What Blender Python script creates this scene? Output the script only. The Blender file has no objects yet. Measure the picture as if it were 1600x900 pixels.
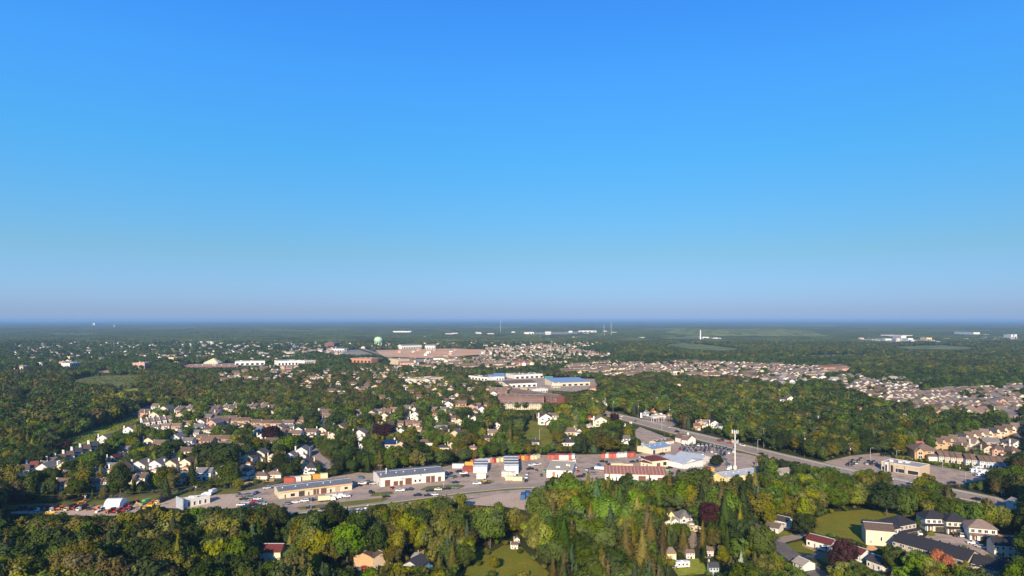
import bpy, math, random
import numpy as np
sc = bpy.context.scene
COL = sc.collection
R = math.radians
# ------------------------------------------------------------------ camera, world, sun
F, H, HY = 1067.0, 110.0, 499.5
cam = bpy.data.cameras.new('camera'); camo = bpy.data.objects.new('camera', cam); COL.objects.link(camo)
sc.camera = camo
cam.sensor_width = 36; cam.lens = F/1600*36; cam.shift_y = (HY-450)/1600
cam.clip_start = 1; cam.clip_end = 200000
camo.location = (0, 0, H); camo.rotation_euler = (R(90), 0, 0)
SUN_EL, SUN_AZ = 23.0, -10.0          # the sun stands behind the camera, a little to its left
w = bpy.data.worlds.new('World'); sc.world = w; w.use_nodes = True
nt = w.node_tree
sky = nt.nodes.new('ShaderNodeTexSky'); sky.sky_type = 'NISHITA'; sky.sun_disc = False
sky.sun_elevation = R(SUN_EL); sky.sun_rotation = R(180-SUN_AZ)
sky.altitude = 100; sky.air_density = 1; sky.dust_density = 0.5; sky.ozone_density = 2
geo = nt.nodes.new('ShaderNodeTexCoord'); sep = nt.nodes.new('ShaderNodeSeparateXYZ')
nt.links.new(geo.outputs['Generated'], sep.inputs[0])
ramp = nt.nodes.new('ShaderNodeValToRGB')
nt.links.new(sep.outputs['Z'], ramp.inputs[0])
RT = [(0.0, .445, .71, 1.6), (0.0136, .43, .628, 1.33), (.0928, .45, .72, .981), (.2277, .361, 1.025, 1.433),
      (.3351, .378, 1.18, 1.902), (.417, .349, 1.179, 2.14), (.7, .26, .82, 1.5), (1.0, .2, .62, 1.2)]
el = ramp.color_ramp.elements
while len(el) < len(RT): el.new(0.5)
for e, (p, r, g, b) in zip(el, RT):
    e.position = p; e.color = (r/2.2, g/2.2, b/2.2, 1)
vm = nt.nodes.new('ShaderNodeVectorMath'); vm.operation = 'SCALE'; vm.inputs['Scale'].default_value = 2.2
nt.links.new(ramp.outputs[0], vm.inputs[0])
vm2 = nt.nodes.new('ShaderNodeVectorMath'); vm2.operation = 'MULTIPLY'
nt.links.new(sky.outputs[0], vm2.inputs[0]); nt.links.new(vm.outputs[0], vm2.inputs[1])
dt = nt.nodes.new('ShaderNodeVectorMath'); dt.operation = 'DOT_PRODUCT'; dt.inputs[1].default_value = (math.sin(R(-SUN_AZ)), math.cos(R(-SUN_AZ)), 0)
nt.links.new(geo.outputs['Generated'], dt.inputs[0])
ev = nt.nodes.new('ShaderNodeMapRange'); ev.interpolation_type = 'SMOOTHSTEP'; ev.inputs['From Min'].default_value = .55; ev.inputs['From Max'].default_value = .97
ev.inputs['To Min'].default_value = 1.25; ev.inputs['To Max'].default_value = 1.0
nt.links.new(dt.outputs['Value'], ev.inputs['Value'])
vm3 = nt.nodes.new('ShaderNodeVectorMath'); vm3.operation = 'SCALE'
nt.links.new(vm2.outputs[0], vm3.inputs[0]); nt.links.new(ev.outputs[0], vm3.inputs['Scale'])
nt.links.new(vm3.outputs[0], nt.nodes['Background'].inputs[0])
nt.nodes['Background'].inputs[1].default_value = 0.068
sun = bpy.data.lights.new('sun', 'SUN'); suno = bpy.data.objects.new('sun', sun); COL.objects.link(suno)
sun.energy = 5.0; sun.angle = R(0.5); sun.color = (1.0, 0.81, 0.56)
suno.rotation_euler = (R(90-SUN_EL), 0, R(SUN_AZ))
suno.location = (0, -50, 200)
sc.view_settings.view_transform = 'Standard'; sc.view_settings.look = 'None'
sc.view_settings.exposure = 0.55; sc.view_settings.gamma = 1
sc.cycles.use_denoising = True
sc.cycles.max_bounces = 4; sc.cycles.diffuse_bounces = 2; sc.cycles.glossy_bounces = 2
sc.cycles.transparent_max_bounces = 4; sc.cycles.volume_bounces = 0
rnd = random.Random(7); rng = np.random.default_rng(11)

# ------------------------------------------------------------------ photo pixel -> ground point
def G(px, py, z=0.0):
    Y = F*(H-z)/(py-HY)
    return ((px-800)*Y/F, Y)
def P(X, Y): return (800+X*F/Y, HY+F*H/Y)
def mpp(py): return H/(py-HY)

# ------------------------------------------------------------------ materials
MATS = {}
def node_mat(name):
    m = bpy.data.materials.new(name); m.use_nodes = True
    return m, m.node_tree, m.node_tree.nodes['Principled BSDF']
def mat(name, col, rough=0.8, var=0.18, scale=1.2, metal=0.0, spec=0.3, rand=0.0):
    if name in MATS: return MATS[name]
    m, t, b = node_mat(name)
    b.inputs['Roughness'].default_value = rough; b.inputs['Metallic'].default_value = metal
    b.inputs['Specular IOR Level'].default_value = spec
    gp = t.nodes.new('ShaderNodeNewGeometry'); n = t.nodes.new('ShaderNodeTexNoise'); n.inputs['Scale'].default_value = scale
    n.inputs['Detail'].default_value = 4; n.inputs['Roughness'].default_value = 0.65
    t.links.new(gp.outputs['Position'], n.inputs['Vector'])
    mr = t.nodes.new('ShaderNodeMapRange'); mr.inputs['From Min'].default_value = 0.25; mr.inputs['From Max'].default_value = 0.75
    mr.inputs['To Min'].default_value = 1-var; mr.inputs['To Max'].default_value = 1+var
    t.links.new(n.outputs['Fac'], mr.inputs['Value'])
    vmn = t.nodes.new('ShaderNodeVectorMath'); vmn.operation = 'SCALE'; vmn.inputs[0].default_value = col[:3]
    t.links.new(mr.outputs[0], vmn.inputs['Scale'])
    out = vmn.outputs[0]
    if rand:
        oi = t.nodes.new('ShaderNodeObjectInfo'); m2 = t.nodes.new('ShaderNodeMapRange')
        m2.inputs['To Min'].default_value = 1-rand; m2.inputs['To Max'].default_value = 1+rand
        t.links.new(oi.outputs['Random'], m2.inputs['Value'])
        v3 = t.nodes.new('ShaderNodeVectorMath'); v3.operation = 'SCALE'
        t.links.new(out, v3.inputs[0]); t.links.new(m2.outputs[0], v3.inputs['Scale']); out = v3.outputs[0]
    t.links.new(out, b.inputs['Base Color'])
    MATS[name] = m
    return m
def ground_mat(name, c1, c2, s1=0.02, s2=0.3, rough=0.95, c3=None):
    m, t, b = node_mat(name)
    b.inputs['Roughness'].default_value = rough; b.inputs['Specular IOR Level'].default_value = 0.15
    gp = t.nodes.new('ShaderNodeNewGeometry')
    def noise(s, d=5):
        n = t.nodes.new('ShaderNodeTexNoise'); n.inputs['Scale'].default_value = s; n.inputs['Detail'].default_value = d
        n.inputs['Roughness'].default_value = 0.62
        t.links.new(gp.outputs['Position'], n.inputs['Vector']); return n
    n1, n2 = noise(s1), noise(s2)
    r = t.nodes.new('ShaderNodeMapRange'); r.inputs['From Min'].default_value = .35; r.inputs['From Max'].default_value = .65
    t.links.new(n1.outputs['Fac'], r.inputs['Value'])
    mx = t.nodes.new('ShaderNodeMix'); mx.data_type = 'RGBA'
    mx.inputs['A'].default_value = (*c1, 1); mx.inputs['B'].default_value = (*c2, 1)
    t.links.new(r.outputs[0], mx.inputs['Factor']); out = mx.outputs['Result']
    if c3:
        r3 = t.nodes.new('ShaderNodeMapRange'); r3.inputs['From Min'].default_value = .5; r3.inputs['From Max'].default_value = .62
        n3 = noise(s1*3.1); t.links.new(n3.outputs['Fac'], r3.inputs['Value'])
        m3 = t.nodes.new('ShaderNodeMix'); m3.data_type = 'RGBA'; m3.inputs['B'].default_value = (*c3, 1)
        t.links.new(r3.outputs[0], m3.inputs['Factor']); t.links.new(out, m3.inputs['A']); out = m3.outputs['Result']
    mr = t.nodes.new('ShaderNodeMapRange'); mr.inputs['From Min'].default_value = .25; mr.inputs['From Max'].default_value = .75
    mr.inputs['To Min'].default_value = .72; mr.inputs['To Max'].default_value = 1.28
    t.links.new(n2.outputs['Fac'], mr.inputs['Value'])
    v = t.nodes.new('ShaderNodeVectorMath'); v.operation = 'SCALE'
    t.links.new(out, v.inputs[0]); t.links.new(mr.outputs[0], v.inputs['Scale'])
    t.links.new(v.outputs[0], b.inputs['Base Color'])
    MATS[name] = m
    return m
def leaf_mat(name, col, k=1.0):
    m, t, b = node_mat(name)
    b.inputs['Roughness'].default_value = 0.75; b.inputs['Specular IOR Level'].default_value = 0.12
    gp = t.nodes.new('ShaderNodeNewGeometry'); oi = t.nodes.new('ShaderNodeObjectInfo')
    vo = t.nodes.new('ShaderNodeTexVoronoi'); vo.inputs['Scale'].default_value = 0.09
    t.links.new(gp.outputs['Position'], vo.inputs['Vector'])
    sp = t.nodes.new('ShaderNodeSeparateColor'); t.links.new(vo.outputs['Color'], sp.inputs[0])
    n = t.nodes.new('ShaderNodeTexNoise'); n.inputs['Scale'].default_value = 0.7; n.inputs['Detail'].default_value = 3
    t.links.new(gp.outputs['Position'], n.inputs['Vector'])
    big = t.nodes.new('ShaderNodeTexNoise'); big.inputs['Scale'].default_value = 0.004; big.inputs['Detail'].default_value = 4
    t.links.new(gp.outputs['Position'], big.inputs['Vector'])
    def mr(src, a, bb, lo, hi):
        q = t.nodes.new('ShaderNodeMapRange'); q.inputs['From Min'].default_value = a; q.inputs['From Max'].default_value = bb
        q.inputs['To Min'].default_value = lo; q.inputs['To Max'].default_value = hi
        t.links.new(src, q.inputs['Value']); return q.outputs[0]
    def mul(a, c):
        q = t.nodes.new('ShaderNodeMath'); q.operation = 'MULTIPLY'; t.links.new(a, q.inputs[0]); t.links.new(c, q.inputs[1]); return q.outputs[0]
    hs = t.nodes.new('ShaderNodeHueSaturation'); hs.inputs['Color'].default_value = (*[c*k for c in col], 1)
    t.links.new(mr(oi.outputs['Random'], 0, 1, .486, .508), hs.inputs['Hue'])
    t.links.new(mr(sp.outputs['Green'], 0, 1, .8, 1.15), hs.inputs['Saturation'])
    val = mul(mr(oi.outputs['Random'], 0, 1, .70, 1.32), mr(sp.outputs['Red'], 0, 1, .72, 1.28))
    val = mul(val, mr(n.outputs['Fac'], .3, .7, .8, 1.2)); val = mul(val, mr(big.outputs['Fac'], .3, .7, .72, 1.28))
    t.links.new(val, hs.inputs['Value'])
    t.links.new(hs.outputs[0], b.inputs['Base Color'])
    MATS[name] = m
    return m

# ------------------------------------------------------------------ mesh helpers
class MB:
    def __init__(s): s.v = []; s.f = []
    def add(s, vs, fs):
        o = len(s.v); s.v += [tuple(map(float, v)) for v in vs]; s.f += [tuple(i+o for i in f) for f in fs]; return s
    def box(s, x0, x1, y0, y1, z0, z1):
        return s.add([(x0,y0,z0),(x1,y0,z0),(x1,y1,z0),(x0,y1,z0),(x0,y0,z1),(x1,y0,z1),(x1,y1,z1),(x0,y1,z1)],
                     [(0,3,2,1),(4,5,6,7),(0,1,5,4),(1,2,6,5),(2,3,7,6),(3,0,4,7)])
    def prism(s, poly, a, b, axis='y'):     # closed outline extruded along an axis
        n = len(poly)
        mk = {'y': lambda p, t: (p[0], t, p[1]), 'x': lambda p, t: (t, p[0], p[1]), 'z': lambda p, t: (p[0], p[1], t)}[axis]
        return s.add([mk(p, a) for p in poly]+[mk(p, b) for p in poly],
                     [tuple(range(n))[::-1], tuple(range(n, 2*n))]+[(i, (i+1) % n, n+(i+1) % n, n+i) for i in range(n)])
    def cyl(s, x, y, z0, z1, r0, r1=None, n=8, axis='z'):
        r1 = r0 if r1 is None else r1
        vs = []
        for zz, r in ((z0, r0), (z1, r1)):
            for i in range(n):
                a = 2*math.pi*i/n; p = (r*math.cos(a), r*math.sin(a))
                vs.append((x+p[0], y+p[1], zz) if axis == 'z' else (x+p[0], zz, y+p[1]) if axis == 'y' else (zz, x+p[0], y+p[1]))
        return s.add(vs, [tuple(range(n))[::-1], tuple(range(n, 2*n))]+[(i, (i+1) % n, n+(i+1) % n, n+i) for i in range(n)])
    def tube(s, pts, r, n=5):
        pts = [np.array(p, float) for p in pts]; rs = r if isinstance(r, (list, tuple)) else [r]*len(pts)
        o = len(s.v)
        for i, p in enumerate(pts):
            d = pts[min(i+1, len(pts)-1)]-pts[max(i-1, 0)]; d /= np.linalg.norm(d)+1e-9
            u = np.cross(d, (0, 0, 1) if abs(d[2]) < .9 else (1, 0, 0)); u /= np.linalg.norm(u); v = np.cross(d, u)
            for k in range(n):
                a = 2*math.pi*k/n; s.v.append(tuple(p+rs[i]*(math.cos(a)*u+math.sin(a)*v)))
        for i in range(len(pts)-1):
            for k in range(n):
                a, b = o+i*n+k, o+i*n+(k+1) % n; s.f.append((a, b, b+n, a+n))
        s.f.append(tuple(range(o, o+n))[::-1]); s.f.append(tuple(range(len(s.v)-n, len(s.v))))
        return s
    def gable_walls(s, x0, x1, y0, y1, z0, z1, zr, axis):
        if axis == 'y': return s.prism([(x0,z0),(x1,z0),(x1,z1),((x0+x1)/2,zr),(x0,z1)], y0, y1, 'y')
        return s.prism([(y0,z0),(y1,z0),(y1,z1),((y0+y1)/2,zr),(y0,z1)], x0, x1, 'x')
    def gable_roof(s, x0, x1, y0, y1, z1, zr, axis, ov=.45, th=.22, lift=.02):
        a0, a1 = (x0, x1) if axis == 'y' else (y0, y1); m = (a0+a1)/2; sl = (zr-z1)/(m-a0); e = z1-sl*ov+lift
        poly = [(a0-ov,e),(m,zr+lift),(a1+ov,e),(a1+ov,e+th),(m,zr+lift+th),(a0-ov,e+th)]
        b0, b1 = (y0-ov, y1+ov) if axis == 'y' else (x0-ov, x1+ov)
        n = 6; mk = (lambda p, t: (p[0], t, p[1])) if axis == 'y' else (lambda p, t: (t, p[0], p[1]))
        return s.add([mk(p, b0) for p in poly]+[mk(p, b1) for p in poly],
                     [(0,1,4,5),(1,2,3,4),(6,11,10,7),(7,10,9,8)]+[(i, (i+1) % n, n+(i+1) % n, n+i) for i in range(n)])
    def hip_roof(s, x0, x1, y0, y1, z, zr, ov=.5, th=.2):
        x0, x1, y0, y1 = x0-ov, x1+ov, y0-ov, y1+ov; L, D = x1-x0, y1-y0
        if L >= D: r0, r1 = (x0+D/2*.95, (y0+y1)/2), (x1-D/2*.95, (y0+y1)/2)
        else: r0, r1 = ((x0+x1)/2, y0+L/2*.95), ((x0+x1)/2, y1-L/2*.95)
        c = [(x0,y0),(x1,y0),(x1,y1),(x0,y1)]
        vs = [(*p, z) for p in c]+[(*p, z+th) for p in c]+[(*r0, zr), (*r1, zr)]
        fs = [(3,2,1,0)]+[(i, (i+1) % 4, 4+(i+1) % 4, 4+i) for i in range(4)]
        fs += [(4,5,9,8),(5,6,9),(6,7,8,9),(7,4,8)] if L >= D else [(4,5,8),(5,6,9,8),(6,7,9),(7,4,8,9)]
        return s.add(vs, fs)
    def mesh(s, name, smooth=False):
        me = bpy.data.meshes.new(name); me.from_pydata(s.v, [], s.f); me.materials.append(None)
        if smooth: me.polygons.foreach_set('use_smooth', [True]*len(me.polygons))
        me.update(); return me

def link(name, me, m=None, parent=None, kind=None):
    o = bpy.data.objects.new(name, me); COL.objects.link(o)
    if m is not None:
        if len(me.materials) == 0: me.materials.append(m)
        elif me.materials[0] is None: me.materials[0] = m
    if parent: o.parent = parent
    if kind: o['kind'] = kind
    return o
def tag(o, label, cat, group=None):
    o['label'] = label; o['category'] = cat
    if group: o['group'] = group
    return o
def root(name, label, cat, x, y, yaw=0, z=0, group=None, scale=(1,1,1)):
    o = bpy.data.objects.new(name, None); COL.objects.link(o); o.empty_display_size = 1
    o.location = (x, y, z); o.rotation_euler = (0, 0, yaw); o.scale = scale
    return tag(o, label, cat, group)
class Proto:        # a kind of thing: its parts (name, mesh, colour key, index of the part it belongs to)
    def __init__(s, kind): s.kind = kind; s.parts = []
    def add(s, name, mb, key, up=None, smooth=False):
        s.parts.append((name, mb.mesh(s.kind+'_'+name, smooth) if isinstance(mb, MB) else mb, key, up)); return len(s.parts)-1
    def place(s, name, label, cat, x, y, yaw=0, z=0, colors={}, group=None, scale=(1,1,1), skip=()):
        r = root(name, label, cat, x, y, yaw, z, group, scale); made = []
        for (n, me, key, up) in s.parts:
            if n in skip: made.append(None); continue
            o = bpy.data.objects.new(n, me); COL.objects.link(o)
            o.parent = r if up is None or made[up] is None else made[up]
            c = colors.get(key, key); mm = MATS[c]
            o.material_slots[0].link = 'OBJECT'; o.material_slots[0].material = mm
            made.append(o)
        return r

# ------------------------------------------------------------------ keep-clear maps (which image rows a tree must not cover)
KEEP = np.zeros((901, 1601), np.float32)
NOG = np.zeros((901, 1601), bool)
def keep(x0, y0, x1, y1, base):
    x0, x1, y0, y1 = [int(round(v)) for v in (max(0, x0), min(1600, x1), max(0, y0), min(900, y1))]
    if x1 > x0 and y1 > y0: KEEP[y0:y1, x0:x1] = np.maximum(KEEP[y0:y1, x0:x1], base)
def poly_mask(pts):
    xs = [p[0] for p in pts]; ys = [p[1] for p in pts]
    x0, x1, y0, y1 = max(0, int(min(xs))), min(1600, int(max(xs))+1), max(0, int(min(ys))), min(900, int(max(ys))+1)
    if x1 <= x0 or y1 <= y0: return None
    gx, gy = np.meshgrid(np.arange(x0, x1+1), np.arange(y0, y1+1)); ins = np.zeros(gx.shape, bool); n = len(pts)
    for i in range(n):
        (ax, ay), (bx, by) = pts[i], pts[(i+1) % n]
        if ay == by: continue
        c = ((ay > gy) != (by > gy)) & (gx < (bx-ax)*(gy-ay)/(by-ay)+ax); ins ^= c
    return (slice(y0, y1+1), slice(x0, x1+1), ins)
def no_trees(pts, see=True):
    m = poly_mask(pts)
    if not m: return
    sy, sx, ins = m; NOG[sy, sx] |= ins
    if see:
        yy = np.arange(sy.start, sy.stop)[:, None]*np.ones((1, ins.shape[1]))
        KEEP[sy, sx] = np.where(ins, np.maximum(KEEP[sy, sx], yy), KEEP[sy, sx])
def subdiv(pts, close=True, step=40):
    out = []; n = len(pts)
    for i in range(n if close else n-1):
        a, b = pts[i], pts[(i+1) % n]; k = max(1, int(math.dist(a, b)/step))
        out += [(a[0]+(b[0]-a[0])*j/k, a[1]+(b[1]-a[1])*j/k) for j in range(k)]
    return out if close else out+[pts[-1]]
def sheet(name, pts, m, z, clear=True, see=True, thick=None):
    g = [G(*p) for p in pts]
    mb = MB()
    if thick: mb.prism([(p[0], p[1]) for p in g], z, z+thick, 'z')
    else: mb.add([(x, y, z) for x, y in g], [tuple(range(len(g)))])
    if clear: no_trees(pts, see)
    me = mb.mesh(name); o = link(name, me, m, kind='structure')
    import bmesh
    bm = bmesh.new(); bm.from_mesh(me); bmesh.ops.recalc_face_normals(bm, faces=bm.faces)
    if not thick:
        for f in bm.faces:
            if f.normal.z < 0: f.normal_flip()
    bmesh.ops.triangulate(bm, faces=bm.faces); bm.to_mesh(me); bm.free()
    return o
def ribbon_world(g, wid):
    L, Rr = [], []
    for i, p in enumerate(g):
        a, b = g[max(0, i-1)], g[min(len(g)-1, i+1)]; dx, dy = b[0]-a[0], b[1]-a[1]; d = math.hypot(dx, dy); nx, ny = -dy/d, dx/d
        L.append((p[0]+nx*wid/2, p[1]+ny*wid/2)); Rr.append((p[0]-nx*wid/2, p[1]-ny*wid/2))
    return L, Rr
def road(name, pts, wid, m, z, off=0.0, clear=True, thick=None, see=True):
    g = [G(*p) for p in pts]
    if off:
        g = ribbon_world(g, 2*abs(off))[0 if off > 0 else 1]
    L, Rr = ribbon_world(g, wid); mb = MB(); n = len(g)
    if thick:
        for i in range(n-1):
            mb.add([(*L[i], z), (*L[i+1], z), (*Rr[i+1], z), (*Rr[i], z), (*L[i], z+thick), (*L[i+1], z+thick), (*Rr[i+1], z+thick), (*Rr[i], z+thick)],
                   [(7,6,5,4), (0,1,5,4), (2,3,7,6)])
    else: mb.add([(*p, z) for p in L]+[(*p, z) for p in Rr], [(i, n+i, n+i+1, i+1) for i in range(n-1)])
    if clear: no_trees([P(*p) for p in L]+[P(*p) for p in Rr[::-1]], see)
    me = mb.mesh(name)
    return link(name, me, m, kind='structure')
def dashes(name, pts, m, z, off, dash=3, gap=6, wid=.25):
    g = [G(*p) for p in pts]
    if off: g = ribbon_world(g, 2*abs(off))[0 if off > 0 else 1]
    mb = MB()
    for a, b in zip(g[:-1], g[1:]):
        d = math.dist(a, b); ux, uy = (b[0]-a[0])/d, (b[1]-a[1])/d; t = 0
        while t < d:
            e = min(d, t+dash); nx, ny = -uy*wid/2, ux*wid/2
            p, q = (a[0]+ux*t, a[1]+uy*t), (a[0]+ux*e, a[1]+uy*e)
            mb.add([(p[0]-nx,p[1]-ny,z),(p[0]+nx,p[1]+ny,z),(q[0]+nx,q[1]+ny,z),(q[0]-nx,q[1]-ny,z)], [(3,2,1,0)]); t += dash+gap
    return link(name, mb.mesh(name), m, kind='structure')
ORD = ['first','second','third','fourth','fifth','sixth','seventh','eighth','ninth','tenth','eleventh','twelfth','thirteenth',
       'fourteenth','fifteenth','sixteenth','seventeenth','eighteenth','nineteenth','twentieth']
def nth(i):
    if i < 20: return ORD[i]
    t, u = divmod(i+1, 10); tens = ['', '', 'twenty', 'thirty', 'forty', 'fifty', 'sixty', 'seventy'][t]
    return (tens[:-1]+'ieth') if u == 0 else tens+'-'+ORD[u-1]
# ------------------------------------------------------------------ palette
for n, c, k in [
    ('white', (.68,.655,.61), dict(rand=.08)), ('cream', (.64,.56,.41), dict(rand=.1)), ('beige', (.54,.43,.31), dict(rand=.1)), ('tan_brick', (.50,.32,.18), dict(var=.3, scale=3)),
    ('orange_brick', (.48,.21,.11), dict(var=.3, scale=3)), ('red_brick', (.20,.075,.055), dict(var=.3, scale=3)), ('grey_wall', (.46,.45,.44), {}),
    ('pale_grey', (.62,.62,.62), {}), ('blue_grey', (.42,.50,.58), {}), ('pink_brick', (.50,.30,.24), dict(var=.3, scale=3)),
    ('yellow_wall', (.72,.58,.26), {}), ('stone', (.48,.40,.32), dict(var=.3, scale=2)), ('taupe', (.34,.27,.21), {}),
    ('roof_brown', (.145,.098,.075), dict(var=.35, rand=.25)), ('roof_grey', (.16,.15,.15), dict(var=.35, rand=.25)), ('roof_dark', (.05,.05,.058), dict(var=.3)),
    ('roof_taupe', (.19,.14,.112), dict(var=.35, rand=.25)), ('roof_red', (.23,.07,.045), dict(var=.3)), ('roof_black', (.028,.028,.034), dict(var=.3)),
    ('roof_pale', (.34,.30,.26), dict(var=.25)), ('roof_maroon', (.13,.032,.028), dict(var=.3)), ('metal_grey', (.16,.175,.205), dict(var=.28, scale=.5)),
    ('metal_pale', (.38,.42,.48), dict(var=.2, scale=.5)), ('metal_blue', (.20,.30,.46), dict(var=.12, scale=.3)), ('gravel_roof', (.46,.39,.28), dict(var=.22, scale=.6)),
    ('roof_orange_red', (.36,.125,.085), dict(var=.3)), ('membrane', (.36,.34,.33), dict(var=.25, scale=.4)), ('steel_blue', (.10,.17,.30), dict(var=.15)),
    ('trim', (.80,.80,.78), {}), ('door_brown', (.15,.07,.045), {}), ('door_tan', (.45,.33,.22), {}), ('door_orange', (.55,.20,.07), {}),
    ('door_dark', (.05,.045,.04), {}), ('door_white', (.72,.72,.70), {}), ('fascia_tan', (.62,.42,.20), {}), ('concrete', (.46,.43,.39), {}),
    ('steel', (.42,.43,.44), dict(rough=.45)), ('wood_pole', (.22,.17,.12), {}), ('wood_fence', (.42,.28,.16), dict(var=.3)), ('tyre', (.02,.02,.02), {}),
    ('hub', (.35,.35,.36), dict(rough=.4)), ('paint_white', (.78,.78,.78), dict(rough=.25, var=.04, spec=.5)), ('paint_black', (.015,.015,.018), dict(rough=.2, var=.04, spec=.5)),
    ('paint_grey', (.16,.165,.175), dict(rough=.25, var=.04, spec=.5)), ('paint_silver', (.48,.49,.50), dict(rough=.25, var=.04, spec=.5)),
    ('paint_red', (.42,.025,.02), dict(rough=.25, var=.05, spec=.5)), ('paint_blue', (.03,.08,.25), dict(rough=.25, var=.05, spec=.5)),
    ('paint_dark_blue', (.015,.03,.07), dict(rough=.25, var=.05, spec=.5)), ('paint_yellow', (.78,.42,.02), dict(rough=.4, var=.08)),
    ('paint_orange', (.72,.20,.03), dict(rough=.4, var=.08)), ('paint_green', (.16,.36,.14), dict(rough=.4, var=.08)), ('sky_blue', (.05,.32,.72), dict(rough=.5)),
    ('container_red', (.42,.095,.065), dict(var=.3, rand=.3)), ('container_white', (.58,.55,.50), dict(var=.25, rand=.2)), ('container_yellow', (.60,.33,.06), dict(var=.25, rand=.2)),
    ('container_blue', (.04,.11,.26), dict(var=.1)), ('container_cream', (.62,.54,.34), dict(var=.2, rand=.15)), ('fabric_white', (.80,.81,.83), dict(rough=.6, var=.05)),
    ('tower_green', (.42,.60,.40), dict(var=.06, scale=.2)), ('lamp_head', (.5,.5,.5), {}), ('solar', (.015,.03,.09), dict(rough=.25, spec=.6)), ('bark', (.10,.075,.05), dict(var=.3)),
    ('bark_pale', (.42,.38,.32), dict(var=.3)), ('plastic_teal', (.05,.45,.55), {}), ('teal_roof', (.05,.35,.26), {}), ('line_white', (.65,.63,.58), {}), ('line_yellow', (.6,.45,.12), {}),
    ('curb', (.50,.47,.42), {}), ('verge_wire', (.22,.22,.06), {}), ('wire_dark', (.12,.12,.08), {}),
]: mat(n, c, **k)
g_, t_, b_ = node_mat('glass'); b_.inputs['Base Color'].default_value = (.02,.025,.03,1); b_.inputs['Roughness'].default_value = .12
b_.inputs['Specular IOR Level'].default_value = .6; MATS['glass'] = g_
LEAF = {'dark green': (.030,.050,.007), 'mid green': (.058,.088,.008), 'fresh green': (.072,.120,.010), 'olive green': (.118,.112,.010),
        'yellow-green': (.14,.16,.010), 'brownish green': (.090,.074,.020), 'blue-green': (.045,.072,.030), 'maroon': (.030,.010,.012),
        'rust orange': (.30,.095,.035), 'pale silvery': (.30,.32,.22)}
for k, c in LEAF.items(): leaf_mat('leaf '+k, c, .94)
leaf_mat('leaf far', (.074,.102,.020), .85); leaf_mat('leaf far dark', (.052,.074,.017), .85); leaf_mat('leaf far light', (.072,.092,.018), .8)

# ------------------------------------------------------------------ ground, roads, lots, fields
gm = ground_mat('forest_floor', (.030,.040,.012), (.055,.060,.020), .02, .25)
gm_far = ground_mat('far_floor', (.032,.045,.018), (.050,.062,.026), .0008, .01, c3=(.07,.07,.035))
grass = ground_mat('lawn', (.12,.14,.015), (.24,.20,.02), .035, .8, c3=(.16,.19,.02))
grass_rough = ground_mat('rough_grass', (.21,.27,.025), (.28,.31,.03), .05, .4, c3=(.32,.29,.06))
verge = ground_mat('verge', (.13,.14,.025), (.19,.17,.04), .05, .6)
suburb = ground_mat('suburb_ground', (.07,.085,.025), (.11,.105,.045), .03, .2, c3=(.15,.13,.10))
asphalt = ground_mat('asphalt', (.30,.235,.195), (.37,.29,.235), .05, .6)
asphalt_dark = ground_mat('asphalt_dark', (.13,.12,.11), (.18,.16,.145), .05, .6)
lotm = ground_mat('lot_asphalt', (.38,.29,.225), (.48,.365,.28), .04, .5, c3=(.29,.23,.19))
gravel = ground_mat('gravel', (.46,.34,.25), (.54,.41,.31), .05, .8)
dirt = ground_mat('dirt', (.78,.42,.20), (.58,.33,.19), .008, .06, c3=(.55,.42,.32))
meadow = ground_mat('meadow', (.17,.18,.035), (.08,.12,.025), .018, .15, c3=(.24,.20,.07))
farf = ground_mat('far_field', (.12,.16,.04), (.21,.21,.06), .005, .05, c3=(.07,.10,.03))
fargrey = ground_mat('far_gravel', (.26,.23,.20), (.34,.30,.25), .003, .02)

mb = MB(); mb.add([(-60000,-3000,-.02),(60000,-3000,-.02),(60000,60000,-.02),(-60000,60000,-.02)], [(0,1,2,3)])
link('ground', mb.mesh('ground'), gm_far, kind='structure')
mb = MB(); mb.add([(-900,150,0),(1100,150,0),(1100,780,0),(-900,780,0)], [(0,1,2,3)])
link('woodland_floor', mb.mesh('woodland_floor'), gm, kind='structure')
# lived-in ground (streets, yards) under the housing areas
sheet('yards', [(0,700),(60,700),(160,655),(240,612),(420,600),(780,580),(1000,600),(960,700),(780,712),(560,715),(400,765),(120,785),(0,780)], suburb, .004, clear=False)
sheet('suburb_yards', [(1310,590),(1600,590),(1600,664),(1480,652),(1300,612)], suburb, .008, clear=False)
sheet('townhouse_yards', [(1416,712),(1470,690),(1600,672),(1600,745),(1500,733)], suburb, .008, clear=False)
sheet('middle_suburb_yards', [(880,572),(1000,560),(1330,577),(1300,600),(1000,600)], suburb, .004, clear=False)
# industrial strip
sheet('industrial_lot', [(372,768),(400,764),(430,757),(540,742),(560,738),(580,739),(690,730),(704,727),(740,721),(800,714),(850,711),(1000,709),(1062,690),(1180,712),(1200,742),(1150,757),(1046,760),(1000,766),(900,772),(845,768),(700,782),(640,800),(470,803),(430,798)], lotm, .012, see=False)
no_trees([(372,769),(400,765),(430,758),(540,743),(560,739),(580,740),(690,731),(704,728),(740,722),(800,715),(850,712),(1000,710),(1062,692),(1120,712),(1130,735),(1050,745),(1000,750),(930,750),(850,748),(828,757),(770,766),(700,776),(640,782),(560,792),(470,797),(430,791)])
sheet('south_lot', [(690,788),(780,772),(835,768),(838,800),(790,792),(740,789)], gravel, .016)
sheet('tractor_yard', [(40,797),(140,789),(240,783),(272,778),(330,772),(392,771),(396,792),(330,796),(240,793),(190,806),(140,806),(60,803),(0,802)], gravel, .012)
sheet('grass_strip', [(0,790),(150,782),(270,770),(372,764),(372,771),(270,777),(150,790),(0,797)], verge, .016)
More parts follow.
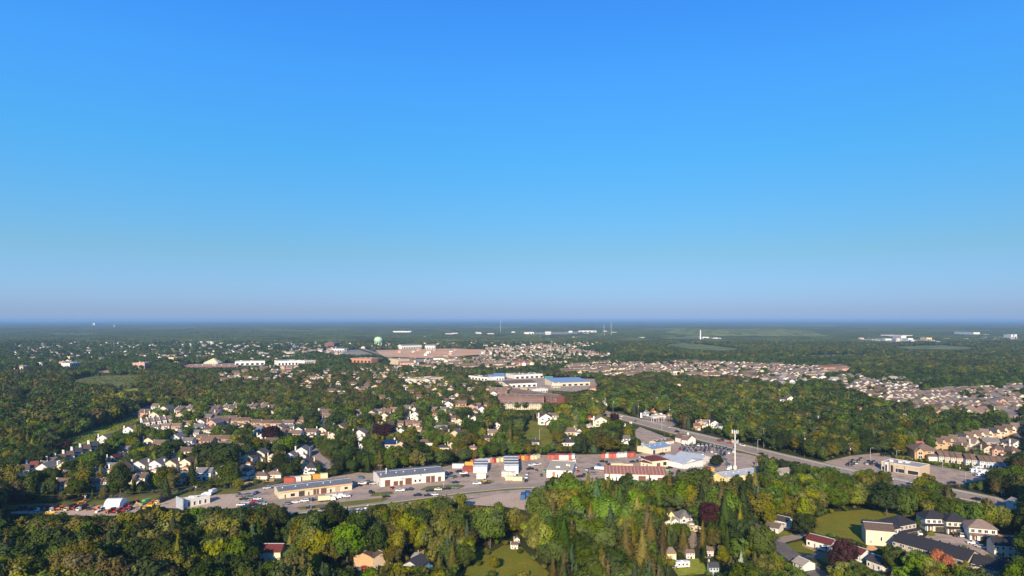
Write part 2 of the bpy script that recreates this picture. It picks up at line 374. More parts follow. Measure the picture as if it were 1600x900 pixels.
sheet('verge_island', [(463,793),(540,784),(601,778),(608,780),(598,784),(540,791),(470,797)], verge, .012, thick=.14)
sheet('verge_island', [(577,776),(585,770),(612,768),(616,771),(600,775)], verge, .012, thick=.14)
sheet('verge_island', [(655,766),(668,760),(715,757),(727,759),(722,762),(680,768)], verge, .012, thick=.14)
sheet('verge_island', [(745,752),(765,750),(772,754),(752,757)], verge, .012, thick=.14)
SERV = [(430,803),(480,796),(545,789),(600,783),(660,775),(720,767),(790,760),(850,758),(905,760)]
road('service_road', SERV, 10, asphalt, .020)
road('service_road_kerb', SERV, .4, MATS['curb'], .020, off=-5.4, clear=False, thick=.12)
road('roadside_grass', [(545,793),(600,788),(660,780),(720,771),(780,765),(830,762)], 6, verge, .016, off=0)
dashes('service_road_line', SERV[:-1], MATS['line_yellow'], .026, 0, 3, 4, .15)
# diagonal main road
MAIN = [(700,580),(800,607),(905,633),(945,646),(1000,659),(1060,675),(1125,691),(1200,710),(1290,731),(1340,742),(1400,754),(1500,773),(1600,794),(1700,815)]
road('main_road_verge', MAIN[3:], 30, verge, .020, see=False)
road('main_road_shoulder', MAIN[2:], 20.5, gravel, .028, clear=False)
road('main_road', MAIN, 17, asphalt, .036, see=False)
for seg in ([(940,640),(1000,652),(1060,668),(1125,684),(1195,700),(1205,712),(1125,697),(1060,681),(1000,665),(945,651)],[(1288,724),(1345,736),(1345,746),(1288,735)],[(1395,746),(1425,752),(1425,762),(1395,757)],[(1488,764),(1520,771),(1600,786),(1600,799),(1550,790),(1488,777)],[(1200,702),(1252,713),(1292,722),(1290,733),(1252,724),(1200,713)]): no_trees(seg)
dashes('centre_line', MAIN[3:], MATS['line_yellow'], .042, .3, 30, 0, .22)
for o in (-3.6, 3.6): dashes('lane_line', MAIN[3:], MATS['line_white'], .042, o, 3, 5, .2)
for o in (-8, 8): dashes('edge_line', MAIN[3:], MATS['line_white'], .042, o, 30, 0, .18)
road('kerb', MAIN[3:], .5, MATS['curb'], .036, off=8.9, clear=False, thick=.14)
road('kerb', MAIN[3:], .5, MATS['curb'], .036, off=-8.9, clear=False, thick=.14)
road('sidewalk', MAIN[3:], 1.8, MATS['concrete'], .036, off=11.6, clear=False, thick=.1)
sheet('corner_lot', [(986,676),(1000,667),(1058,690),(1046,700),(1010,697)], lotm, .044)
sheet('shop_lot', [(1285,722),(1330,712),(1372,708),(1395,715),(1459,727),(1520,739),(1548,748),(1500,757),(1440,757),(1350,738)], lotm, .044, see=False)
no_trees([(1298,722),(1330,713),(1395,714),(1378,736),(1320,729)]); no_trees([(1459,723),(1530,737),(1547,746),(1500,757),(1461,748)])
sheet('hedge_lawn', [(1395,713),(1425,713),(1470,721),(1535,735),(1548,747),(1520,738),(1459,726)], grass_rough, .012, see=False)
sheet('gas_station_lot', [(1000,652),(1045,648),(1062,664),(1040,667)], asphalt, .044)
road('far_avenue', [(560,543),(600,555),(640,570),(700,585)], 15, fargrey, .03, see=False)
no_trees([(561,543),(568,543),(608,557),(650,572),(642,572),(600,557)])
# right foreground
sheet('meadow_field', [(1262,815),(1300,800),(1352,796),(1440,800),(1440,806),(1380,812),(1352,822),(1350,835),(1370,858),(1330,842),(1290,838),(1268,830)], grass, .012)
sheet('front_lawn', [(1222,852),(1260,843),(1300,853),(1296,868),(1240,862)], grass, .012)
sheet('front_lawn', [(1268,866),(1302,872),(1300,882),(1285,878)], grass, .012)
road('cul_de_sac', [(1160,812),(1205,840),(1222,857),(1262,885),(1290,905)], 9, asphalt_dark, .020)
sheet('driveway', [(1213,845),(1222,838),(1262,832),(1255,840),(1225,848)], asphalt, .024)
sheet('driveway', [(1262,868),(1280,861),(1300,866),(1278,874)], asphalt_dark, .024)
sheet('bungalow_lawn', [(1205,833),(1235,829),(1243,838),(1222,841)], grass, .016)
sheet('court', [(1440,843),(1455,832),(1500,838),(1555,860),(1540,880),(1500,866),(1470,856)], lotm, .028)
sheet('court_lawn', [(1448,833),(1457,829),(1462,837),(1452,838)], grass, .034)
sheet('bare_soil', [(1338,860),(1362,850),(1372,858),(1352,864)], dirt, .020)
sheet('bare_soil', [(1555,834),(1600,838),(1600,846),(1562,842)], dirt, .020)
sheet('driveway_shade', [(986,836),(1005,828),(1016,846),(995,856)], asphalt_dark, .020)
sheet('driveway', [(1072,832),(1085,828),(1095,850),(1080,858)], asphalt, .020)
sheet('trailer_yard', [(1045,880),(1090,872),(1120,895),(1060,900)], grass_rough, .016)
no_trees([(1425,830),(1450,826),(1560,836),(1600,850),(1600,862),(1540,862),(1500,850),(1420,850)])
# centre foreground field
sheet('mown_field', [(770,862),(790,850),(815,855),(835,875),(870,905),(900,950),(650,950),(700,905),(742,880),(735,858),(750,852)], grass, .012)
# left neighbourhood
sheet('green_belt', [(60,706),(110,684),(150,670),(205,650),(225,648),(215,658),(165,682),(135,693),(80,700)], grass_rough, .014)
road('highway', [(208,648),(225,640),(246,632),(285,622),(340,612)], 14, asphalt, .024, see=False)
no_trees([(214,646),(240,633),(246,635),(222,650)])
road('crescent', [(478,694),(488,703),(494,712),(508,722),(516,732)], 9, asphalt, .024)
sheet('park_lawn', [(818,668),(826,656),(842,660),(858,672),(866,688),(848,700),(832,690),(815,684)], grass, .016)
sheet('side_lawn', [(915,666),(930,656),(942,660),(930,672)], grass, .016)
sheet('wet_meadow', [(95,597),(135,588),(215,585),(222,592),(200,608),(150,606),(118,604)], meadow, .014, see=False)
no_trees([(105,597),(135,591),(210,588),(215,592),(200,600),(150,601)])
sheet('clearing', [(32,618),(48,613),(52,622),(36,626)], grass_rough, .014)
sheet('clearing', [(172,611),(215,606),(222,610),(180,614)], grass_rough, .018)
sheet('clearing', [(424,580),(450,571),(462,574),(440,582)], grass_rough, .018)
sheet('clearing', [(150,580),(172,578),(172,582),(152,583)], dirt, .018)
# farther away
sheet('building_site', [(585,547),(640,546),(700,544),(755,546),(760,553),(720,556),(680,560),(600,557)], dirt, .05)
sheet('site_road', [(600,560),(680,561),(720,564),(690,567),(620,564)], fargrey, .05)
sheet('shopping_lot', [(500,548),(560,546),(590,556),(560,560),(505,556)], fargrey, .05, see=False)
sheet('plaza_lot', [(765,588),(930,592),(935,604),(900,612),(790,606)], lotm, .03)
sheet('retail_lot', [(275,570),(330,567),(470,568),(500,569),(430,573),(300,575)], fargrey, .04, see=False)
sheet('far_field', [(1040,539),(1060,535),(1100,538),(1160,545),(1130,548),(1080,545)], farf, .08)
sheet('far_field', [(1395,541),(1470,539),(1530,543),(1500,546),(1420,545)], farf, .08)
sheet('far_field', [(1020,528),(1080,526),(1110,529),(1060,530)], farf, .08)
sheet('quarry', [(1330,531),(1380,528),(1470,532),(1480,535),(1400,537),(1340,534)], fargrey, .08, see=False)
sheet('quarry', [(1560,527),(1600,526),(1600,532),(1570,531)], fargrey, .08)
sheet('far_yard', [(810,520),(900,518),(940,519),(900,522),(820,523)], fargrey, .08)
for q in [[(180,513),(300,512),(340,513),(250,514.5)],[(380,517),(470,516),(520,517.5),(430,519)],[(700,511),(860,510),(900,511.5),(760,512.5)],[(980,514),(1060,513),(1090,515),(1010,516)],[(1180,509),(1300,508.5),(1320,510),(1220,511)],[(1440,517),(1560,515),(1580,517.5),(1480,519)],[(60,523),(150,522),(170,524),(90,526)],[(1240,556),(1330,553),(1360,556),(1290,560)]]:
    sheet('far_field', q, farf, .08, see=False)
# landfill hill and the low ridge behind it
def hill(name, x0, x1, py, hgt, dep, m):
    (ax, Y), (bx, _) = G(x0, py), G(x1, py); nx, ny = 60, 14; vs, fs = [], []
    for j in range(ny+1):
        for i in range(nx+1):
            u, v = i/nx, j/ny
            e = min(1, min(u, 1-u)*4.5); e = e*e*(3-2*e); q = min(1, min(v, 1-v)*3.2); q = q*q*(3-2*q)
            z = hgt*e*q*(1+.1*math.sin(u*9)+.07*math.sin(u*23+v*5))
            vs.append((ax+(bx-ax)*u, Y+dep*v, z-.5))
    for j in range(ny):
        for i in range(nx): a = j*(nx+1)+i; fs.append((a, a+1, a+nx+2, a+nx+1))
    mb = MB().add(vs, fs); return link(name, mb.mesh(name, True), m, kind='structure')
hill('landfill_hill', 1080, 1345, 527.5, 42, 1500, farf)
# ------------------------------------------------------------------ kinds of house
def add_window(p, x, z, wd, h, y, key='glass', side=None, detail=True, y1=None):
    t = .07
    def bx(a, b, c, d, o):
        m = MB()
        if side is None: return m.box(a, b, y-o, y+.02, c, d)
        if side < 0: return m.box(x-o, x+.02, a, b, c, d)
        return m.box(x-.02, x+o, a, b, c, d)
    ctr = x if side is None else y
    i = p.add('window', bx(ctr-wd/2, ctr+wd/2, z, z+h, .05), key)
    if detail:
        f = MB(); q = .11
        for a, b, c, d in ((ctr-wd/2-q, ctr+wd/2+q, z-q, z), (ctr-wd/2-q, ctr+wd/2+q, z+h, z+h+q), (ctr-wd/2-q, ctr-wd/2, z, z+h), (ctr+wd/2, ctr+wd/2+q, z, z+h), (ctr-.04, ctr+.04, z, z+h)):
            g = bx(a, b, c, d, t); f.add(g.v, g.f)
        p.add('frame', f, 'trim', i)
    return i
def chimney(p, x, y, z0, z1, up):
    m = MB().box(x-.45, x+.45, y-.45, y+.45, z0, z1); m.box(x-.55, x+.55, y-.55, y+.55, z1+.003, z1+.2); return p.add('chimney', m, 'chim', up)
def garage_front(p, x0, x1, d, hw, hr, key='brick', hip=False):
    g = p.add('garage', MB().gable_walls(x0, x1, -d, -.01, 0, hw, hr, 'y') if not hip else MB().box(x0, x1, -d, -.01, 0, hw), key)
    p.add('garage_roof', MB().gable_roof(x0, x1, -d, -.03-.4, hw, hr, 'y', ov=.35) if not hip else MB().hip_roof(x0, x1, -d, -.6, hw, hr, .4), 'roof', g)
    p.add('garage_door', MB().box(x0+.5, x1-.5, -d-.06, -d+.02, .05, hw-.35), 'gdoor', g)
HP = {}
def k_gable():
    p = Proto('gable_house'); w, d = 9, 11
    wl = p.add('wall', MB().gable_walls(-w/2, w/2, 0, d, 0, 5.3, 8.1, 'y'), 'wall')
    r = p.add('roof', MB().gable_roof(-w/2, w/2, 0, d, 5.3, 8.1, 'y'), 'roof'); chimney(p, -w/2-.5, 3, 0, 8.2, wl)
    garage_front(p, .2, 4.9, 4.2, 2.5, 4.0)
    add_window(p, -2.3, 3.4, 1.4, 1.2, 0); add_window(p, 2.0, 4.1, 1.5, 1.0, 0); add_window(p, -2.6, .9, 2.0, 1.3, 0)
    p.add('door', MB().box(-.9, 0, -.06, .02, .1, 2.2), 'door'); return p
def k_side(garage=True):
    p = Proto('side_house' if garage else 'rear_house'); w, d = 11, 9
    wl = p.add('wall', MB().gable_walls(-w/2, w/2, 0, d, 0, 5.3, 7.9, 'x'), 'wall')
    p.add('roof', MB().gable_roof(-w/2, w/2, 0, d, 5.3, 7.9, 'x'), 'roof'); chimney(p, -w/2-.5, 4.2, 0, 8.1, wl)
    for x in (-3.4, 0, 3.4): add_window(p, x, 3.5, 1.5, 1.2, 0)
    if garage:
        garage_front(p, -1.2, 4.6, 3.6, 2.5, 4.0); add_window(p, -3.8, .9, 2.0, 1.3, 0)
        p.add('door', MB().box(-2.4, -1.5, -.06, .02, .1, 2.2), 'door')
    else:
        add_window(p, -3.0, .9, 2.2, 1.3, 0); add_window(p, 3.6, 1.0, 1.2, 1.1, 0); p.add('patio_door', MB().box(-.2, 2.0, -.05, .02, .1, 2.2), 'glass')
    add_window(p, w/2, 3.4, 1.0, 1.1, d*.5, side=1); return p
def k_bung():
    p = Proto('bungalow'); w, d = 15, 10
    p.add('wall', MB().box(-w/2, w/2, 0, d, 0, 3.0), 'wall'); r = p.add('roof', MB().hip_roof(-w/2, w/2, 0, d, 3.0, 5.6, .6), 'roof')
    chimney(p, 2.5, 5, 4.6, 6.5, r)
    for x in (-5.2, -1.8): add_window(p, x, 1.0, 1.8, 1.2, 0)
    p.add('door', MB().box(.2, 1.2, -.06, .02, .1, 2.2), 'door'); p.add('garage_door', MB().box(2.6, 6.6, -.06, .02, .05, 2.3), 'gdoor')
    add_window(p, -w/2, 1.0, 1.4, 1.1, d/2, side=-1); return p
def k_hip2():
    p = Proto('hip_house'); w, d = 11, 12
    p.add('wall', MB().box(-w/2, w/2, 0, d, 0, 5.6), 'wall'); p.add('roof', MB().hip_roof(-w/2, w/2, 0, d, 5.4, 9.3, .6), 'roof')
    garage_front(p, -.5, 5.2, 3.2, 2.8, 4.2, hip=True)
    g = p.add('front_gable', MB().gable_walls(-4.9, -1.4, -.7, -.01, 0, 5.0, 7.0, 'y'), 'wall'); p.add('gable_roof', MB().gable_roof(-4.9, -1.4, -.7, 2.2, 5.0, 7.0, 'y', ov=.3), 'roof', g)
    add_window(p, -3.15, 3.2, 1.8, 1.4, -.7); add_window(p, -3.15, .9, 1.8, 1.4, -.7); add_window(p, 1.2, 3.9, 1.2, 1.1, 0); add_window(p, 3.8, 3.9, 1.2, 1.1, 0)
    p.add('door', MB().box(-1.3, -.6, -.06, .02, .1, 2.2), 'door'); add_window(p, w/2, 3.4, 1.1, 1.2, d*.5, side=1); return p
def k_unit():
    p = Proto('townhouse'); w, d = 6.6, 11
    p.add('wall', MB().gable_walls(-w/2, w/2, 0, d, 0, 5.7, 9.3, 'x'), 'wall'); p.add('roof', MB().gable_roof(-w/2+.5, w/2-.5, 0, d, 5.7, 9.3, 'x', ov=.46), 'roof')
    g = p.add('front_gable', MB().gable_walls(-2.9, .3, -.8, -.01, 0, 5.5, 7.6, 'y'), 'wall2'); p.add('gable_roof', MB().gable_roof(-2.9, .3, -.8, 3.2, 5.5, 7.6, 'y', ov=.3), 'roof', g)
    add_window(p, -1.3, 3.4, 1.7, 1.4, -.8); p.add('garage_door', MB().box(-2.5, -.1, -.87, -.78, .05, 2.3), 'gdoor')
    add_window(p, 1.9, 3.6, 1.2, 1.3, 0); p.add('door', MB().box(1.3, 2.3, -.06, .02, .1, 2.2), 'door'); return p
def k_rear_unit():
    p = Proto('rear_townhouse'); w, d = 6.6, 11
    p.add('wall', MB().box(-w/2, w/2, 0, d, 0, 5.7), 'wall'); p.add('roof', MB().gable_roof(-w/2+.5, w/2-.5, 0, d, 5.7, 9.7, 'x', ov=.46), 'roof')
    for x in (-2.0, 0, 2.0): add_window(p, x, 3.7, 1.0, 1.1, 0)
    add_window(p, -1.9, 1.0, 1.2, 1.1, 0); p.add('patio_door', MB().box(.1, 2.1, -.05, .02, .1, 2.2), 'glass'); return p
def k_step():       # stepped row house: shed roofs and a tall party wall
    p = Proto('stepped_house'); w, d = 6.5, 12
    p.add('wall', MB().prism([(0,0),(d,0),(d,4.2),(d*.6,6.6),(0,4.0)], -w/2, w/2, 'x'), 'wall')
    p.add('roof', MB().prism([(-.4,3.86),(d*.6,6.63),(d+.3,4.1),(d+.3,4.35),(d*.6,6.9),(-.4,4.1)], -w/2+.3, w/2, 'x'), 'roof')
    p.add('party_wall', MB().prism([(-.5,0),(d*.97,0),(d*.97,5.4),(d*.6,7.9),(-.5,5.1)], -w/2-.32, -w/2+.28, 'x'), 'trimwall')
    m = MB().box(-w/2-1.1, -w/2-.34, d*.62, d*.62+.9, 3, 8.0); p.add('chimney', m, 'chim')
    add_window(p, -1.0, 1.0, 1.8, 1.3, 0, detail=False); add_window(p, 1.9, 1.0, 1.0, 1.3, 0, detail=False); return p
def k_dark():       # new two-storey house with hipped roof, porch roof band and double garage
    p = Proto('new_house'); w, d = 12.5, 11
    p.add('wall', MB().box(-w/2, w/2, 0, d, 0, 6.0), 'wall'); p.add('roof', MB().hip_roof(-w/2, w/2, 0, d, 6.0, 9.4, .6), 'roof')
    g = p.add('garage', MB().box(-w/2+3.2, w/2, -1.6, -.01, 0, 2.9), 'wall2')
    p.add('garage_door', MB().box(-w/2+4.6, w/2-1.4, -1.68, -1.58, .05, 2.4), 'gdoor', g); p.add('porch_roof', MB().prism([(-2.1,2.93),(-.01,3.6),(-.01,3.35),(-2.1,2.75)], -w/2-.3, w/2+.3, 'x'), 'roof')
    p.add('porch_post', MB().box(-w/2+.1, -w/2+.5, -1.6, -1.2, 0, 2.9), 'trim'); p.add('door', MB().box(-w/2+1.4, -w/2+2.6, -.06, .02, .1, 2.3), 'door')
    for x in (-4.5, -1.4, 1.4, 4.5): add_window(p, x, 3.9, 1.5, 1.5, 0)
    add_window(p, w/2, 3.7, 1.0, 1.3, 3.5, side=1); add_window(p, w/2, 1.0, 1.0, 1.3, 5.5, side=1); add_window(p, -w/2, 3.7, 1.0, 1.3, 5, side=-1); return p
def k_longrow(n, garden=False, wu=7.0, d=11, h=5.6, hr=8.3):
    p = Proto('row_block%d' % n); w = n*wu
    p.add('wall', MB().gable_walls(-w/2, w/2, 0, d, 0, h, hr, 'x'), 'wall'); r = p.add('roof', MB().gable_roof(-w/2, w/2, 0, d, h, hr, 'x', ov=.5), 'roof')
    for i in range(n):
        c = -w/2+(i+.5)*wu
        add_window(p, c-1.6, 3.6, 1.3, 1.2, 0); add_window(p, c+1.6, 3.6, 1.3, 1.2, 0); add_window(p, c-1.6, .9, 1.3, 1.2, 0); p.add('door', MB().box(c+1.0, c+2.0, -.06, .02, .1, 2.2), 'door')
        p.add('roof_vent', MB().box(c-.3, c+.3, d/2-.25, d/2+.25, hr-.1, hr+.75), 'roof', r)
    return p
HP = dict(gable=k_gable(), side=k_side(), rear=k_side(False), bung=k_bung(), hip=k_hip2(), unit=k_unit(), back=k_rear_unit(), step=k_step(), new=k_dark(),
          row5=k_longrow(5), row3=k_longrow(3), mobile=None)
NOMW = dict(gable=9, side=11, rear=11, bung=15, hip=11, unit=6.6, back=6.6, step=6.5, new=12.5, row5=35, row3=21)
NOMH = dict(gable=8.3, side=8.2, rear=8.2, bung=5.6, hip=8.8, unit=8.5, back=8.6, step=7.4, new=9.4, row5=8.4, row3=8.4)
CATN = dict(gable='house', side='house', rear='house', bung='bungalow', hip='house', unit='townhouse', back='townhouse', step='townhouse', new='house', row5='terrace', row3='terrace')
FOOT = []       # footprints of houses (x, y, radius) so that no tree grows through them
NH = [0]
def house(px, pb, wpx, kind, wall, roof, label, group=None, yaw=0.0, brick=None, gdoor='door_white', see=.8, hs=1.0, name=None, wall2=None, door='door_brown', simple=False, depth=1.0, chim=True):
    x, y = G(px, pb); s = wpx*mpp(pb)/NOMW[kind]
    s = max(.3, min(1.7, s)); hz = hs*min(1.25, max(.8 if wpx > 8.2 or pb < 700 else .4, s)) if kind not in ('row5', 'row3', 'new') else hs
    col = dict(wall=wall, roof=roof, brick=brick or wall, gdoor=gdoor, trim='trim', glass='glass', door=door, chim='white' if wall in ('white', 'cream') else wall, wall2=wall2 or wall, trimwall='white')
    skip = ('frame',) if (simple or pb < 655) else ()
    if not chim: skip = skip+('chimney',)
    if pb < 640: skip = skip+('chimney', 'patio_door')
    nm = name or {'house': 'house', 'bungalow': 'bungalow', 'townhouse': 'townhouse', 'terrace': 'terrace_block'}[CATN[kind]]
    HP[kind].place(nm, label, CATN[kind], x, y, R(yaw), 0, col, group, (s, s*depth, hz), skip)
    hp = NOMH[kind]*hz/mpp(pb)
    if see > 0: keep(px-wpx/2*see, pb-hp, px+wpx/2*see, pb-hp*((.08 if pb > 650 else .25) if see > .6 else .5), pb)
    dd = {'bung': 10, 'row5': 11, 'row3': 11}.get(kind, 11)*s*depth; n = max(1, int(NOMW[kind]*s/8))
    ca, sa = math.cos(R(yaw)), math.sin(R(yaw))
    for i in range(n):
        u = ((i+.5)/n-.5)*NOMW[kind]*s
        for v in (dd*.25, dd*.75): FOOT.append((x+u*ca-v*sa, y+u*sa+v*ca, 5.5 if see > .7 else 4.2))
    NH[0] += 1

# ------------------------------------------------------------------ vehicles
def k_car(kind='car'):
    p = Proto(kind); L, W = 4.6, 1.8
    prof = {'car': [(-2.3,.35),(-2.3,.8),(-2.15,.95),(-1.0,1.0),(1.7,1.0),(2.2,.9),(2.3,.6),(2.25,.35)],
            'suv': [(-2.35,.4),(-2.4,.95),(-2.2,1.1),(-1.1,1.15),(2.2,1.15),(2.35,1.0),(2.35,.4)],
            'pickup': [(-2.7,.45),(-2.75,.95),(-2.5,1.15),(-1.5,1.2),(2.7,1.2),(2.75,.5)]}[kind]
    cab = {'car': [(-1.05,1.0),(-.35,1.45),(1.0,1.45),(1.75,1.0)], 'suv': [(-1.15,1.15),(-.55,1.7),(1.95,1.7),(2.25,1.15)], 'pickup': [(-1.5,1.2),(-.8,1.8),(.7,1.8),(.9,1.2)]}[kind]
    b = MB().prism(prof, -W/2, W/2, 'y')
    if kind == 'pickup': b.box(1.0, 2.68, -W/2, -W/2+.08, 1.203, 1.35); b.box(1.0, 2.68, W/2-.08, W/2, 1.203, 1.35)
    bi = p.add('body', b, 'paint')
    g = MB(); n = len(cab); ins = .12
    g.add([(x, -W/2+ins*(.4 if z < 1.25 else 1.6), z) for x, z in cab]+[(x, W/2-ins*(.4 if z < 1.25 else 1.6), z) for x, z in cab],
          [(3,2,1,0),(4,5,6,7)]+[(i, (i+1) % 4, 4+(i+1) % 4, 4+i) for i in range(4)]); p.add('window', g, 'glass')
    (xa, za), (xb, zb) = cab[1], cab[2]; p.add('roof', MB().box(xa-.02, xb+.02, -W/2+.2, W/2-.2, za+.002, za+.05), 'paint')
    wx = {'car': 1.4, 'suv': 1.45, 'pickup': 1.75}[kind]
    for x in (-wx, wx):
        for s in (-1, 1):
            wi = p.add('wheel', MB().cyl(x, .34, s*W/2-.13, s*W/2+.13, .34, n=10, axis='y'), 'tyre')
    p.add('headlight', MB().box(prof[0][0]-.03, prof[0][0]+.05, -W/2+.1, -W/2+.45, .62, .78), 'trim'); p.add('headlight', MB().box(prof[0][0]-.03, prof[0][0]+.05, W/2-.45, W/2-.1, .62, .78), 'trim')
    return p
def k_truck():
    p = Proto('box_truck')
    p.add('cargo_box', MB().box(-1.0, 5.0, -1.25, 1.25, .95, 3.5), 'box'); p.add('chassis', MB().box(-3.4, 4.9, -1.0, 1.0, .5, .94), 'tyre')
    p.add('cab', MB().prism([(-3.5,.6),(-3.55,1.5),(-2.9,2.5),(-1.15,2.6),(-1.15,.6)], -1.15, 1.15, 'y'), 'paint')
    p.add('windscreen', MB().prism([(-3.53,1.56),(-2.96,2.44),(-2.90,2.40),(-3.46,1.54)], -1.0, 1.0, 'y'), 'glass')
    for x in (-2.4, 3.4):
        for s in (-1, 1): p.add('wheel', MB().cyl(x, .48, s*1.0-.15, s*1.0+.2, .48, n=10, axis='y'), 'tyre')
    return p
def k_rv():
    p = Proto('motorhome')
    p.add('body', MB().prism([(-4,.6),(-4.1,1.6),(-3.6,2.2),(-3.9,2.4),(-3.7,3.1),(4,3.1),(4,.6)], -1.2, 1.2, 'y'), 'paint'); p.add('roof_unit', MB().box(-.5, .6, -.5, .5, 3.103, 3.4), 'trim')
    for s in (-1, 1):
        for x in (-1.8, .4, 2.4): p.add('window', MB().box(x-.5, x+.5, s*1.2-.03, s*1.2+.03, 1.6, 2.3), 'glass')
    p.add('stripe', MB().box(-3.6, 3.9, -1.23, -1.19, 1.1, 1.3), 'stripe'); p.add('windscreen', MB().prism([(-4.12,1.62),(-3.66,2.18),(-3.6,2.15),(-4.05,1.6)], -1.05, 1.05, 'y'), 'glass')
    for x in (-2.7, 2.5):
        for s in (-1, 1): p.add('wheel', MB().cyl(x, .42, s*1.05-.12, s*1.05+.13, .42, n=10, axis='y'), 'tyre')
    return p
def k_container():
    p = Proto('container'); L, W, Hh = 6.1, 2.44, 2.6; m = MB()
    n = 20; poly = []
    for i in range(n):
        x = -L/2+L*i/n; o = .06*(i % 2); poly += [(x, -W/2+o), (x+L/n, -W/2+o)]
    for i in range(n)[::-1]:
        x = -L/2+L*i/n; o = .06*(i % 2); poly += [(x+L/n, W/2-o), (x, W/2-o)]
    m.prism(poly, .15, Hh-.1, 'z'); p.add('side_panel', m, 'paint')
    f = MB()
    for x in (-L/2, L/2-.12):
        for y in (-W/2-.03, W/2-.09): f.box(x-.03, x+.15, y, y+.12, 0, Hh)
    f.box(-L/2, L/2, -W/2-.02, W/2+.02, Hh-.098, Hh+.003); p.add('frame', f, 'paint')
    p.add('door', MB().box(-L/2-.08, -L/2-.032, -W/2+.15, -.02, .2, Hh-.2), 'paint'); p.add('door', MB().box(-L/2-.08, -L/2-.032, .02, W/2-.15, .2, Hh-.2), 'paint'); return p
def k_tractor():
    p = Proto('tractor')
    p.add('hood', MB().prism([(-2.2,.8),(-2.2,1.5),(-1.9,1.65),(-.2,1.75),(-.2,.8)], -.42, .42, 'y'), 'paint')
    p.add('cab', MB().prism([(-.2,1.0),(-.1,2.5),(1.2,2.5),(1.3,1.0)], -.65, .65, 'y'), 'glass'); p.add('cab_roof', MB().box(-.3, 1.4, -.8, .8, 2.503, 2.7), 'paint')
    for s in (-1, 1):
        p.add('wheel', MB().cyl(.8, .85, s*.95-.25, s*.95+.25, .85, n=14, axis='y'), 'tyre'); p.add('wheel', MB().cyl(-1.7, .5, s*.8-.17, s*.8+.17, .5, n=12, axis='y'), 'tyre')
        p.add('hub', MB().cyl(.8, .85, s*.95-.27, s*.95+.27, .38, n=10, axis='y'), 'hubc')
    p.add('loader_arm', MB().tube([(-.6,-.6,1.3),(-2.4,-.6,1.6),(-3.4,-.6,.6)], .09).tube([(-.6,.6,1.3),(-2.4,.6,1.6),(-3.4,.6,.6)], .09), 'paint')
    p.add('bucket', MB().prism([(-3.3,.2),(-3.3,.9),(-3.45,.95),(-3.5,.35),(-4.1,.15),(-4.1,.08)], -1.0, 1.0, 'y'), 'paint'); return p
def k_excavator():
    p = Proto('excavator')
    for s in (-1, 1): p.add('track', MB().prism([(-1.9,.3),(-1.6,.03),(1.6,.03),(1.9,.3),(1.9,.55),(1.6,.8),(-1.6,.8),(-1.9,.55)], s*1.1-.3, s*1.1+.3, 'y'), 'tyre')
    b = p.add('house', MB().prism([(-1.3,.95),(2.2,.95),(2.2,1.7),(1.9,1.95),(-1.3,1.95)], -1.3, 1.3, 'y'), 'paint')
    p.add('cab', MB().prism([(-1.6,.96),(-1.5,2.2),(-1.2,2.8),(-.1,2.8),(-.1,.96)], -1.32, -.3, 'y'), 'glass'); p.add('boom', MB().tube([(-1.0,.2,1.8),(-2.8,.2,4.4),(-4.8,.2,4.6)], [.25,.32,.2], 4), 'paint')
    p.add('arm', MB().tube([(-4.7,.2,4.7),(-6.1,.2,2.1)], [.24,.16], 4), 'paint'); p.add('bucket', MB().prism([(-6.3,2.0),(-5.8,2.0),(-5.3,1.3),(-5.5,.8),(-6.2,.9)], -.35, .75, 'y'), 'tyre'); return p
CAR, SUV, PICKUP, TRUCK, RV, CONT, TRAC, EXC = k_car('car'), k_car('suv'), k_car('pickup'), k_truck(), k_rv(), k_container(), k_tractor(), k_excavator()
PAINTS = ['paint_white','paint_black','paint_grey','paint_silver','paint_red','paint_dark_blue','paint_white','paint_black','paint_grey']
PN = dict(paint_white='white', paint_black='black', paint_grey='dark grey', paint_silver='silver', paint_red='red', paint_blue='blue', paint_dark_blue='dark blue', paint_yellow='yellow', paint_orange='orange')
def car(px, pb, paint, where, yaw=0, kind='car', group=None, see=True):
    pr = dict(car=CAR, suv=SUV, pickup=PICKUP)[kind]; x, y = G(px, pb)
    nm = dict(car='parked_car', suv='parked_car', pickup='pickup_truck')[kind]; kn = dict(car='sedan', suv='tall wagon car', pickup='pickup truck')[kind]
    pr.place(nm, f'{PN[paint]} {kn} {where}', 'car' if kind != 'pickup' else 'pickup truck', x, y, R(yaw), .05, dict(paint=paint), group, (1.05,1.05,1.05))
    if see: keep(px-5, pb-5, px+5, pb-1, pb)
    FOOT.append((x, y, 4))
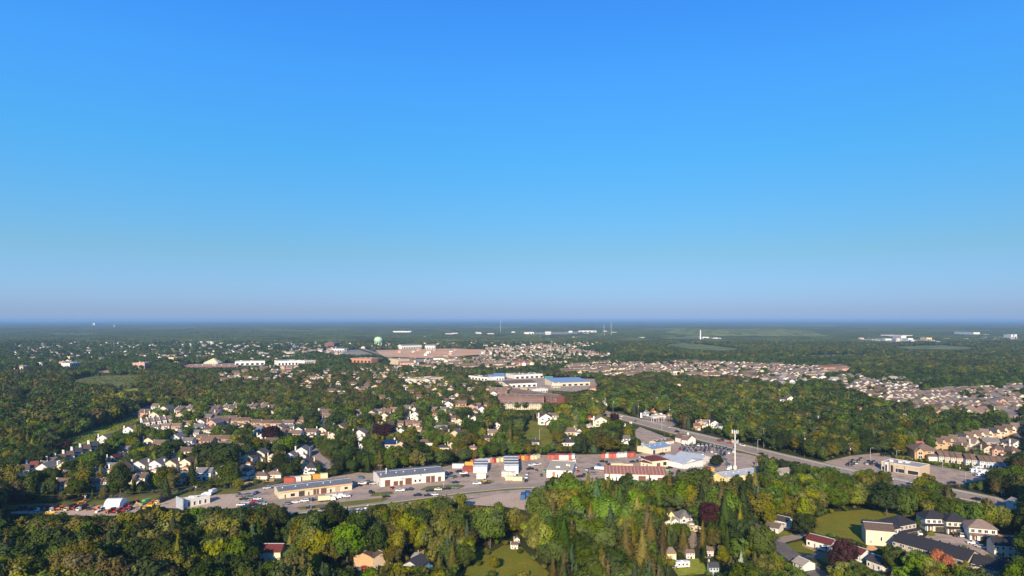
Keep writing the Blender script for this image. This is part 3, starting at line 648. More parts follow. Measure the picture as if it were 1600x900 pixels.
# ------------------------------------------------------------------ larger buildings
def frame2(P1, P2):
    a, b = G(*P1), G(*P2); L = math.dist(a, b); return a, math.atan2(b[1]-a[1], b[0]-a[0]), L
def bigb(name, label, cat, P1, P2, depth, h, wall, roof, kind='flat', rise=1.0, feats=(), fascia=None, seams=0, left=(), ribs=None, extra=None, see=.75, group=None):
    """front wall runs from pixel P1 (left end) to P2; feats = (what, from, to, sill, top, colour) as fractions of the front"""
    (x, y), yaw, L = frame2(P1, P2); p = Proto(name); D = depth
    if kind == 'flat':
        p.add('wall', MB().box(0, L, 0, D, 0, h), 'wall')
        p.add('roof', MB().box(.25, L-.25, .25, D-.25, h+.003, h+.12), 'roof')
        m = MB()
        for a, b, c, d in ((-.05, L+.05, -.05, .24), (-.05, L+.05, D-.24, D+.05), (-.05, .24, .245, D-.245), (L-.24, L+.05, .245, D-.245)): m.box(a, b, c, d, h+.003, h+.4)
        p.add('parapet', m, fascia or 'wall')
    elif kind == 'gable':
        p.add('wall', MB().gable_walls(0, L, 0, D, 0, h, h+rise, 'x'), 'wall'); r = p.add('roof', MB().gable_roof(0, L, 0, D, h, h+rise, 'x', ov=.5, th=.2), 'roof')
        p.add('ridge_cap', MB().box(-.5, L+.5, D/2-.25, D/2+.25, h+rise+.18, h+rise+.3), 'pale_grey', r)
    elif kind == 'gabley':
        p.add('wall', MB().gable_walls(0, L, 0, D, 0, h, h+rise, 'y'), 'wall'); p.add('roof', MB().gable_roof(0, L, 0, D, h, h+rise, 'y', ov=.4, th=.2), 'roof')
    elif kind == 'shed':
        p.add('wall', MB().prism([(0,0),(D,0),(D,h+rise),(0,h)], 0, L, 'x'), 'wall')
        r = p.add('roof', MB().prism([(-.5,h+.02-rise*.5/D),(D+.3,h+rise*1.02+.02),(D+.3,h+rise+.27),(-.5,h+.22)], -.4, L+.4, 'x'), 'roof')
    elif kind == 'hip':
        p.add('wall', MB().box(0, L, 0, D, 0, h), 'wall'); p.add('roof', MB().hip_roof(0, L, 0, D, h, h+rise, .6), 'roof')
    if seams and kind in ('gable', 'shed'):
        m = MB(); n = int(L/seams)
        for i in range(n):
            X = (i+.5)*L/n
            if kind == 'shed': m.prism([(-.5,h+.22),(D+.3,h+rise+.27),(D+.3,h+rise+.36),(-.5,h+.32)], X-.1 if not ribs else X-.3, X+.1 if not ribs else X+.3, 'x')
            else:
                m.prism([(-.4,h+.2),(D/2-.3,h+rise+.2),(D/2-.3,h+rise+.28),(-.4,h+.28)], X-.06, X+.06, 'x')
        o = p.add('roof_rib', m, ribs or 'roof', 1)
    if fascia and kind != 'flat': p.add('fascia', MB().box(-.1, L+.1, -.62 if kind != 'hip' else -.1, -.02, h-.9, h-.08), fascia)
    for (what, a, b, z0, z1, key) in feats:
        a, b = a*L, b*L
        i = p.add(what, MB().box(a, b, -.07, .03, z0, z1), key)
        fr = MB(); q = .14
        for c in ((a-q, a, z0, z1+q), (b, b+q, z0, z1+q), (a, b, z1, z1+q)): fr.box(c[0], c[1], -.1, .02, c[2], c[3])
        p.add('frame', fr, 'trim' if what == 'window' else 'pale_grey', i)
    for (what, a, b, z0, z1, key) in left: p.add(what, MB().box(-.07, .03, a*D, b*D, z0, z1), key)
    q = random.Random(int(P1[0]*7+P1[1]))
    if L > 13 and kind == 'flat':
        for k in range(2+int(L/22)):
            u, v = L*q.uniform(.15,.85), D*q.uniform(.3,.75); a = q.uniform(.8,1.6); p.add('roof_unit', MB().box(u-a, u+a, v-a*.7, v+a*.7, h+.125, h+q.uniform(1.0,1.7)), 'pale_grey', 1)
    elif L > 20 and kind == 'gable' and h < 8:
        for k in range(2+int(L/14)):
            u = L*(k+q.uniform(.3,.8))/(3+int(L/14)); v = D*.28; zz = h+rise*.56; p.add('roof_vent', MB().box(u-.35, u+.35, v-.35, v+.35, zz, zz+.75), 'pale_grey', 1)
    if kind in ('gable', 'shed') and L > 20:
        for u in (.02, .5, .98): p.add('downpipe', MB().box(L*u-.08, L*u+.08, -.16, -.005, .1, h-.2), 'pale_grey')
    if extra: extra(p, L, D)
    r = p.place(name, label, cat, x, y, yaw, 0, dict(wall=wall, roof=roof), group)
    ht = h+(rise if kind != 'flat' else 0)
    c = [(0,0),(L,0),(L,D),(0,D)]; pts = []
    for u, v in c:
        X, Y = x+u*math.cos(yaw)-v*math.sin(yaw), y+u*math.sin(yaw)+v*math.cos(yaw); pts.append((X, Y))
    pb = max(P1[1], P2[1])
    ip = [P(*q) for q in pts]; top = [(q[0], HY+F*(H-ht)/w_[1]) for q, w_ in zip(ip, pts)]
    x0, x1 = min(q[0] for q in ip), max(q[0] for q in ip)
    allp = ip+top; xs = sorted(set(q[0] for q in allp)); 
    # front quad and roof quad kept visible
    for quad in ([ip[0], ip[1], top[1], top[0]], top, [ip[0], top[0], top[3], ip[3]], [ip[1], top[1], top[2], ip[2]]):
        m = poly_mask(quad)
        if m:
            sy, sx, ins = m; KEEP[sy, sx] = np.where(ins, np.maximum(KEEP[sy, sx], min(P1[1], P2[1])), KEEP[sy, sx])
    m = poly_mask(ip)
    if m: NOG[m[0], m[1]] |= m[2]
    return r
GD, WN, DR = 'garage_door', 'window', 'door'
bigb('workshop_building', 'long cream workshop with grey metal roof and tan fascia beside the crowded car lot', 'workshop', (436,779.5), (550,765.5), 16, 4.5, 'cream', 'metal_grey', 'gable', 1.2,
     [(DR,.07,.09,0,2.3,'door_brown'),(WN,.15,.21,.6,2.4,'glass'),(GD,.26,.34,0,3.2,'door_dark'),(DR,.385,.405,0,2.3,'door_brown'),(GD,.455,.535,0,3.3,'door_brown'),(GD,.56,.64,0,3.3,'door_brown'),(DR,.685,.71,0,2.3,'door_dark'),(GD,.76,.83,0,3.3,'door_tan'),(WN,.89,.94,1.0,2.5,'glass')], fascia='fascia_tan', seams=2.2)
def stack2(p, L, D): p.add('flue', MB().cyl(L*.13, D*.35, 6.2, 10.5, .38, n=10), 'white'); p.add('sign_board', MB().cyl(L*.62, 5.35, -.12, -.02, .45, n=12, axis='y'), 'roof_dark')
bigb('workshop_building', 'long white workshop with grey roof, tall flue and brown garage doors facing the service road', 'workshop', (594,761), (695,751), 21, 6.2, 'white', 'metal_grey', 'gable', 1.3,
     [(GD,.07,.15,0,4.2,'door_brown'),(GD,.20,.27,0,2.9,'door_brown'),(GD,.29,.34,0,2.9,'door_brown'),(GD,.38,.48,0,4.2,'door_brown'),(WN,.52,.55,1,2.6,'glass'),(WN,.59,.62,1,2.6,'glass'),(GD,.70,.77,0,4.2,'door_brown'),(GD,.78,.84,0,4.2,'door_brown'),(GD,.89,.94,0,3.2,'door_brown')], seams=2.2,
     left=[(DR,.2,.25,0,2.3,'door_dark')], extra=stack2)
bigb('flat_roof_garage', 'white garage with flat tan gravel roof and orange doors, between container rows', 'garage', (854,746), (894,747.5), 34, 4.8, 'white', 'gravel_roof', 'flat', 0,
     [(GD,.23,.34,0,4.1,'door_orange'),(DR,.40,.45,0,2.4,'door_dark'),(DR,.56,.61,0,2.4,'door_dark'),(GD,.66,.78,0,4.1,'door_orange'),(DR,.88,.92,0,2.3,'door_brown')])
bigb('striped_roof_building', 'low white commercial building with striped orange-red metal roof', 'commercial building', (945,750), (1041,752.5), 14, 4.4, 'white', 'roof_orange_red', 'shed', 2.6,
     [(WN,.03,.08,.8,2.4,'glass'),(DR,.18,.20,0,2.3,'door_dark'),(WN,.25,.32,.8,2.4,'glass'),(GD,.55,.67,0,3.4,'door_brown'),(DR,.73,.76,0,2.4,'door_dark'),(GD,.86,.94,0,2.6,'door_brown')], seams=2.4, ribs='roof_pale')
bigb('maroon_roof_shop', 'cream shop with maroon hipped roof and lower side wing', 'shop', (1019,731), (1044,728.5), 15, 5.0, 'cream', 'roof_maroon', 'hip', 2.4,
     [(GD,.28,.5,0,3.2,'door_brown'),(WN,.68,.9,1,3.6,'glass')])
bigb('shop_wing', 'low cream annex with door left of the maroon hipped roof', 'annex', (1001,728), (1018,731), 9, 3.2, 'cream', 'roof_maroon', 'shed', .8, [(WN,.2,.3,1,2.2,'glass'),(DR,.55,.65,0,2.2,'door_dark')])
bigb('blue_roof_building', 'cream building with blue metal roof and grey chimney box beside the car dealer lot', 'commercial building', (1019,710), (1048,704.5), 16, 4.4, 'cream', 'metal_blue', 'gable', 2.0,
     [(GD,.04,.16,0,3.2,'door_dark'),(GD,.5,.56,0,2.6,'door_tan'),(WN,.7,.76,1,2.4,'glass')], seams=2, extra=lambda p, L, D: p.add('chimney', MB().box(-.3,1.6,D*.6,D*.6+1.8,4.5,8), 'metal_pale'))
bigb('grey_garage', 'small brick-brown garage roofed in red-brown beside the gravel corner lot', 'garage', (1028,697), (1053,693), 10, 3.0, 'cream', 'roof_brown', 'gable', 1.4, [(GD,.5,.65,0,2.4,'door_white')])
bigb('warehouse', 'white warehouse with two pale grey gables, left gable', 'warehouse', (1070,733), (1091,728), 22, 4.0, 'white', 'metal_pale', 'gabley', 2.6, [(DR,.2,.28,0,2.2,'pale_grey')])
bigb('warehouse', 'white warehouse with pale grey gable, right of its lower twin behind the cell tower', 'warehouse', (1093,728), (1112,723), 22, 4.2, 'white', 'metal_pale', 'gabley', 2.6, [(DR,.55,.62,0,2.2,'door_brown')])
bigb('warehouse_wing', 'pale metal lean-to on the left side of the twin-gabled warehouse', 'lean-to', (1055,729.5), (1069,733), 20, 3.6, 'pale_grey', 'metal_pale', 'shed', 1.2)
bigb('long_shed', 'long low shed with dull grey roof and cream end, left of the pale blue roof', 'shed', (1073,745), (1112,752), 12, 3.6, 'cream', 'roof_grey', 'gable', 1.8, [(GD,.1,.2,0,2.6,'door_dark'),(GD,.45,.55,0,2.6,'door_dark')])
bigb('long_shed', 'long yellow-cream shed with pale blue metal roof at the foot of the cell tower', 'shed', (1133,755), (1187,747), 13, 4.0, 'yellow_wall', 'metal_pale', 'gable', 1.8, [(GD,.1,.17,0,2.8,'door_white'),(GD,.45,.52,0,2.8,'door_white'),(WN,.75,.8,1,2.2,'glass')], seams=2.5)
bigb('white_chapel', 'small white gabled building with brown roof beside the diagonal road', 'building', (1075,694.5), (1087,693), 16, 4.2, 'white', 'roof_brown', 'gabley', 3.2, [(DR,.45,.6,0,2.2,'door_brown')])
bigb('white_chapel_wing', 'white side wing with brown roof attached left of the small gabled building', 'building', (1065,694), (1074,694.8), 9, 4.0, 'white', 'roof_brown', 'gable', 3.0, [(DR,.6,.72,0,2.2,'door_brown')])
def shopex(p, L, D):
    p.add('entrance_tower', MB().box(L*.24,L*.36,-1.0,-.11,0,6.9), 'stone'); p.add('entrance_glass', MB().box(L*.27,L*.33,-1.08,-1.003,.1,5.0), 'glass')
    p.add('entrance_tower', MB().box(L*.10,L*.19,-.8,-.11,0,6.6), 'pale_grey'); p.add('entrance_glass', MB().box(L*.12,L*.17,-.88,-.803,.1,4.8), 'glass')
    p.add('pillar', MB().box(L*.63,L*.68,-.6,-.11,0,5.9), 'stone'); p.add('roof_unit', MB().box(L*.5,L*.58,D*.5,D*.7,6.3,7.5), 'pale_grey')
bigb('medical_building', 'beige flat-roofed commercial building with glass entrances beside the diagonal road', 'commercial building', (1377,734.5), (1437,744.5), 17, 6.1, 'beige', 'membrane', 'flat', 0,
     [(WN,.38,.61,.5,3.1,'glass'),(WN,.70,.97,.5,3.1,'glass'),(WN,.02,.09,.5,3.1,'glass')], fascia='cream', extra=shopex)
def portable(p, L, D):
    p.add('end_panel', MB().box(-.6,-.08,-3.4,D+.8,0,6.4), 'metal_pale')  # left end is white too; its bluish shade is put into the panel colour
    p.add('pediment', MB().prism([(L*.12,4.2),(L*.34,4.2),(L*.23,5.3)], 1.2, 1.6, 'y'), 'white')
bigb('arched_white_building', 'narrow white building with row of dark arched openings beside the tractor yard', 'building', (283,795), (328,786), 5, 4.4, 'white', 'pale_grey', 'flat', 0,
     [(WN,.04+.19*i,.11+.19*i,.7,2.9,'door_dark') for i in range(5)], extra=portable)
# fabric shelter
(sx, sy), syaw, sL = frame2((161.5,797.5), (186,797))
p = Proto('fabric_shelter'); n = 10; arc = [(3.2*2.2*math.cos(math.pi*i/n)*.72, 5.6*math.sin(math.pi*i/n)**.75) for i in range(n+1)]
outer = arc; D = sL
vs, fs = [], []
for x in (0, D):
    for a, b in outer: vs.append((x, a+5, b))
m_ = n+1
for i in range(n): fs.append((i, i+1, m_+i+1, m_+i))
for x in (D, 0):
    for a, b in outer[::-1]: vs.append((x+(.12 if x == 0 else -.12), (a)*.96+5, b*.97))
fs += [tuple(range(n+1)), tuple(range(m_, 2*m_))[::-1]]
p.add('cover', MB().add(vs[:2*m_], fs), 'fabric_white'); mm = MB()
for k in range(6): mm.tube([(k*D/5, a*1.01+5, b*1.01) for a, b in outer], .07, 4)
p.add('hoop', mm, 'pale_grey')
p.place('fabric_shelter', 'white arched fabric shelter standing in the tractor yard', 'shelter', sx, sy, syaw, 0, {}); keep(162,782,190,797,797)
NOG[780:800, 160:192] = True
# brown apartment complex
APW = [(WN, .02+.052*i, .045+.052*i, .9+2.8*j, 2.4+2.8*j, 'glass') for i in range(19) for j in range(3)]
def balc(p, L, D):
    for i in range(9):
        for j in range(3): p.add('balcony', MB().box(L*(.06+.105*i), L*(.12+.105*i), -1.3, -.12, .3+2.8*j, 1.2+2.8*j), 'cream')
bigb('apartment_block', 'long cream apartment block with brown roof, nearest of the brown-roofed complex', 'apartment block', (787,640), (846,640), 13, 6.2, 'cream', 'roof_brown', 'gable', 3, APW, extra=balc)
bigb('apartment_block', 'dark red apartment block with long brown roof, middle of the complex', 'apartment block', (778,629), (850,630), 13, 7.6, 'red_brick', 'roof_brown', 'gable', 3, APW)
bigb('apartment_block', 'red-brown apartment block with long brown roof slanting right behind the complex', 'apartment block', (797,619), (870,631), 13, 8, 'red_brick', 'roof_brown', 'gable', 3, APW)
bigb('apartment_block', 'brown-roofed apartment block at the back left corner of the complex', 'apartment block', (765,618), (792,618), 13, 7.6, 'red_brick', 'roof_brown', 'gable', 3, APW[::2])
# shopping plaza
def pl(label, a, b, d, h, wall, roof, kind='flat', rise=1, nm='plaza_building', fascia=None, n=6, cat='store'):
    bigb(nm, label, cat, a, b, d, h, wall, roof, kind, rise, [(WN, (i+.2)/n, (i+.75)/n, .4, h*.55, 'glass') for i in range(n)], fascia=fascia)
pl('white strip store with brown roof band in the shopping plaza', (791,606), (839,604), 22, 6.5, 'white', 'roof_taupe', 'shed', 3)
pl('white store with pinkish roof at the left end of the plaza', (732,592), (762,595), 30, 6, 'white', 'roof_taupe')
pl('wide store under a large blue roof right of the plaza', (868,604), (922,602), 45, 6, 'cream', 'metal_blue', 'shed', 4)
pl('store with blue roof at the left of the plaza behind red shopfronts', (762,594), (788,594), 40, 6.5, 'white', 'metal_blue', 'shed', 3)
pl('long pale factory store left of the power poles', (650,598), (694,594), 28, 6, 'cream', 'roof_pale')
pl('pale white superstore at the back of the plaza', (805,592), (850,590), 40, 7, 'white', 'membrane')
pl('small shop with teal-green roof in the plaza', (852,596), (864,596), 20, 6, 'white', 'teal_roof', 'gable', 2)
pl('yellow-cream shop building in front of the plaza', (813,613), (824,613), 12, 5, 'yellow_wall', 'membrane')
pl('white shop with blue stripe in front of the plaza', (832,614), (856,613), 14, 5, 'white', 'membrane')
pl('cream shop building with tower front right of the plaza', (862,606), (876,606), 16, 7, 'cream', 'roof_grey')
pl('red-roofed store half hidden by trees right of the plaza', (922,611), (936,611), 16, 4, 'beige', 'roof_orange_red', 'hip', 3)
pl('orange-roofed long hall behind the plaza trees', (815,571), (835,570), 40, 6, 'orange_brick', 'roof_orange_red', 'shed', 3)
pl('wide orange brick store beside the far avenue', (546,566), (580,567), 50, 10, 'orange_brick', 'roof_pale')
pl('beige apartment building at the right of the left meadow', (207,576), (226,576), 30, 13, 'pink_brick', 'roof_pale', cat='apartment building', n=8)
pl('yellow apartment building left of the retail strip', (263,566), (280,566), 25, 12, 'yellow_wall', 'roof_red', cat='apartment building', n=6)
pl('pale cream tent-roofed hall in the retail strip', (318,569), (340,569), 40, 3, 'cream', 'container_cream', 'hip', 11)
pl('long pale store with orange end in the retail strip', (367,571), (414,570), 40, 9, 'pale_grey', 'roof_pale')
pl('low red-fronted retail strip before the pale hall', (285,574), (372,574), 20, 4, 'red_brick', 'membrane', n=12)
pl('white two-storey store right of the orange-ended one', (434,571), (466,570), 45, 10, 'white', 'metal_pale')
pl('low white store near the fork of the far avenue', (476,568), (493,567), 40, 7, 'white', 'membrane')
pl('pink-beige flats among the trees left of centre', (91,571), (108,571), 20, 9, 'pink_brick', 'roof_pale', cat='apartment building', n=6)
pl('long white flats beside the pink-beige flats', (109,573), (127,571), 20, 8, 'white', 'roof_pale', cat='apartment building', n=6)
pl('yellow block behind the pink-beige flats', (100,564), (109,564), 20, 11, 'yellow_wall', 'roof_pale', cat='apartment building', n=3)
pl('low white hall among the far left trees', (55,571), (66,571), 20, 7, 'white', 'roof_pale', n=3)
pl('pale low house at the far left edge', (18,577), (36,577), 20, 6, 'beige', 'roof_pale', 'hip', 3, n=4)
pl('sports hall with bright blue roof in the distance', (457,543), (467,543), 60, 9, 'sky_blue', 'sky_blue', n=2)
pl('red brick school in the distant suburb', (507,545), (522,545), 80, 20, 'red_brick', 'roof_grey', 'hip', 8, n=6, cat='school')
pl('low white row of stores beside the red brick school', (515,549), (538,549), 60, 8, 'white', 'membrane', n=6)
pl('beige apartment row at the near edge of the building site', (622,570), (640,569), 40, 13, 'beige', 'roof_taupe', n=6, cat='apartment building')
pl('long white row of townhouses behind the building site', (628,546), (659,545), 30, 14, 'white', 'roof_grey', 'gable', 4, n=12, cat='terrace')
pl('short white row of townhouses behind the building site', (664,546), (680,546), 30, 14, 'white', 'roof_grey', 'gable', 4, n=6, cat='terrace')
pl('large pale grey school in the middle suburb', (1052,586), (1062,586), 20, 8, 'cream', 'roof_taupe', 'gable', 3, n=4, cat='school')
pl('orange brick apartment row at the edge of the far wood', (1295,580), (1324,578), 20, 9, 'orange_brick', 'roof_brown', 'hip', 4, n=9, cat='apartment building')
pl('white factory hall beyond the wood', (1408,532), (1416,532), 80, 24, 'white', 'membrane', n=2, cat='factory')
pl('white factory hall beyond the wood, lower one to the right', (1419,533), (1427,533), 60, 14, 'white', 'membrane', n=2, cat='factory')
pl('long white hall on the quarry edge', (1376,526), (1410,527), 80, 12, 'white', 'membrane', n=2, cat='factory')
pl('white hall left of the blue roof beyond the wood', (1448,532), (1456,532), 60, 14, 'yellow_wall', 'membrane', n=2, cat='factory')
pl('distant white storage building at the right edge', (1580,530), (1583,530), 60, 25, 'white', 'membrane', n=1, cat='silo')
pl('distant pale twin building at the right edge', (1585,530), (1589,530), 60, 27, 'pale_grey', 'membrane', n=1, cat='silo')
pl('distant long white hospital on the horizon at right', (1521,525), (1531,525), 200, 24, 'white', 'membrane', n=4, cat='building')
pl('distant white hall beyond the hospital', (1537,525), (1546,525), 200, 12, 'white', 'membrane', n=2, cat='building')
pl('pale white factory at the foot of the landfill hill', (1098,530), (1108,530), 80, 12, 'white', 'membrane', n=3, cat='factory')
pl('long pale factory right of the tall white chimney', (1114,531), (1127,531), 80, 10, 'pale_grey', 'membrane', n=3, cat='factory')
pl('white hall on the far yard', (1000,530), (1008,530), 60, 10, 'white', 'membrane', n=2, cat='factory')
pl('long white stores far behind the water tower', (614,521), (642,521), 150, 18, 'white', 'membrane', n=8, cat='building')
pl('white hall far beyond the centre', (826,522), (834,522), 120, 14, 'white', 'membrane', n=2, cat='building')
pl('long white hall far beyond the centre', (905,519), (932,519), 150, 12, 'white', 'membrane', n=4, cat='building')
pl('white row of stores in the distant left suburb', (310,537), (334,537), 60, 9, 'white', 'membrane', n=6, cat='store')
pl('distant white silo building on the left horizon', (145,510), (148,510), 150, 55, 'white', 'membrane', n=1, cat='silo')
# gas station
(gx, gy), gyaw, gL = frame2((1020,660), (1041,659)); p = Proto('gas_canopy')
p.add('canopy_roof', MB().box(0, gL, 0, 8, 4.9, 5.9), 'white'); m = 0
for fx in (.12, .5, .88):
    for fy in (1.5, 6.5): p.add('post', MB().cyl(gL*fx, fy, 0, 4.9, .25), 'white')
for fx in (.3, .7): p.add('fuel_pump', MB().box(gL*fx-.4, gL*fx+.4, 3.7, 4.3, 0, 1.9), 'roof_dark')
p.place('gas_station_canopy', 'white fuel station canopy on posts beside the diagonal road', 'canopy', gx, gy, gyaw, .05, {}); keep(1018,647,1043,659,659)
bigb('gas_shop', 'low dark fuel station shop behind the white canopy', 'shop', (1024,655), (1040,654), 8, 4, 'stone', 'roof_pale', 'flat', 0, [(WN,.2,.8,.5,2.6,'glass')])
# water tower
wx_, wy_ = G(591, 541.5); p = Proto('water_tower'); s = mpp(541.5)
rr, z0, zt = 6.6*s, 5.2*s, 15.5*s
prof = [(0,z0),(rr*.45,z0+.4),(rr*.85,z0+2.2*s),(rr,z0+4.3*s),(rr*.98,z0+6*s),(rr*.8,z0+8.3*s),(rr*.5,z0+9.7*s),(0,zt)]
vs, fs, n = [], [], 28
for r_, z in prof: vs += [(r_*math.cos(2*math.pi*k/n), r_*math.sin(2*math.pi*k/n), z) for k in range(n)]
for i in range(len(prof)-1):
    for k in range(n): a, b = i*n+k, i*n+(k+1) % n; fs.append((a, b, b+n, a+n))
p.add('tank', MB().add(vs, fs), 'tower_green', smooth=True)
for k in range(8): a = 2*math.pi*(k+.5)/8; p.add('leg', MB().cyl(rr*.8*math.cos(a), rr*.8*math.sin(a), 0, z0+3.0*s, 1.3), 'tower_green')
p.add('riser_pipe', MB().cyl(0, 0, 0, z0+1, 2.5), 'tower_green'); p.add('walkway', MB().cyl(0, 0, z0+4.4*s, z0+4.7*s, rr*1.05, n=28), 'tower_green')
p.place('water_tower', 'pale green domed water tower on legs rising above the distant suburb', 'water tower', wx_, wy_, 0, 0, {}); keep(583,526,600,536,541)
# tall chimney
cx_, cy_ = G(1094.5, 531); s = mpp(531); p = Proto('tall_chimney'); p.add('shaft', MB().cyl(0, 0, 0, 15*s, 1.0*s, .7*s, 16), 'white'); p.add('cap', MB().cyl(0, 0, 15*s+.05, 15.5*s, .85*s, n=16), 'pale_grey')
p.place('factory_chimney', 'tall slim white chimney in front of the landfill hill', 'chimney', cx_, cy_, 0, 0, {})
# cell tower
cx_, cy_ = G(1148.5, 741); s = mpp(741); p = Proto('cell_tower'); ht = 70*s
p.add('mast', MB().cyl(0, 0, 0, ht*.97, .52, .36, 14), 'white'); p.add('base_plate', MB().box(-1.4, 1.4, -1.4, 1.4, 0, .3), 'concrete')
for zz in (ht*.93, ht*.72):
    k_ = p.add('platform', MB().cyl(0, 0, zz, zz+.2, 1.5, n=12), 'steel'); N = 9 if zz > ht*.8 else 5
    for k in range(N):
        a = 2*math.pi*k/N; q = MB(); X, Y = 2.1*math.cos(a), 2.1*math.sin(a); q.box(X-.17, X+.17, Y-.15, Y+.15, zz-.6, zz+1.7); p.add('antenna', q, 'white', k_)
    q = MB()
    for k in range(N): a = 2*math.pi*k/N; q.tube([(0,0,zz+.1),(2.1*math.cos(a),2.1*math.sin(a),zz+.1)], .08, 4)
    p.add('arm', q, 'steel', k_)
p.place('cell_tower', 'tall white cell tower with two rings of antennas rising over the sheds', 'cell tower', cx_, cy_, 0, 0, {}); keep(1143,672,1154,738,741)
for (px, pb, pt, lb) in [(944,527,506,'thin lattice mast on the horizon, left of the landfill hill'), (955,526,503,'taller thin mast on the horizon beside its twin'),(782,520,500,'thin radio mast at the centre of the horizon'), (178.5,513,507.5,'distant white tower on the left horizon')]:
    x, y = G(px, pb); s = mpp(pb); p = Proto('radio_mast'); r0 = .22*s if 'mast' in lb else .6*s
    p.add('mast', MB().cyl(0, 0, 0, (pb-pt)*s, r0, r0*.6, 6), 'pale_grey'); p.add('guy_wire', MB().tube([(0,0,(pb-pt)*s*.9),(6*s,0,0)], .3, 3).tube([(0,0,(pb-pt)*s*.9),(-6*s,0,0)], .3, 3), 'steel')
    p.place('radio_mast', lb, 'mast', x, y, 0, 0, {})
# striped container sheds
def shedrow(px0, px1, pb, n, label, dstep=4.6, hgt=5.2, group=None):
    (x, y), yaw, L = frame2((px0,pb), (px1,pb)); p = Proto('storage_roof'); D = dstep*n
    p.add('wall', MB().box(0, L, 0, D, 0, hgt), 'white')
    for k in range(n):
        p.add('roof_bay', MB().prism([(k*dstep,hgt+.01),(k*dstep+dstep*.55,hgt+1.3),(k*dstep+dstep,hgt+.01)], -.2, L+.2, 'x'), 'roof_dark' if k % 2 else 'metal_pale')
    p.place('storage_shed', label, 'shed', x, y, yaw, 0, {}); keep(px0, pb-20, px1, pb-2, pb)
    m = poly_mask([(px0,pb),(px1,pb),(px1,pb-16),(px0,pb-16)]); NOG[m[0], m[1]] |= m[2]
shedrow(739.5, 761, 739, 5, 'white storage shed with striped sawtooth roof behind a white container', hgt=4.2)
shedrow(788, 810, 741, 8, 'longer storage shed with dark and pale striped sawtooth roof', hgt=5.6)
# containers
def cont(px, pb, paint, label, yaw=0, group=None, sc_=(1,1,1), z=0):
    x, y = G(px, pb); CONT.place('shipping_container', label, 'container', x, y, R(yaw), z+.02, dict(paint=paint), group, sc_); keep(px-6, pb-7, px+6, pb, pb); FOOT.append((x, y, 5))
cont(752, 748.5, 'container_white', 'white container standing before the shorter striped shed', 0, sc_=(1.05,1.1,1.6))
cont(797, 750.5, 'container_cream', 'cream container low in front of the longer striped shed, left one', 0, sc_=(1,1,1.1)); cont(809, 751.0, 'container_cream', 'cream container low in front of the longer striped shed, right one', 0, sc_=(1,1,1.1))
cont(786.5, 744, 'container_white', 'white container at the left wall of the longer striped shed', 90, sc_=(1,1,1.5))
cont(797, 746.5, 'container_white', 'white container directly against the front of the longer striped shed', 0, sc_=(1.3,1,1.7))
cont(716, 731.5, 'container_white', 'white semi trailer parked left of the yellow container', 0, sc_=(1.4,1,1.3)); cont(733, 727, 'container_yellow', 'yellow container at the back fence next to the white trailer', 0)
for i, (px, pt) in enumerate([(733,737),(731,734)]): cont(px, pt, 'container_red', ['red container tilted out beside the shorter striped shed', 'red container behind the red one beside the striped shed'][i], 25, sc_=(1.2,1.2,1))
for i, (px, pb, c) in enumerate([(741,724,'red'),(750,723.5,'white'),(758,723.3,'white'),(766,723,'white'),(773,722.5,'red'),(780,721.5,'cream'),(787,720.5,'cream'),(800,718.8,'cream'),(806,718.4,'red'),(813,718,'red'),(820,718,'yellow'),(827,717.8,'red'),(834,717.3,'cream'),(839,716.8,'cream')]):
    cont(px, pb, 'container_'+c, f'{c} container, {nth(i)} from the left in the long row along the back fence', 62, 'containers along the back fence', sc_=(1.1,1.1,1.25))
for i, px in enumerate([858.5,863.8,869.1,874.4,879.7,885,890.3,895.6]):
    c = 'white' if i == 7 else 'red'; cont(px, 716.3, 'container_'+c, f'{c} container, {nth(i)} from the left in the row behind the flat-roofed garage', 85, 'containers behind the flat-roofed garage', sc_=(1.1,1.15,1.25))
for i, (px, c) in enumerate([(943.5,'red'),(949,'white'),(955,'red'),(961,'red'),(967,'white'),(972.5,'white'),(977.5,'white'),(983,'red'),(989,'red')]):
    cont(px, 715-.25*i, 'container_'+c, f'{c} container, {nth(i)} from the left in the slanting row below the trees', 70, 'containers in the slanting row', sc_=(1.1,1.2,1.25))
cont(964, 730, 'container_cream', 'long cream container behind the striped red roof, left one', 3, sc_=(1.5,1.2,1.2)); cont(980, 731, 'container_cream', 'long cream container behind the striped red roof, right one', 3, sc_=(1.3,1.2,1.1))
cont(898, 723, 'container_white', 'white container at the right wall of the flat-roofed garage', 80); cont(881, 718.5, 'container_white', 'small white container atop the back of the flat-roofed garage lot', 0, sc_=(1.2,1,1.4))
cont(1106.5, 736, 'container_red', 'red container in front of the twin-gabled warehouse', 85); cont(1112, 735.5, 'container_yellow', 'orange-yellow container in front of the twin-gabled warehouse', 85); cont(1097, 736, 'container_white', 'grey-white container in front of the twin-gabled warehouse', 80)
cont(817.5, 779, 'container_blue', 'dark blue container at the edge of the south gravel lot', 85, sc_=(1.2,1.2,1.2)); cont(824, 776, 'container_blue', 'second dark blue container right behind the first by the south lot', 85, sc_=(1.2,1.2,1.2))
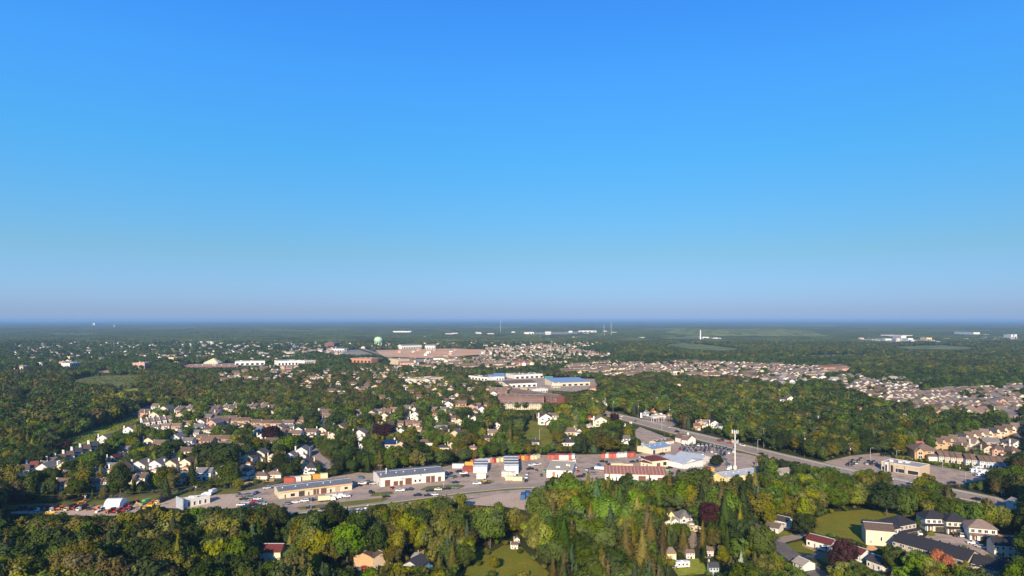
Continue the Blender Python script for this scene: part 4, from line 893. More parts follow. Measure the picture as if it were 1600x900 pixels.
# fences
def fence(label, pts, h=1.9, wood=True):
    g = [G(*q) for q in pts]; r = root('wood_fence', label, 'fence', g[0][0], g[0][1])
    for a, b in zip(g[:-1], g[1:]):
        L = math.dist(a, b); n = max(1, int(L/2.4)); ux, uy = (b[0]-a[0])/L, (b[1]-a[1])/L
        for i in range(n+1):
            x, y = a[0]+ux*L*i/n-g[0][0], a[1]+uy*L*i/n-g[0][1]; link('post', MB().box(x-.07, x+.07, y-.07, y+.07, 0, h+.1).mesh('post'), MATS['wood_fence'], r)
            if i < n:
                yw = math.atan2(uy, ux); me = FEN; o = link('panel', me, None, r); o.location = (x+ux*.08, y+uy*.08, 0); o.rotation_euler = (0, 0, yw); o.scale = (L/n/2.4, 1, h/1.9)
FEN = MB(); [FEN.box(.02+i*.3, .28+i*.3, -.02, .02, .08, 1.9) for i in range(8)]; FEN.box(.02, 2.36, .021, .06, .4, .5); FEN.box(.02, 2.36, .021, .06, 1.5, 1.6)
FEN = FEN.mesh('fence_panel'); FEN.materials[0] = MATS['wood_fence']
fence('tan board fence behind the brown-roofed houses above the car lot', [(380,758),(428,752)]); keep(380,752,428,757,757)
fence('wooden backyard fence among the foreground trees', [(648,872),(662,866)])
fence('pale board fence before the long white ranch house', [(1254,853),(1278,864)], 1.0)
fence('tan board fence above the shop parking lot', [(1386,707),(1405,708)], 2.2)
fence('low beige wall-like fence on the far side of the diagonal road', [(1066,667),(1084,672)], 1.6)
# poles
def pole(px, pb, pt, label, kind='light', group=None):
    x, y = G(px, pb); s = mpp(pb); h = (pb-pt)*s; p = Proto(kind+'_pole')
    r_ = max(.13, min(.2, s*.3)); p.add('shaft', MB().cyl(0, 0, 0, h, r_, r_*.7, 7), 'steel' if kind == 'light' else 'wood_pole')
    if kind == 'light': p.add('arm', MB().tube([(0,0,h-.2),(.9,-.2,h+.1),(1.8,-.3,h+.1)], .07, 4), 'steel'); p.add('lamp_head', MB().box(1.6,2.4,-.5,-.1,h,h+.18), 'lamp_head')
    else:
        p.add('crossarm', MB().box(-1.3,1.3,-.08,.08,h-.9,h-.7), 'wood_pole')
        for k in (-1.1,0,1.1): p.add('insulator', MB().cyl(k, 0, h-.7, h-.4, .07, n=6), 'pale_grey')
        p.add('transformer', MB().cyl(.5, 0, h*.7, h*.7+1.0, .3, n=8), 'pale_grey')
    p.place('street_light' if kind == 'light' else 'utility_pole', label, 'street light' if kind == 'light' else 'utility pole', x, y, 0, 0, {}, group)
for a in [(594,783,725,'utility pole before the white workshop, on the grass island','utility'),(693,764,744,'short light pole right of the white workshop','light'),(486,796,776,'light pole on the grass island before the cream workshop','light'),
          (484,722,698,'tall light pole at the bend of the small crescent','light'),(1257,714,675,'utility pole with a white disc left of the beige shop','utility'),(1328,727,692,'tall utility pole left of the shop parking lot','utility'),
          (1360,716,700,'light pole at the back of the shop parking lot','light'),(1401,718,704,'light pole behind the beige flat-roofed building','light'),(1403,742,726,'light pole at the roadside before the beige building','light'),(1473,731,718,'light pole before the brown townhouses','light'),
          (1499,761,720,'tall utility pole on the verge right of the parking lot','utility'),(1509,756,737,'light pole between the parking lot and the trailers','light'),(1184,705,687,'light pole on the far side of the road, right of the cell tower','light'),
          (1193,700,668,'tall wooden utility pole before the dark wood','utility'),(1138,680,655,'utility pole left of the cell tower head','utility'),(1046,665,630,'utility pole beside the fuel station canopy','utility'),(1034,672,652,'light pole on the road before the fuel station','light'),
          (997,661,625,'utility pole left of the fuel station','utility'),(958,648,621,'utility pole at the bend of the diagonal road, right one','utility'),(945,645,614,'utility pole at the bend of the diagonal road, left one','utility'),(925,650,612,'utility pole between the brick house and the road','utility'),
          (843,692,670,'light pole on the park lawn','light'),(968,684,664,'sign pole before the gravel corner lot','light'),(794,757,728,'utility pole before the cream containers','utility'),(1389,755,743,'dark light pole beside the diagonal road','light'),(889,744,724,'utility pole before the flat-roofed garage','utility'),
          (1106,900,868,'thin pole in front of the white caravan yard','utility'),(305,772,758,'utility pole behind the arched white building','utility'),(132,790,772,'utility pole behind the tractor yard, left of the shelter','utility'),(10,792,770,'utility pole at the left edge behind the tractor yard','utility'),
          (1430,756,742,'light pole on the road right of the beige building','light'),(1060,760,742,'light pole before the long grey shed','light')]:
    pole(*a)
for i, (px, pb, pt) in enumerate(sorted([(618,572,556),(627,574,558),(634,576,560),(642,577,561),(674,588,574),(689,589,573),(692.5,590,573),(698,591,574),(707,589,575),(719,588,574),(724,588,577),(728,589,577),(628,569,556),(650,583,572)])):
    pole(px, pb, pt, f'{nth(i)} power pole from the left in the line beyond the pale factory store', 'utility', 'power poles beyond the factory store')
def cont2(px, pb, paint, label): x, y = G(px, pb); CONT.place('shipping_container', label, 'container', x, y, R(18), .02, dict(paint=paint), 'containers behind the cream workshop', (1.1,1.1,1.35)); keep(px-6, pb-9, px+6, pb-2, pb); FOOT.append((x, y, 5))
for a in [(452,754,'container_red','red container behind the cream workshop, leftmost there'),(462,752.5,'container_white','white container behind the cream workshop, beside the red one'),(478,750.5,'container_cream','cream container behind the middle of the cream workshop'),(492,748.5,'container_yellow','orange-yellow container behind the cream workshop'),(504,747.5,'container_cream','cream container behind the cream workshop, rightmost there')]: cont2(*a)
def wires(label, pts, hs):
    mb = MB(); W = [(*G(px, pb), h) for (px, pb), h in zip(pts, hs)]
    for off in (-.6, .6):
        for a, b in zip(W[:-1], W[1:]):
            mb.tube([(a[0]+(b[0]-a[0])*t, a[1]+(b[1]-a[1])*t+off, a[2]+(b[2]-a[2])*t-1.6*4*t*(1-t)) for t in (0,.2,.4,.6,.8,1)], .028, 3)
    tag(link('power_line', mb.mesh('power_line'), MATS['verge_wire']), label, 'power line')
wires('thin power line strung behind the tractor yard', [(-60,796),(10,792),(132,790),(305,772),(400,765)], [9,9,7.2,5.6,9])
# signs
for px, pb, pt, wp, label, c in [(1075,686,676,3,'tall white sign board beside the small white gabled building','white'),(1567,775,764,6,'white sign board on posts on the verge of the diagonal road','white'),(985.5,664,659,4,'small white pylon sign at the near roadside','white'),(975,669,662,5,'white box sign before the gravel corner lot','white'),(1182,728,716,4,'red-brown sign board among the trees right of the cell tower','door_brown'),(1064,690,677,3,'white pillar sign left of the small white gabled building','white'),(1002,658,645,3,'white pylon sign left of the fuel station','white')]:
    x, y = G(px, pb); s = mpp(pb); h = (pb-pt)*s; p = Proto('sign'); wd = wp*s
    p.add('board', MB().box(-wd/2, wd/2, -.12, .12, h*.4, h), c)
    for q in (-1, 1): p.add('post', MB().box(q*wd*.35-.08, q*wd*.35+.08, -.07, .07, 0, h*.4), 'steel')
    p.place('sign_board', label, 'sign', x, y, 0, 0, {}); keep(px-wp/2, pt, px+wp/2, pb, pb)
# ------------------------------------------------------------------ houses, row by row (pixel of the front wall's foot, width in pixels)
WN_ = dict(white='white', cream='cream', beige='beige', tan_brick='tan brick', orange_brick='orange brick', red_brick='red brick', grey_wall='grey', pale_grey='pale grey', blue_grey='blue-grey', pink_brick='pink brick', yellow_wall='yellow', stone='stone', taupe='taupe')
RN_ = dict(roof_brown='brown', roof_grey='grey', roof_dark='dark', roof_taupe='taupe', roof_red='reddish', roof_black='black', roof_pale='pale', roof_maroon='maroon', metal_blue='blue', solar='blue solar', roof_orange_red='orange-red')
KN_ = dict(gable='gabled house', side='two-storey house', rear='house back', bung='bungalow', hip='hip-roofed house', unit='townhouse', back='townhouse back', step='stepped row house', new='new house', row5='terrace block', row3='terrace block')
def row(where, group, items, **kw):
    items = sorted(items, key=lambda t: t[0])
    for i, it in enumerate(items):
        px, pb, wp, kind, wall, roof = it[:6]; ex = dict(kw); ex.update(it[6] if len(it) > 6 else {})
        house(px, pb, wp, kind, wall, roof, f'{WN_[wall]} {KN_[kind]}, {RN_[roof]} roof, {nth(i)} from left {where}', group, **ex)
B = lambda c: dict(brick=c)
row('in the row with brick garages', 'gabled houses with brick garages', [(215,741,23,'gable','white','roof_taupe',B('pink_brick')),(241,739,22,'gable','white','roof_grey',B('pink_brick')),(265,737,20,'gable','cream','roof_brown',B('pink_brick')),
    (288,735,20,'gable','cream','roof_brown',B('orange_brick')),(384,728,21,'gable','cream','roof_brown',B('orange_brick')),(404,721,19,'gable','cream','roof_grey',B('tan_brick')),(452,721,15,'gable','white','roof_grey',B('orange_brick')),(470.5,716,19,'gable','white','roof_grey',dict(brick='white')),(425,722,14,'gable','cream','roof_brown',B('orange_brick'))])
row('in the row above the yard', 'houses above the yard strip', [(97.5,769,27,'rear','cream','roof_brown'),(147,764,20,'rear','cream','roof_brown',dict(yaw=-4)),(167,763,14,'rear','cream','roof_brown'),(196,760,23,'rear','cream','roof_brown'),(218,757,16,'side','white','roof_brown'),(286.5,757,25,'rear','white','roof_grey'),
    (317,750,24,'rear','white','roof_grey'),(342,747,21,'hip','white','roof_grey'),(375,749,25,'hip','white','roof_dark'),(404,749,27,'bung','cream','roof_brown'),(427,747,24,'bung','cream','roof_taupe'),(484,741,20,'hip','pale_grey','roof_dark')])
row('in the left tan brick row', 'tan brick row houses', [(314,693,18,'side','tan_brick','roof_brown',B('orange_brick')),(333.5,694,18,'side','tan_brick','roof_brown',B('tan_brick')),(353,694,18,'side','orange_brick','roof_brown',B('orange_brick')),(291.5,697,17,'side','white','roof_grey'),(272,694,17,'gable','white','roof_grey'),
    (448,682,17,'side','tan_brick','roof_brown',B('orange_brick')),(466,682,16,'gable','white','roof_dark',B('pink_brick')),(485,684,18,'side','white','roof_brown',B('red_brick')),(502,681,15,'gable','cream','roof_brown',B('red_brick')),(307,706,13,'side','cream','roof_brown')])
row('in the long upper row', 'long upper row of houses', [(x, y, 16.5, 'side', wl, 'roof_brown', B(b)) for x, y, wl, b in [(334,666,'white','pink_brick'),(348,666,'cream','tan_brick'),(365,665,'tan_brick','tan_brick'),(382,665,'tan_brick','tan_brick'),(399.5,668,'tan_brick','orange_brick'),(416,669,'tan_brick','orange_brick'),(432.5,669,'tan_brick','orange_brick'),(449.5,669,'white','pink_brick'),(466,664,'tan_brick','pink_brick')]]+
    [(257,673,15,'side','white','roof_taupe'),(275,673,15,'side','pink_brick','roof_taupe'),(291,668,13,'side','cream','roof_taupe'),(312.5,667,13,'gable','white','roof_brown')])
row('among the left neighbourhood trees', 'houses scattered in the left neighbourhood', [(231,700,18,'gable','cream','roof_brown',B('tan_brick')),(200,681,16,'gable','white','roof_taupe'),(195,712,19,'rear','white','roof_grey'),(173,725,15,'gable','cream','roof_maroon'),(188,720,13,'side','pale_grey','roof_dark'),(172,738,16,'side','blue_grey','roof_grey'),
    (60,768,30,'bung','taupe','roof_taupe'),(304,683,13,'side','white','roof_grey'),(282,682,12,'rear','white','roof_grey'),(400,678,17,'side','pale_grey','roof_grey'),(408,690,14,'gable','white','roof_brown'),(452,674,13,'rear','white','roof_grey'),(502,665,10,'gable','white','roof_grey'),(508,654,19,'side','tan_brick','roof_taupe'),(331,656,14,'side','taupe','roof_taupe'),
    (325,678,14,'side','cream','roof_brown'),(90,664,12,'gable','roof_red','roof_orange_red') if False else (88,664,13,'bung','red_brick','roof_orange_red'),(160,695,17,'gable','white','roof_taupe'),(170,742,12,'side','white','roof_brown'),(225,754,10,'side','cream','roof_brown')])
row('in the row beside the green belt', 'stepped row houses beside the green belt', [(148-13.2*i, 706+5.0*i, 13.5, 'step', 'white', ['roof_dark','roof_brown','roof_dark','roof_brown','roof_brown','roof_taupe'][i % 6], dict(yaw=35, simple=True)) for i in range(6)]+
    [(64-14*i, 735+4.5*i, 15, 'side' if i in (0,3) else 'step', 'white', ['roof_taupe','roof_red','roof_brown','roof_taupe','roof_red'][i], dict(yaw=[-22,30,30,-22,30][i])) for i in range(5)])
row('in the stepped cluster', 'stepped cluster of row houses', [(228+9*i, 666-1.2*i, 10, 'step', 'white', 'roof_taupe', dict(yaw=35)) for i in range(5)]+[(241,674,12,'side','white','roof_taupe')])
for cx, cy, nm, n in [(290,645,'below the highway bend',5),(352,643,'right of the highway bend',6),(403,640,'above the dark round trees',4)]:
    row(nm, 'clustered row houses', [(cx+(i-n/2)*8.2, cy+2.4*math.sin(i*2.1), 9.5, 'step' if i % 2 else 'side', ['white','pink_brick','white','cream'][i % 4], ['roof_brown','roof_taupe'][i % 2], dict(yaw=-15+8*(i % 3))) for i in range(n)])
row('right of the small crescent', 'houses right of the crescent', [(561,689,19,'gable','white','roof_taupe'),(519,687,12,'gable','cream','roof_taupe'),(512,686,9,'side','pink_brick','roof_brown'),(535,671,11,'side','tan_brick','roof_brown'),(561,652,16,'side','pink_brick','roof_taupe'),(565,704,9,'gable','white','roof_taupe')])
row('in the central neighbourhood', 'houses of the central neighbourhood', [(590,648,9,'side','white','roof_grey'),(603,650,15,'side','pink_brick','roof_brown'),(617,646,13,'side','tan_brick','roof_taupe'),(600,659,15,'gable','cream','roof_brown'),(588,668,14,'bung','white','roof_maroon'),(623,668,14,'side','tan_brick','roof_brown'),
    (647,648,13,'gable','white','roof_taupe'),(648,656,14,'gable','white','roof_taupe'),(635,656,6.5,'rear','white','roof_grey'),(640,667,14,'side','red_brick','roof_brown'),(652,668,13,'side','pink_brick','roof_brown'),(626,680,11,'gable','white','roof_grey'),(655,678,8,'rear','yellow_wall','roof_taupe'),(682,661,12,'gable','white','roof_grey'),(679,652,13,'side','tan_brick','roof_brown'),
    (677,645,12,'side','tan_brick','roof_taupe'),(706,659,12,'side','pink_brick','roof_brown'),(717,664,11,'gable','cream','roof_brown'),(715,647,8,'rear','blue_grey','roof_grey'),(700,640,16,'gable','white','roof_brown'),(720,639,17,'side','tan_brick','roof_brown'),(740,648,17,'bung','white','roof_taupe'),(753,648,14,'gable','white','roof_grey'),(747,638,9,'side','red_brick','roof_brown'),
    (761,637,10,'side','tan_brick','roof_brown'),(776,671,12,'gable','white','roof_taupe'),(761,692,13,'side','tan_brick','roof_dark'),(664,697,26,'bung','beige','roof_taupe'),(609,701,34,'bung','cream','solar'),(626,702,12,'gable','beige','roof_taupe'),(692,704,19,'bung','yellow_wall','roof_dark'),(705,703,10,'gable','beige','roof_brown'),(738,705,14,'bung','cream','roof_taupe'),(674,637,12,'side','cream','roof_taupe')])
row('around the park lawn', 'houses around the park lawn', [(853,664,20,'gable','white','roof_brown',dict(hs=1.15)),(866,656,14,'side','white','roof_brown'),(845,656,11,'side','pink_brick','roof_dark'),(893,681,33,'bung','beige','roof_taupe'),(887,697,27,'bung','white','roof_dark'),(939,667,19,'gable','cream','roof_taupe'),(920,670,14,'bung','white','roof_pale'),(922,656,12,'bung','orange_brick','roof_red'),
    (976,694,18,'side','white','roof_grey'),(834,695,18,'bung','taupe','roof_dark'),(905,681,9,'gable','white','roof_dark'),(949,636,12,'gable','white','roof_pale'),(933,629,9,'side','beige','roof_brown'),(981,638,8,'gable','blue_grey','roof_grey'),(1026,628,16,'side','white','roof_dark'),(1010,650,9,'hip','blue_grey','roof_grey'),(1020,645,15,'bung','tan_brick','roof_orange_red'),(1119,639,8,'side','white','roof_taupe'),
    (1095,668,12,'gable','tan_brick','roof_grey'),(1103,666,12,'side','white','roof_grey'),(1117,669,13,'gable','white','roof_dark'),(1128,672,10,'rear','blue_grey','roof_dark'),(1090,672,9,'side','tan_brick','roof_brown'),(1050,650,13,'bung','beige','roof_taupe')])
row('in the dark right wood', 'houses hidden in the right wood', [(1222,629,11,'side','white','roof_dark'),(1236,630,12,'gable','white','roof_brown'),(1216,627,7,'side','cream','roof_brown'),(1276,659,7,'side','pale_grey','roof_dark'),(1284,660,8,'gable','white','roof_grey'),(1347,645,10,'gable','pink_brick','roof_brown'),(1343,671,11,'bung','cream','roof_pale'),(1329,651,10,'bung','cream','roof_brown'),(1330,680,7,'rear','white','roof_grey'),
    (1241,674,7,'rear','white','roof_pale'),(1276,670,7,'rear','white','roof_pale'),(1413,646,14,'side','pink_brick','roof_taupe'),(1418,652,9,'gable','cream','roof_brown'),(1538,649,16,'bung','pale_grey','roof_dark'),(1560,646,10,'side','cream','roof_grey')])
# right townhouses
row('in the curved back row', 'curved row of tan townhouses', [(1466+12.1*i, 704-2.35*i, 13, 'unit', ['tan_brick','tan_brick','beige','tan_brick','tan_brick','cream'][i % 6], ['roof_brown','roof_brown','roof_taupe','roof_dark'][i % 4], dict(yaw=-28, wall2='cream' if i > 3 else 'tan_brick', gdoor='door_tan')) for i in range(12)])
house(1438,707,26,'bung','red_brick','roof_orange_red','dark red hip-roofed end house, leftmost of the tan townhouse rows','curved row of tan townhouses',yaw=-20,hs=1.7)
house(1448,718,34,'hip','tan_brick','roof_brown','tan hip-roofed end house behind the shop, at the near left corner of the townhouses','front row of brown-roofed townhouses',yaw=-12,hs=1.0)
row('in the front townhouse row', 'front row of brown-roofed townhouses', [(1473+9.5*i, 722+.9*i, 10.5, 'back', ['grey_wall','stone','grey_wall','beige'][i % 4], 'roof_brown', dict(yaw=-12, depth=1.25)) for i in range(4)]+[(1515+9.5*i, 727+.8*i, 10.5, 'back', 'grey_wall', 'roof_brown', dict(yaw=-12, depth=1.25)) for i in range(2)]+[(1537+9.7*i, 730+.7*i, 10.8, 'back', ['pale_grey','blue_grey'][i % 2], 'roof_brown', dict(yaw=-10, depth=1.25)) for i in range(5)])
row('between the townhouse rows', 'houses between the townhouse rows', [(1512,706,15,'gable','beige','roof_brown',dict(yaw=40)),(1527,703,19,'gable','cream','roof_taupe',dict(yaw=35)),(1549,701,22,'side','pink_brick','roof_grey',dict(yaw=-20)),(1546,711,17,'gable','beige','roof_brown'),(1562,713,20,'hip','pink_brick','roof_brown',dict(yaw=-15)),(1589,716,20,'hip','tan_brick','roof_brown'),(1571,702,18,'hip','stone','roof_dark'),(1592,704,18,'gable','white','roof_taupe'),(1596,692,16,'hip','pink_brick','roof_taupe')])
# right foreground houses
NBR = 'new dark-roofed houses round the court'
house(1419,838,38,'new','stone','roof_black','stone new house with black hipped roof at the left end of the court',NBR,yaw=24,wall2='stone',gdoor='door_dark')
house(1398,846,30,'new','white','roof_black','narrow white-fronted new house beside the stone one at the left end of the court',NBR,yaw=28,gdoor='door_dark')
house(1370,842,38,'row3','stone','roof_black','long brick side wing with black roof facing the open field','new dark-roofed houses round the court',yaw=-20)
house(1464,829,34,'new','white','roof_black','white new house with double garage, left of the two in the middle of the court',NBR,yaw=-6,wall2='cream',gdoor='door_dark')
house(1497,834,33,'new','cream','roof_black','cream new house with dark porch roof, right of the two in mid court',NBR,yaw=-10,wall2='stone',gdoor='door_dark')
house(1536,845,38,'new','white','roof_taupe','white new house with taupe hipped roof at the right end of the court',NBR,yaw=-18,wall2='white',gdoor='door_dark')
house(1583,872,52,'row3','cream','roof_black','cream new terrace with black roof at the right edge',NBR,yaw=-14,wall2='cream')
bigb('house','pale cream almost windowless house with taupe-brown roof before the court','house',(1353,851),(1397,855),11,7.6,'cream','roof_brown','gable',2.0,[(WN,.52,.58,2.6,4.4,'glass'),(WN,.16,.2,1,2.4,'glass')])
# long dark terrace: runs away to the right
(x0, y0), yw, L = frame2((1396,863),(1511,896)); r = k_longrow(8, wu=L/8, d=12, h=5.6, hr=8.8)
r.place('terrace_block', 'long brown brick terrace with black roof running across the front of the court', 'terrace', x0+L/2*math.cos(yw), y0+L/2*math.sin(yw), yw, 0, dict(wall='stone', roof='roof_black', trim='trim', glass='glass', door='door_brown')); keep(1396,836,1440,862,863); keep(1440,842,1480,862,870); keep(1480,850,1525,872,880)
for u in range(16): FOOT.append((x0+L*u/15*math.cos(yw)-6*math.sin(yw), y0+L*u/15*math.sin(yw)+6*math.cos(yw), 7))
(x0, y0), yw, L = frame2((1520,899),(1580,912)); r2 = k_longrow(4, wu=L/4, d=12, h=4.6, hr=7.6)
r2.place('terrace_block', 'lower black-roofed terrace continuing right of the long brown brick one', 'terrace', x0+L/2*math.cos(yw), y0+L/2*math.sin(yw), yw, 0, dict(wall='stone', roof='roof_black', trim='trim', glass='glass', door='door_brown')); keep(1518,866,1570,888,895)
for u in range(8): FOOT.append((x0+L*u/7*math.cos(yw)-6*math.sin(yw), y0+L*u/7*math.sin(yw)+6*math.cos(yw), 7))
# ranch houses
def ranch(P1, P2, depth, wall, roof, label, h=3.1, rise=1.6, n=4, nm='ranch_house', **kw):
    bigb(nm, label, 'house', P1, P2, depth, h, wall, roof, 'gable', rise, [(WN, (i+.25)/n, (i+.6)/n, 1.0, 2.3, 'glass') for i in range(n) if i != 1]+[(DR, 1.35/n, 1.55/n, 0, 2.2, 'door_brown')], **kw)
ranch((1260,853),(1297,863),8,'white','roof_maroon','long white ranch house with maroon-brown roof beside the cul-de-sac', 3.6)
ranch((1303,865),(1345,879),8,'white','roof_maroon','long white ranch house with dark maroon roof behind the purple maple', 3.6)
ranch((1354,886),(1378,895),8,'white','roof_dark','white ranch house with dark roof half hidden behind the foreground trees', 3.6, n=3)
ranch((1211,821),(1229,825),7,'white','roof_dark','small white house with dark roof at the end of the cul-de-sac', 3.2, n=2)
ranch((1196,830),(1216,834),8,'white','roof_taupe','small white bungalow with taupe roof on the cul-de-sac lawn', 2.8, n=2)
ranch((1239,886),(1254,893),7,'white','roof_pale','white shed-like house among the trees beside the street', 2.6, n=2)
ranch((1222,745),(1240,743),9,'white','roof_pale','low pale house in the wood right of the yellow shed', 3, n=2)
ranch((406,880),(438,880),8,'cream','roof_maroon','cream house with maroon-brown roof deep in the front woodland', 5.2, 2.2, n=3)
ranch((572,882),(583,888),9,'beige','roof_brown','tan house with brown roof right of the big green tree', 4.8, 1.4, n=1); ranch((583.3,888),(594,880),10,'tan_brick','roof_brown','tan gabled wing right of the big green tree', 4.8, 1.6, n=1)
house(641,900,30,'gable','grey_wall','roof_dark','grey gabled house with dark roof at the bottom edge',yaw=-20,brick='grey_wall',hs=.85,chim=False,see=.6)
house(650,880,16,'bung','stone','roof_grey','small shed with grey roof behind the grey gabled house')
house(808,850,8,'gable','white','roof_taupe','small white house at the right corner of the mown field'); house(804,858,6.5,'rear','white','roof_brown','white outbuilding in front of the small white house by the mown field')
house(1034,820,30,'bung','white','roof_grey','white bungalow with grey hipped roof beside the tall spruces',yaw=-8,hs=1.1); house(1049,818,10,'gable','yellow_wall','roof_taupe','pale yellow gable between the two woodland houses')
house(1075,822,26,'hip','pale_grey','roof_grey','white two-storey house with grey hipped roof in the central woodland',yaw=10,wall2='white'); house(1055,824,11,'gable','white','roof_pale','white arched garage between the two woodland houses',simple=True,hs=.7)
house(1049,876,15,'bung','yellow_wall','roof_taupe','ochre-walled house left of the white caravan',hs=1.3,chim=False); house(1108,869,14,'rear','white','roof_brown','white house with brown roof above the dark yard',hs=.6,see=.4,chim=False); house(1131,868,13,'rear','blue_grey','roof_grey','pale blue-grey house right of the dark yard',hs=.65,see=.4,chim=False)
house(1079,873,13,'rear','white','roof_brown','white-trimmed small house behind the caravan',hs=.6,see=.4,chim=False); house(1116,899,15,'rear','blue_grey','roof_dark','blue-grey shed wall at the bottom edge',hs=.8,simple=True,chim=False)
house(664,862,5,'gable','white','roof_pale','tiny white shed in the front woodland') if False else None
house(1597,800,18,'gable','white','roof_pale','white gabled house cut by the right edge beside the diagonal road')
# ------------------------------------------------------------------ dense suburbs built in rows
SUBS = []
def suburb_rows(where, group, poly, ang, du, dv, walls, roofs, kinds, limit, wnom=11, keepit=.75, prob=.95, jit=1.0):
    m = poly_mask(poly); sy, sx, ins = m; c = math.cos(R(ang)); s = math.sin(R(ang))
    pts = [G(*p) for p in poly]; us = [p[0]*c+p[1]*s for p in pts]; vs = [-p[0]*s+p[1]*c for p in pts]
    out = []; v = min(vs); k = 0
    while v < max(vs):
        u = min(us)
        while u < max(us):
            uu, vv = u+rnd.uniform(-jit, jit), v+rnd.uniform(-1, 1)*jit; X, Y = uu*c-vv*s, uu*s+vv*c; px, py = P(X, Y)
            if sx.start <= px < sx.stop and sy.start <= py < sy.stop and ins[int(py)-sy.start, int(px)-sx.start] and rnd.random() < prob: out.append((px, py, k, X, Y))
            u += du
        v += dv if k % 2 == 0 else dv*.72; k += 1
    SUBS.append((where, group, out, ang, walls, roofs, kinds, wnom))
WB = ['cream','beige','tan_brick','cream','pink_brick','cream','stone']
suburb_rows('in dense beige suburb', 'houses of the dense beige suburb', [(1448,655),(1420,640),(1400,622),(1480,612),(1600,606),(1600,668),(1560,655)], 12, 13, 25, WB, ['roof_taupe','roof_brown','roof_taupe','roof_grey'], ['hip','unit','gable','side'], 300, 11.5, prob=.9)
suburb_rows('in suburb left of the dense beige one', 'houses left of the dense beige suburb', [(1320,612),(1350,597),(1430,606),(1445,618),(1400,640),(1370,628)], 12, 14, 28, ['cream','white','beige','white'], ['roof_taupe','roof_brown'], ['hip','side','gable'], 300, 12)
suburb_rows('in white suburb below far wood', 'houses of the white suburb', [(1195,598),(1230,582),(1290,585),(1430,596),(1440,603),(1350,608),(1310,606),(1240,610)], 8, 19, 36, ['white','cream','white'], ['roof_taupe','roof_pale','roof_grey'], ['bung','gable','side'], 60, 13, prob=.8)
suburb_rows('in the brown-roofed suburb right of the centre', 'houses of the brown-roofed suburb', [(1000,586),(1000,573),(1060,566),(1180,570),(1330,577),(1290,588),(1200,597),(1100,590)], 6, 17, 34, ['cream','beige','pink_brick','cream','white'], ['roof_brown','roof_taupe','roof_taupe'], ['hip','side','gable','row3'], 0, 13, prob=.72, jit=3)
suburb_rows('in the brown-roofed suburb behind the plaza', 'houses behind the plaza', [(880,586),(890,572),(960,566),(1010,570),(1010,592),(960,590)], 6, 17, 34, ['cream','beige','cream'], ['roof_brown','roof_taupe'], ['hip','side','row3'], 0, 13, prob=.7, jit=3)
suburb_rows('in the distant centre suburb', 'distant houses', [(745,566),(760,546),(850,540),(960,556),(900,566),(840,576)], 5, 22, 46, ['cream','beige','pink_brick','white'], ['roof_brown','roof_taupe','roof_taupe'], ['hip','side'], 0, 13, prob=.6, jit=4)
suburb_rows('in scattered suburb below brown roofs', 'houses scattered below the brown roofs', [(1010,612),(1020,598),(1210,596),(1330,612),(1290,632),(1200,622),(1090,612)], 8, 34, 50, ['white','cream','beige'], ['roof_taupe','roof_brown','roof_dark'], ['side','bung','gable'], 40, 12, prob=.5, jit=8)
suburb_rows('in leafy centre suburb', 'houses of the leafy centre suburb', [(540,625),(460,605),(520,580),(640,575),(700,600),(790,604),(800,622),(770,634),(640,638)], -8, 25, 40, ['white','pink_brick','cream','beige'], ['roof_brown','roof_taupe','roof_brown'], ['side','gable','hip'], 90, 11.5, prob=.78, jit=6)
suburb_rows('in wood left of centre', 'houses left of the centre', [(420,612),(340,600),(330,580),(520,572),(520,592),(470,602)], 10, 28, 48, ['pink_brick','cream','white'], ['roof_taupe','roof_brown'], ['side','hip'], 40, 14, prob=.72, jit=10)
suburb_rows('in the distant left suburb', 'distant houses at left', [(0,572),(0,540),(200,531),(560,531),(560,548),(300,560),(120,566)], 0, 34, 80, ['white','cream','white','pink_brick'], ['roof_taupe','roof_pale','roof_grey'], ['side','gable'], 0, 14, prob=.75, jit=16)
suburb_rows('in the far centre specks', 'distant houses at the centre', [(560,546),(560,527),(960,524),(900,546),(760,546),(745,540)], 0, 50, 95, ['white','cream','pink_brick'], ['roof_taupe','roof_pale','roof_red'], ['side','gable'], 0, 20, prob=.6, jit=22)
suburb_rows('far centre yard', 'distant halls', [(640,524),(800,517),(960,519),(960,523),(820,526)], 0, 260, 330, ['white'], ['roof_pale'], ['side'], 0, 45, prob=.6, jit=80)
suburb_rows('quarry', 'distant halls at right', [(1330,535),(1340,530),(1480,530),(1600,528),(1600,534),(1480,537)], 0, 110, 190, ['white','pale_grey','beige'], ['roof_pale'], ['side'], 0, 30, prob=.4, jit=40)
suburb_rows('site front', 'distant houses', [(600,565),(640,563),(720,560),(800,562),(840,570),(790,578),(700,578),(650,575)], 4, 24, 40, ['cream','beige','pink_brick','white'], ['roof_taupe','roof_brown'], ['hip','side','row3'], 0, 14, prob=.65, jit=5)
suburb_rows('retail specks', 'distant houses', [(200,562),(300,552),(540,548),(560,556),(520,568),(300,562)], 4, 60, 90, ['white','cream','pink_brick'], ['roof_pale','roof_taupe'], ['hip','side','row3'], 0, 15, prob=.8, jit=20)
suburb_rows('site sheds', 'distant houses', [(600,548),(760,546),(850,540),(960,534),(900,548),(760,560),(700,560)], 4, 60, 60, ['white','cream','pink_brick','pale_grey'], ['roof_pale','roof_taupe'], ['hip','side'], 0, 12, prob=.35, jit=20)
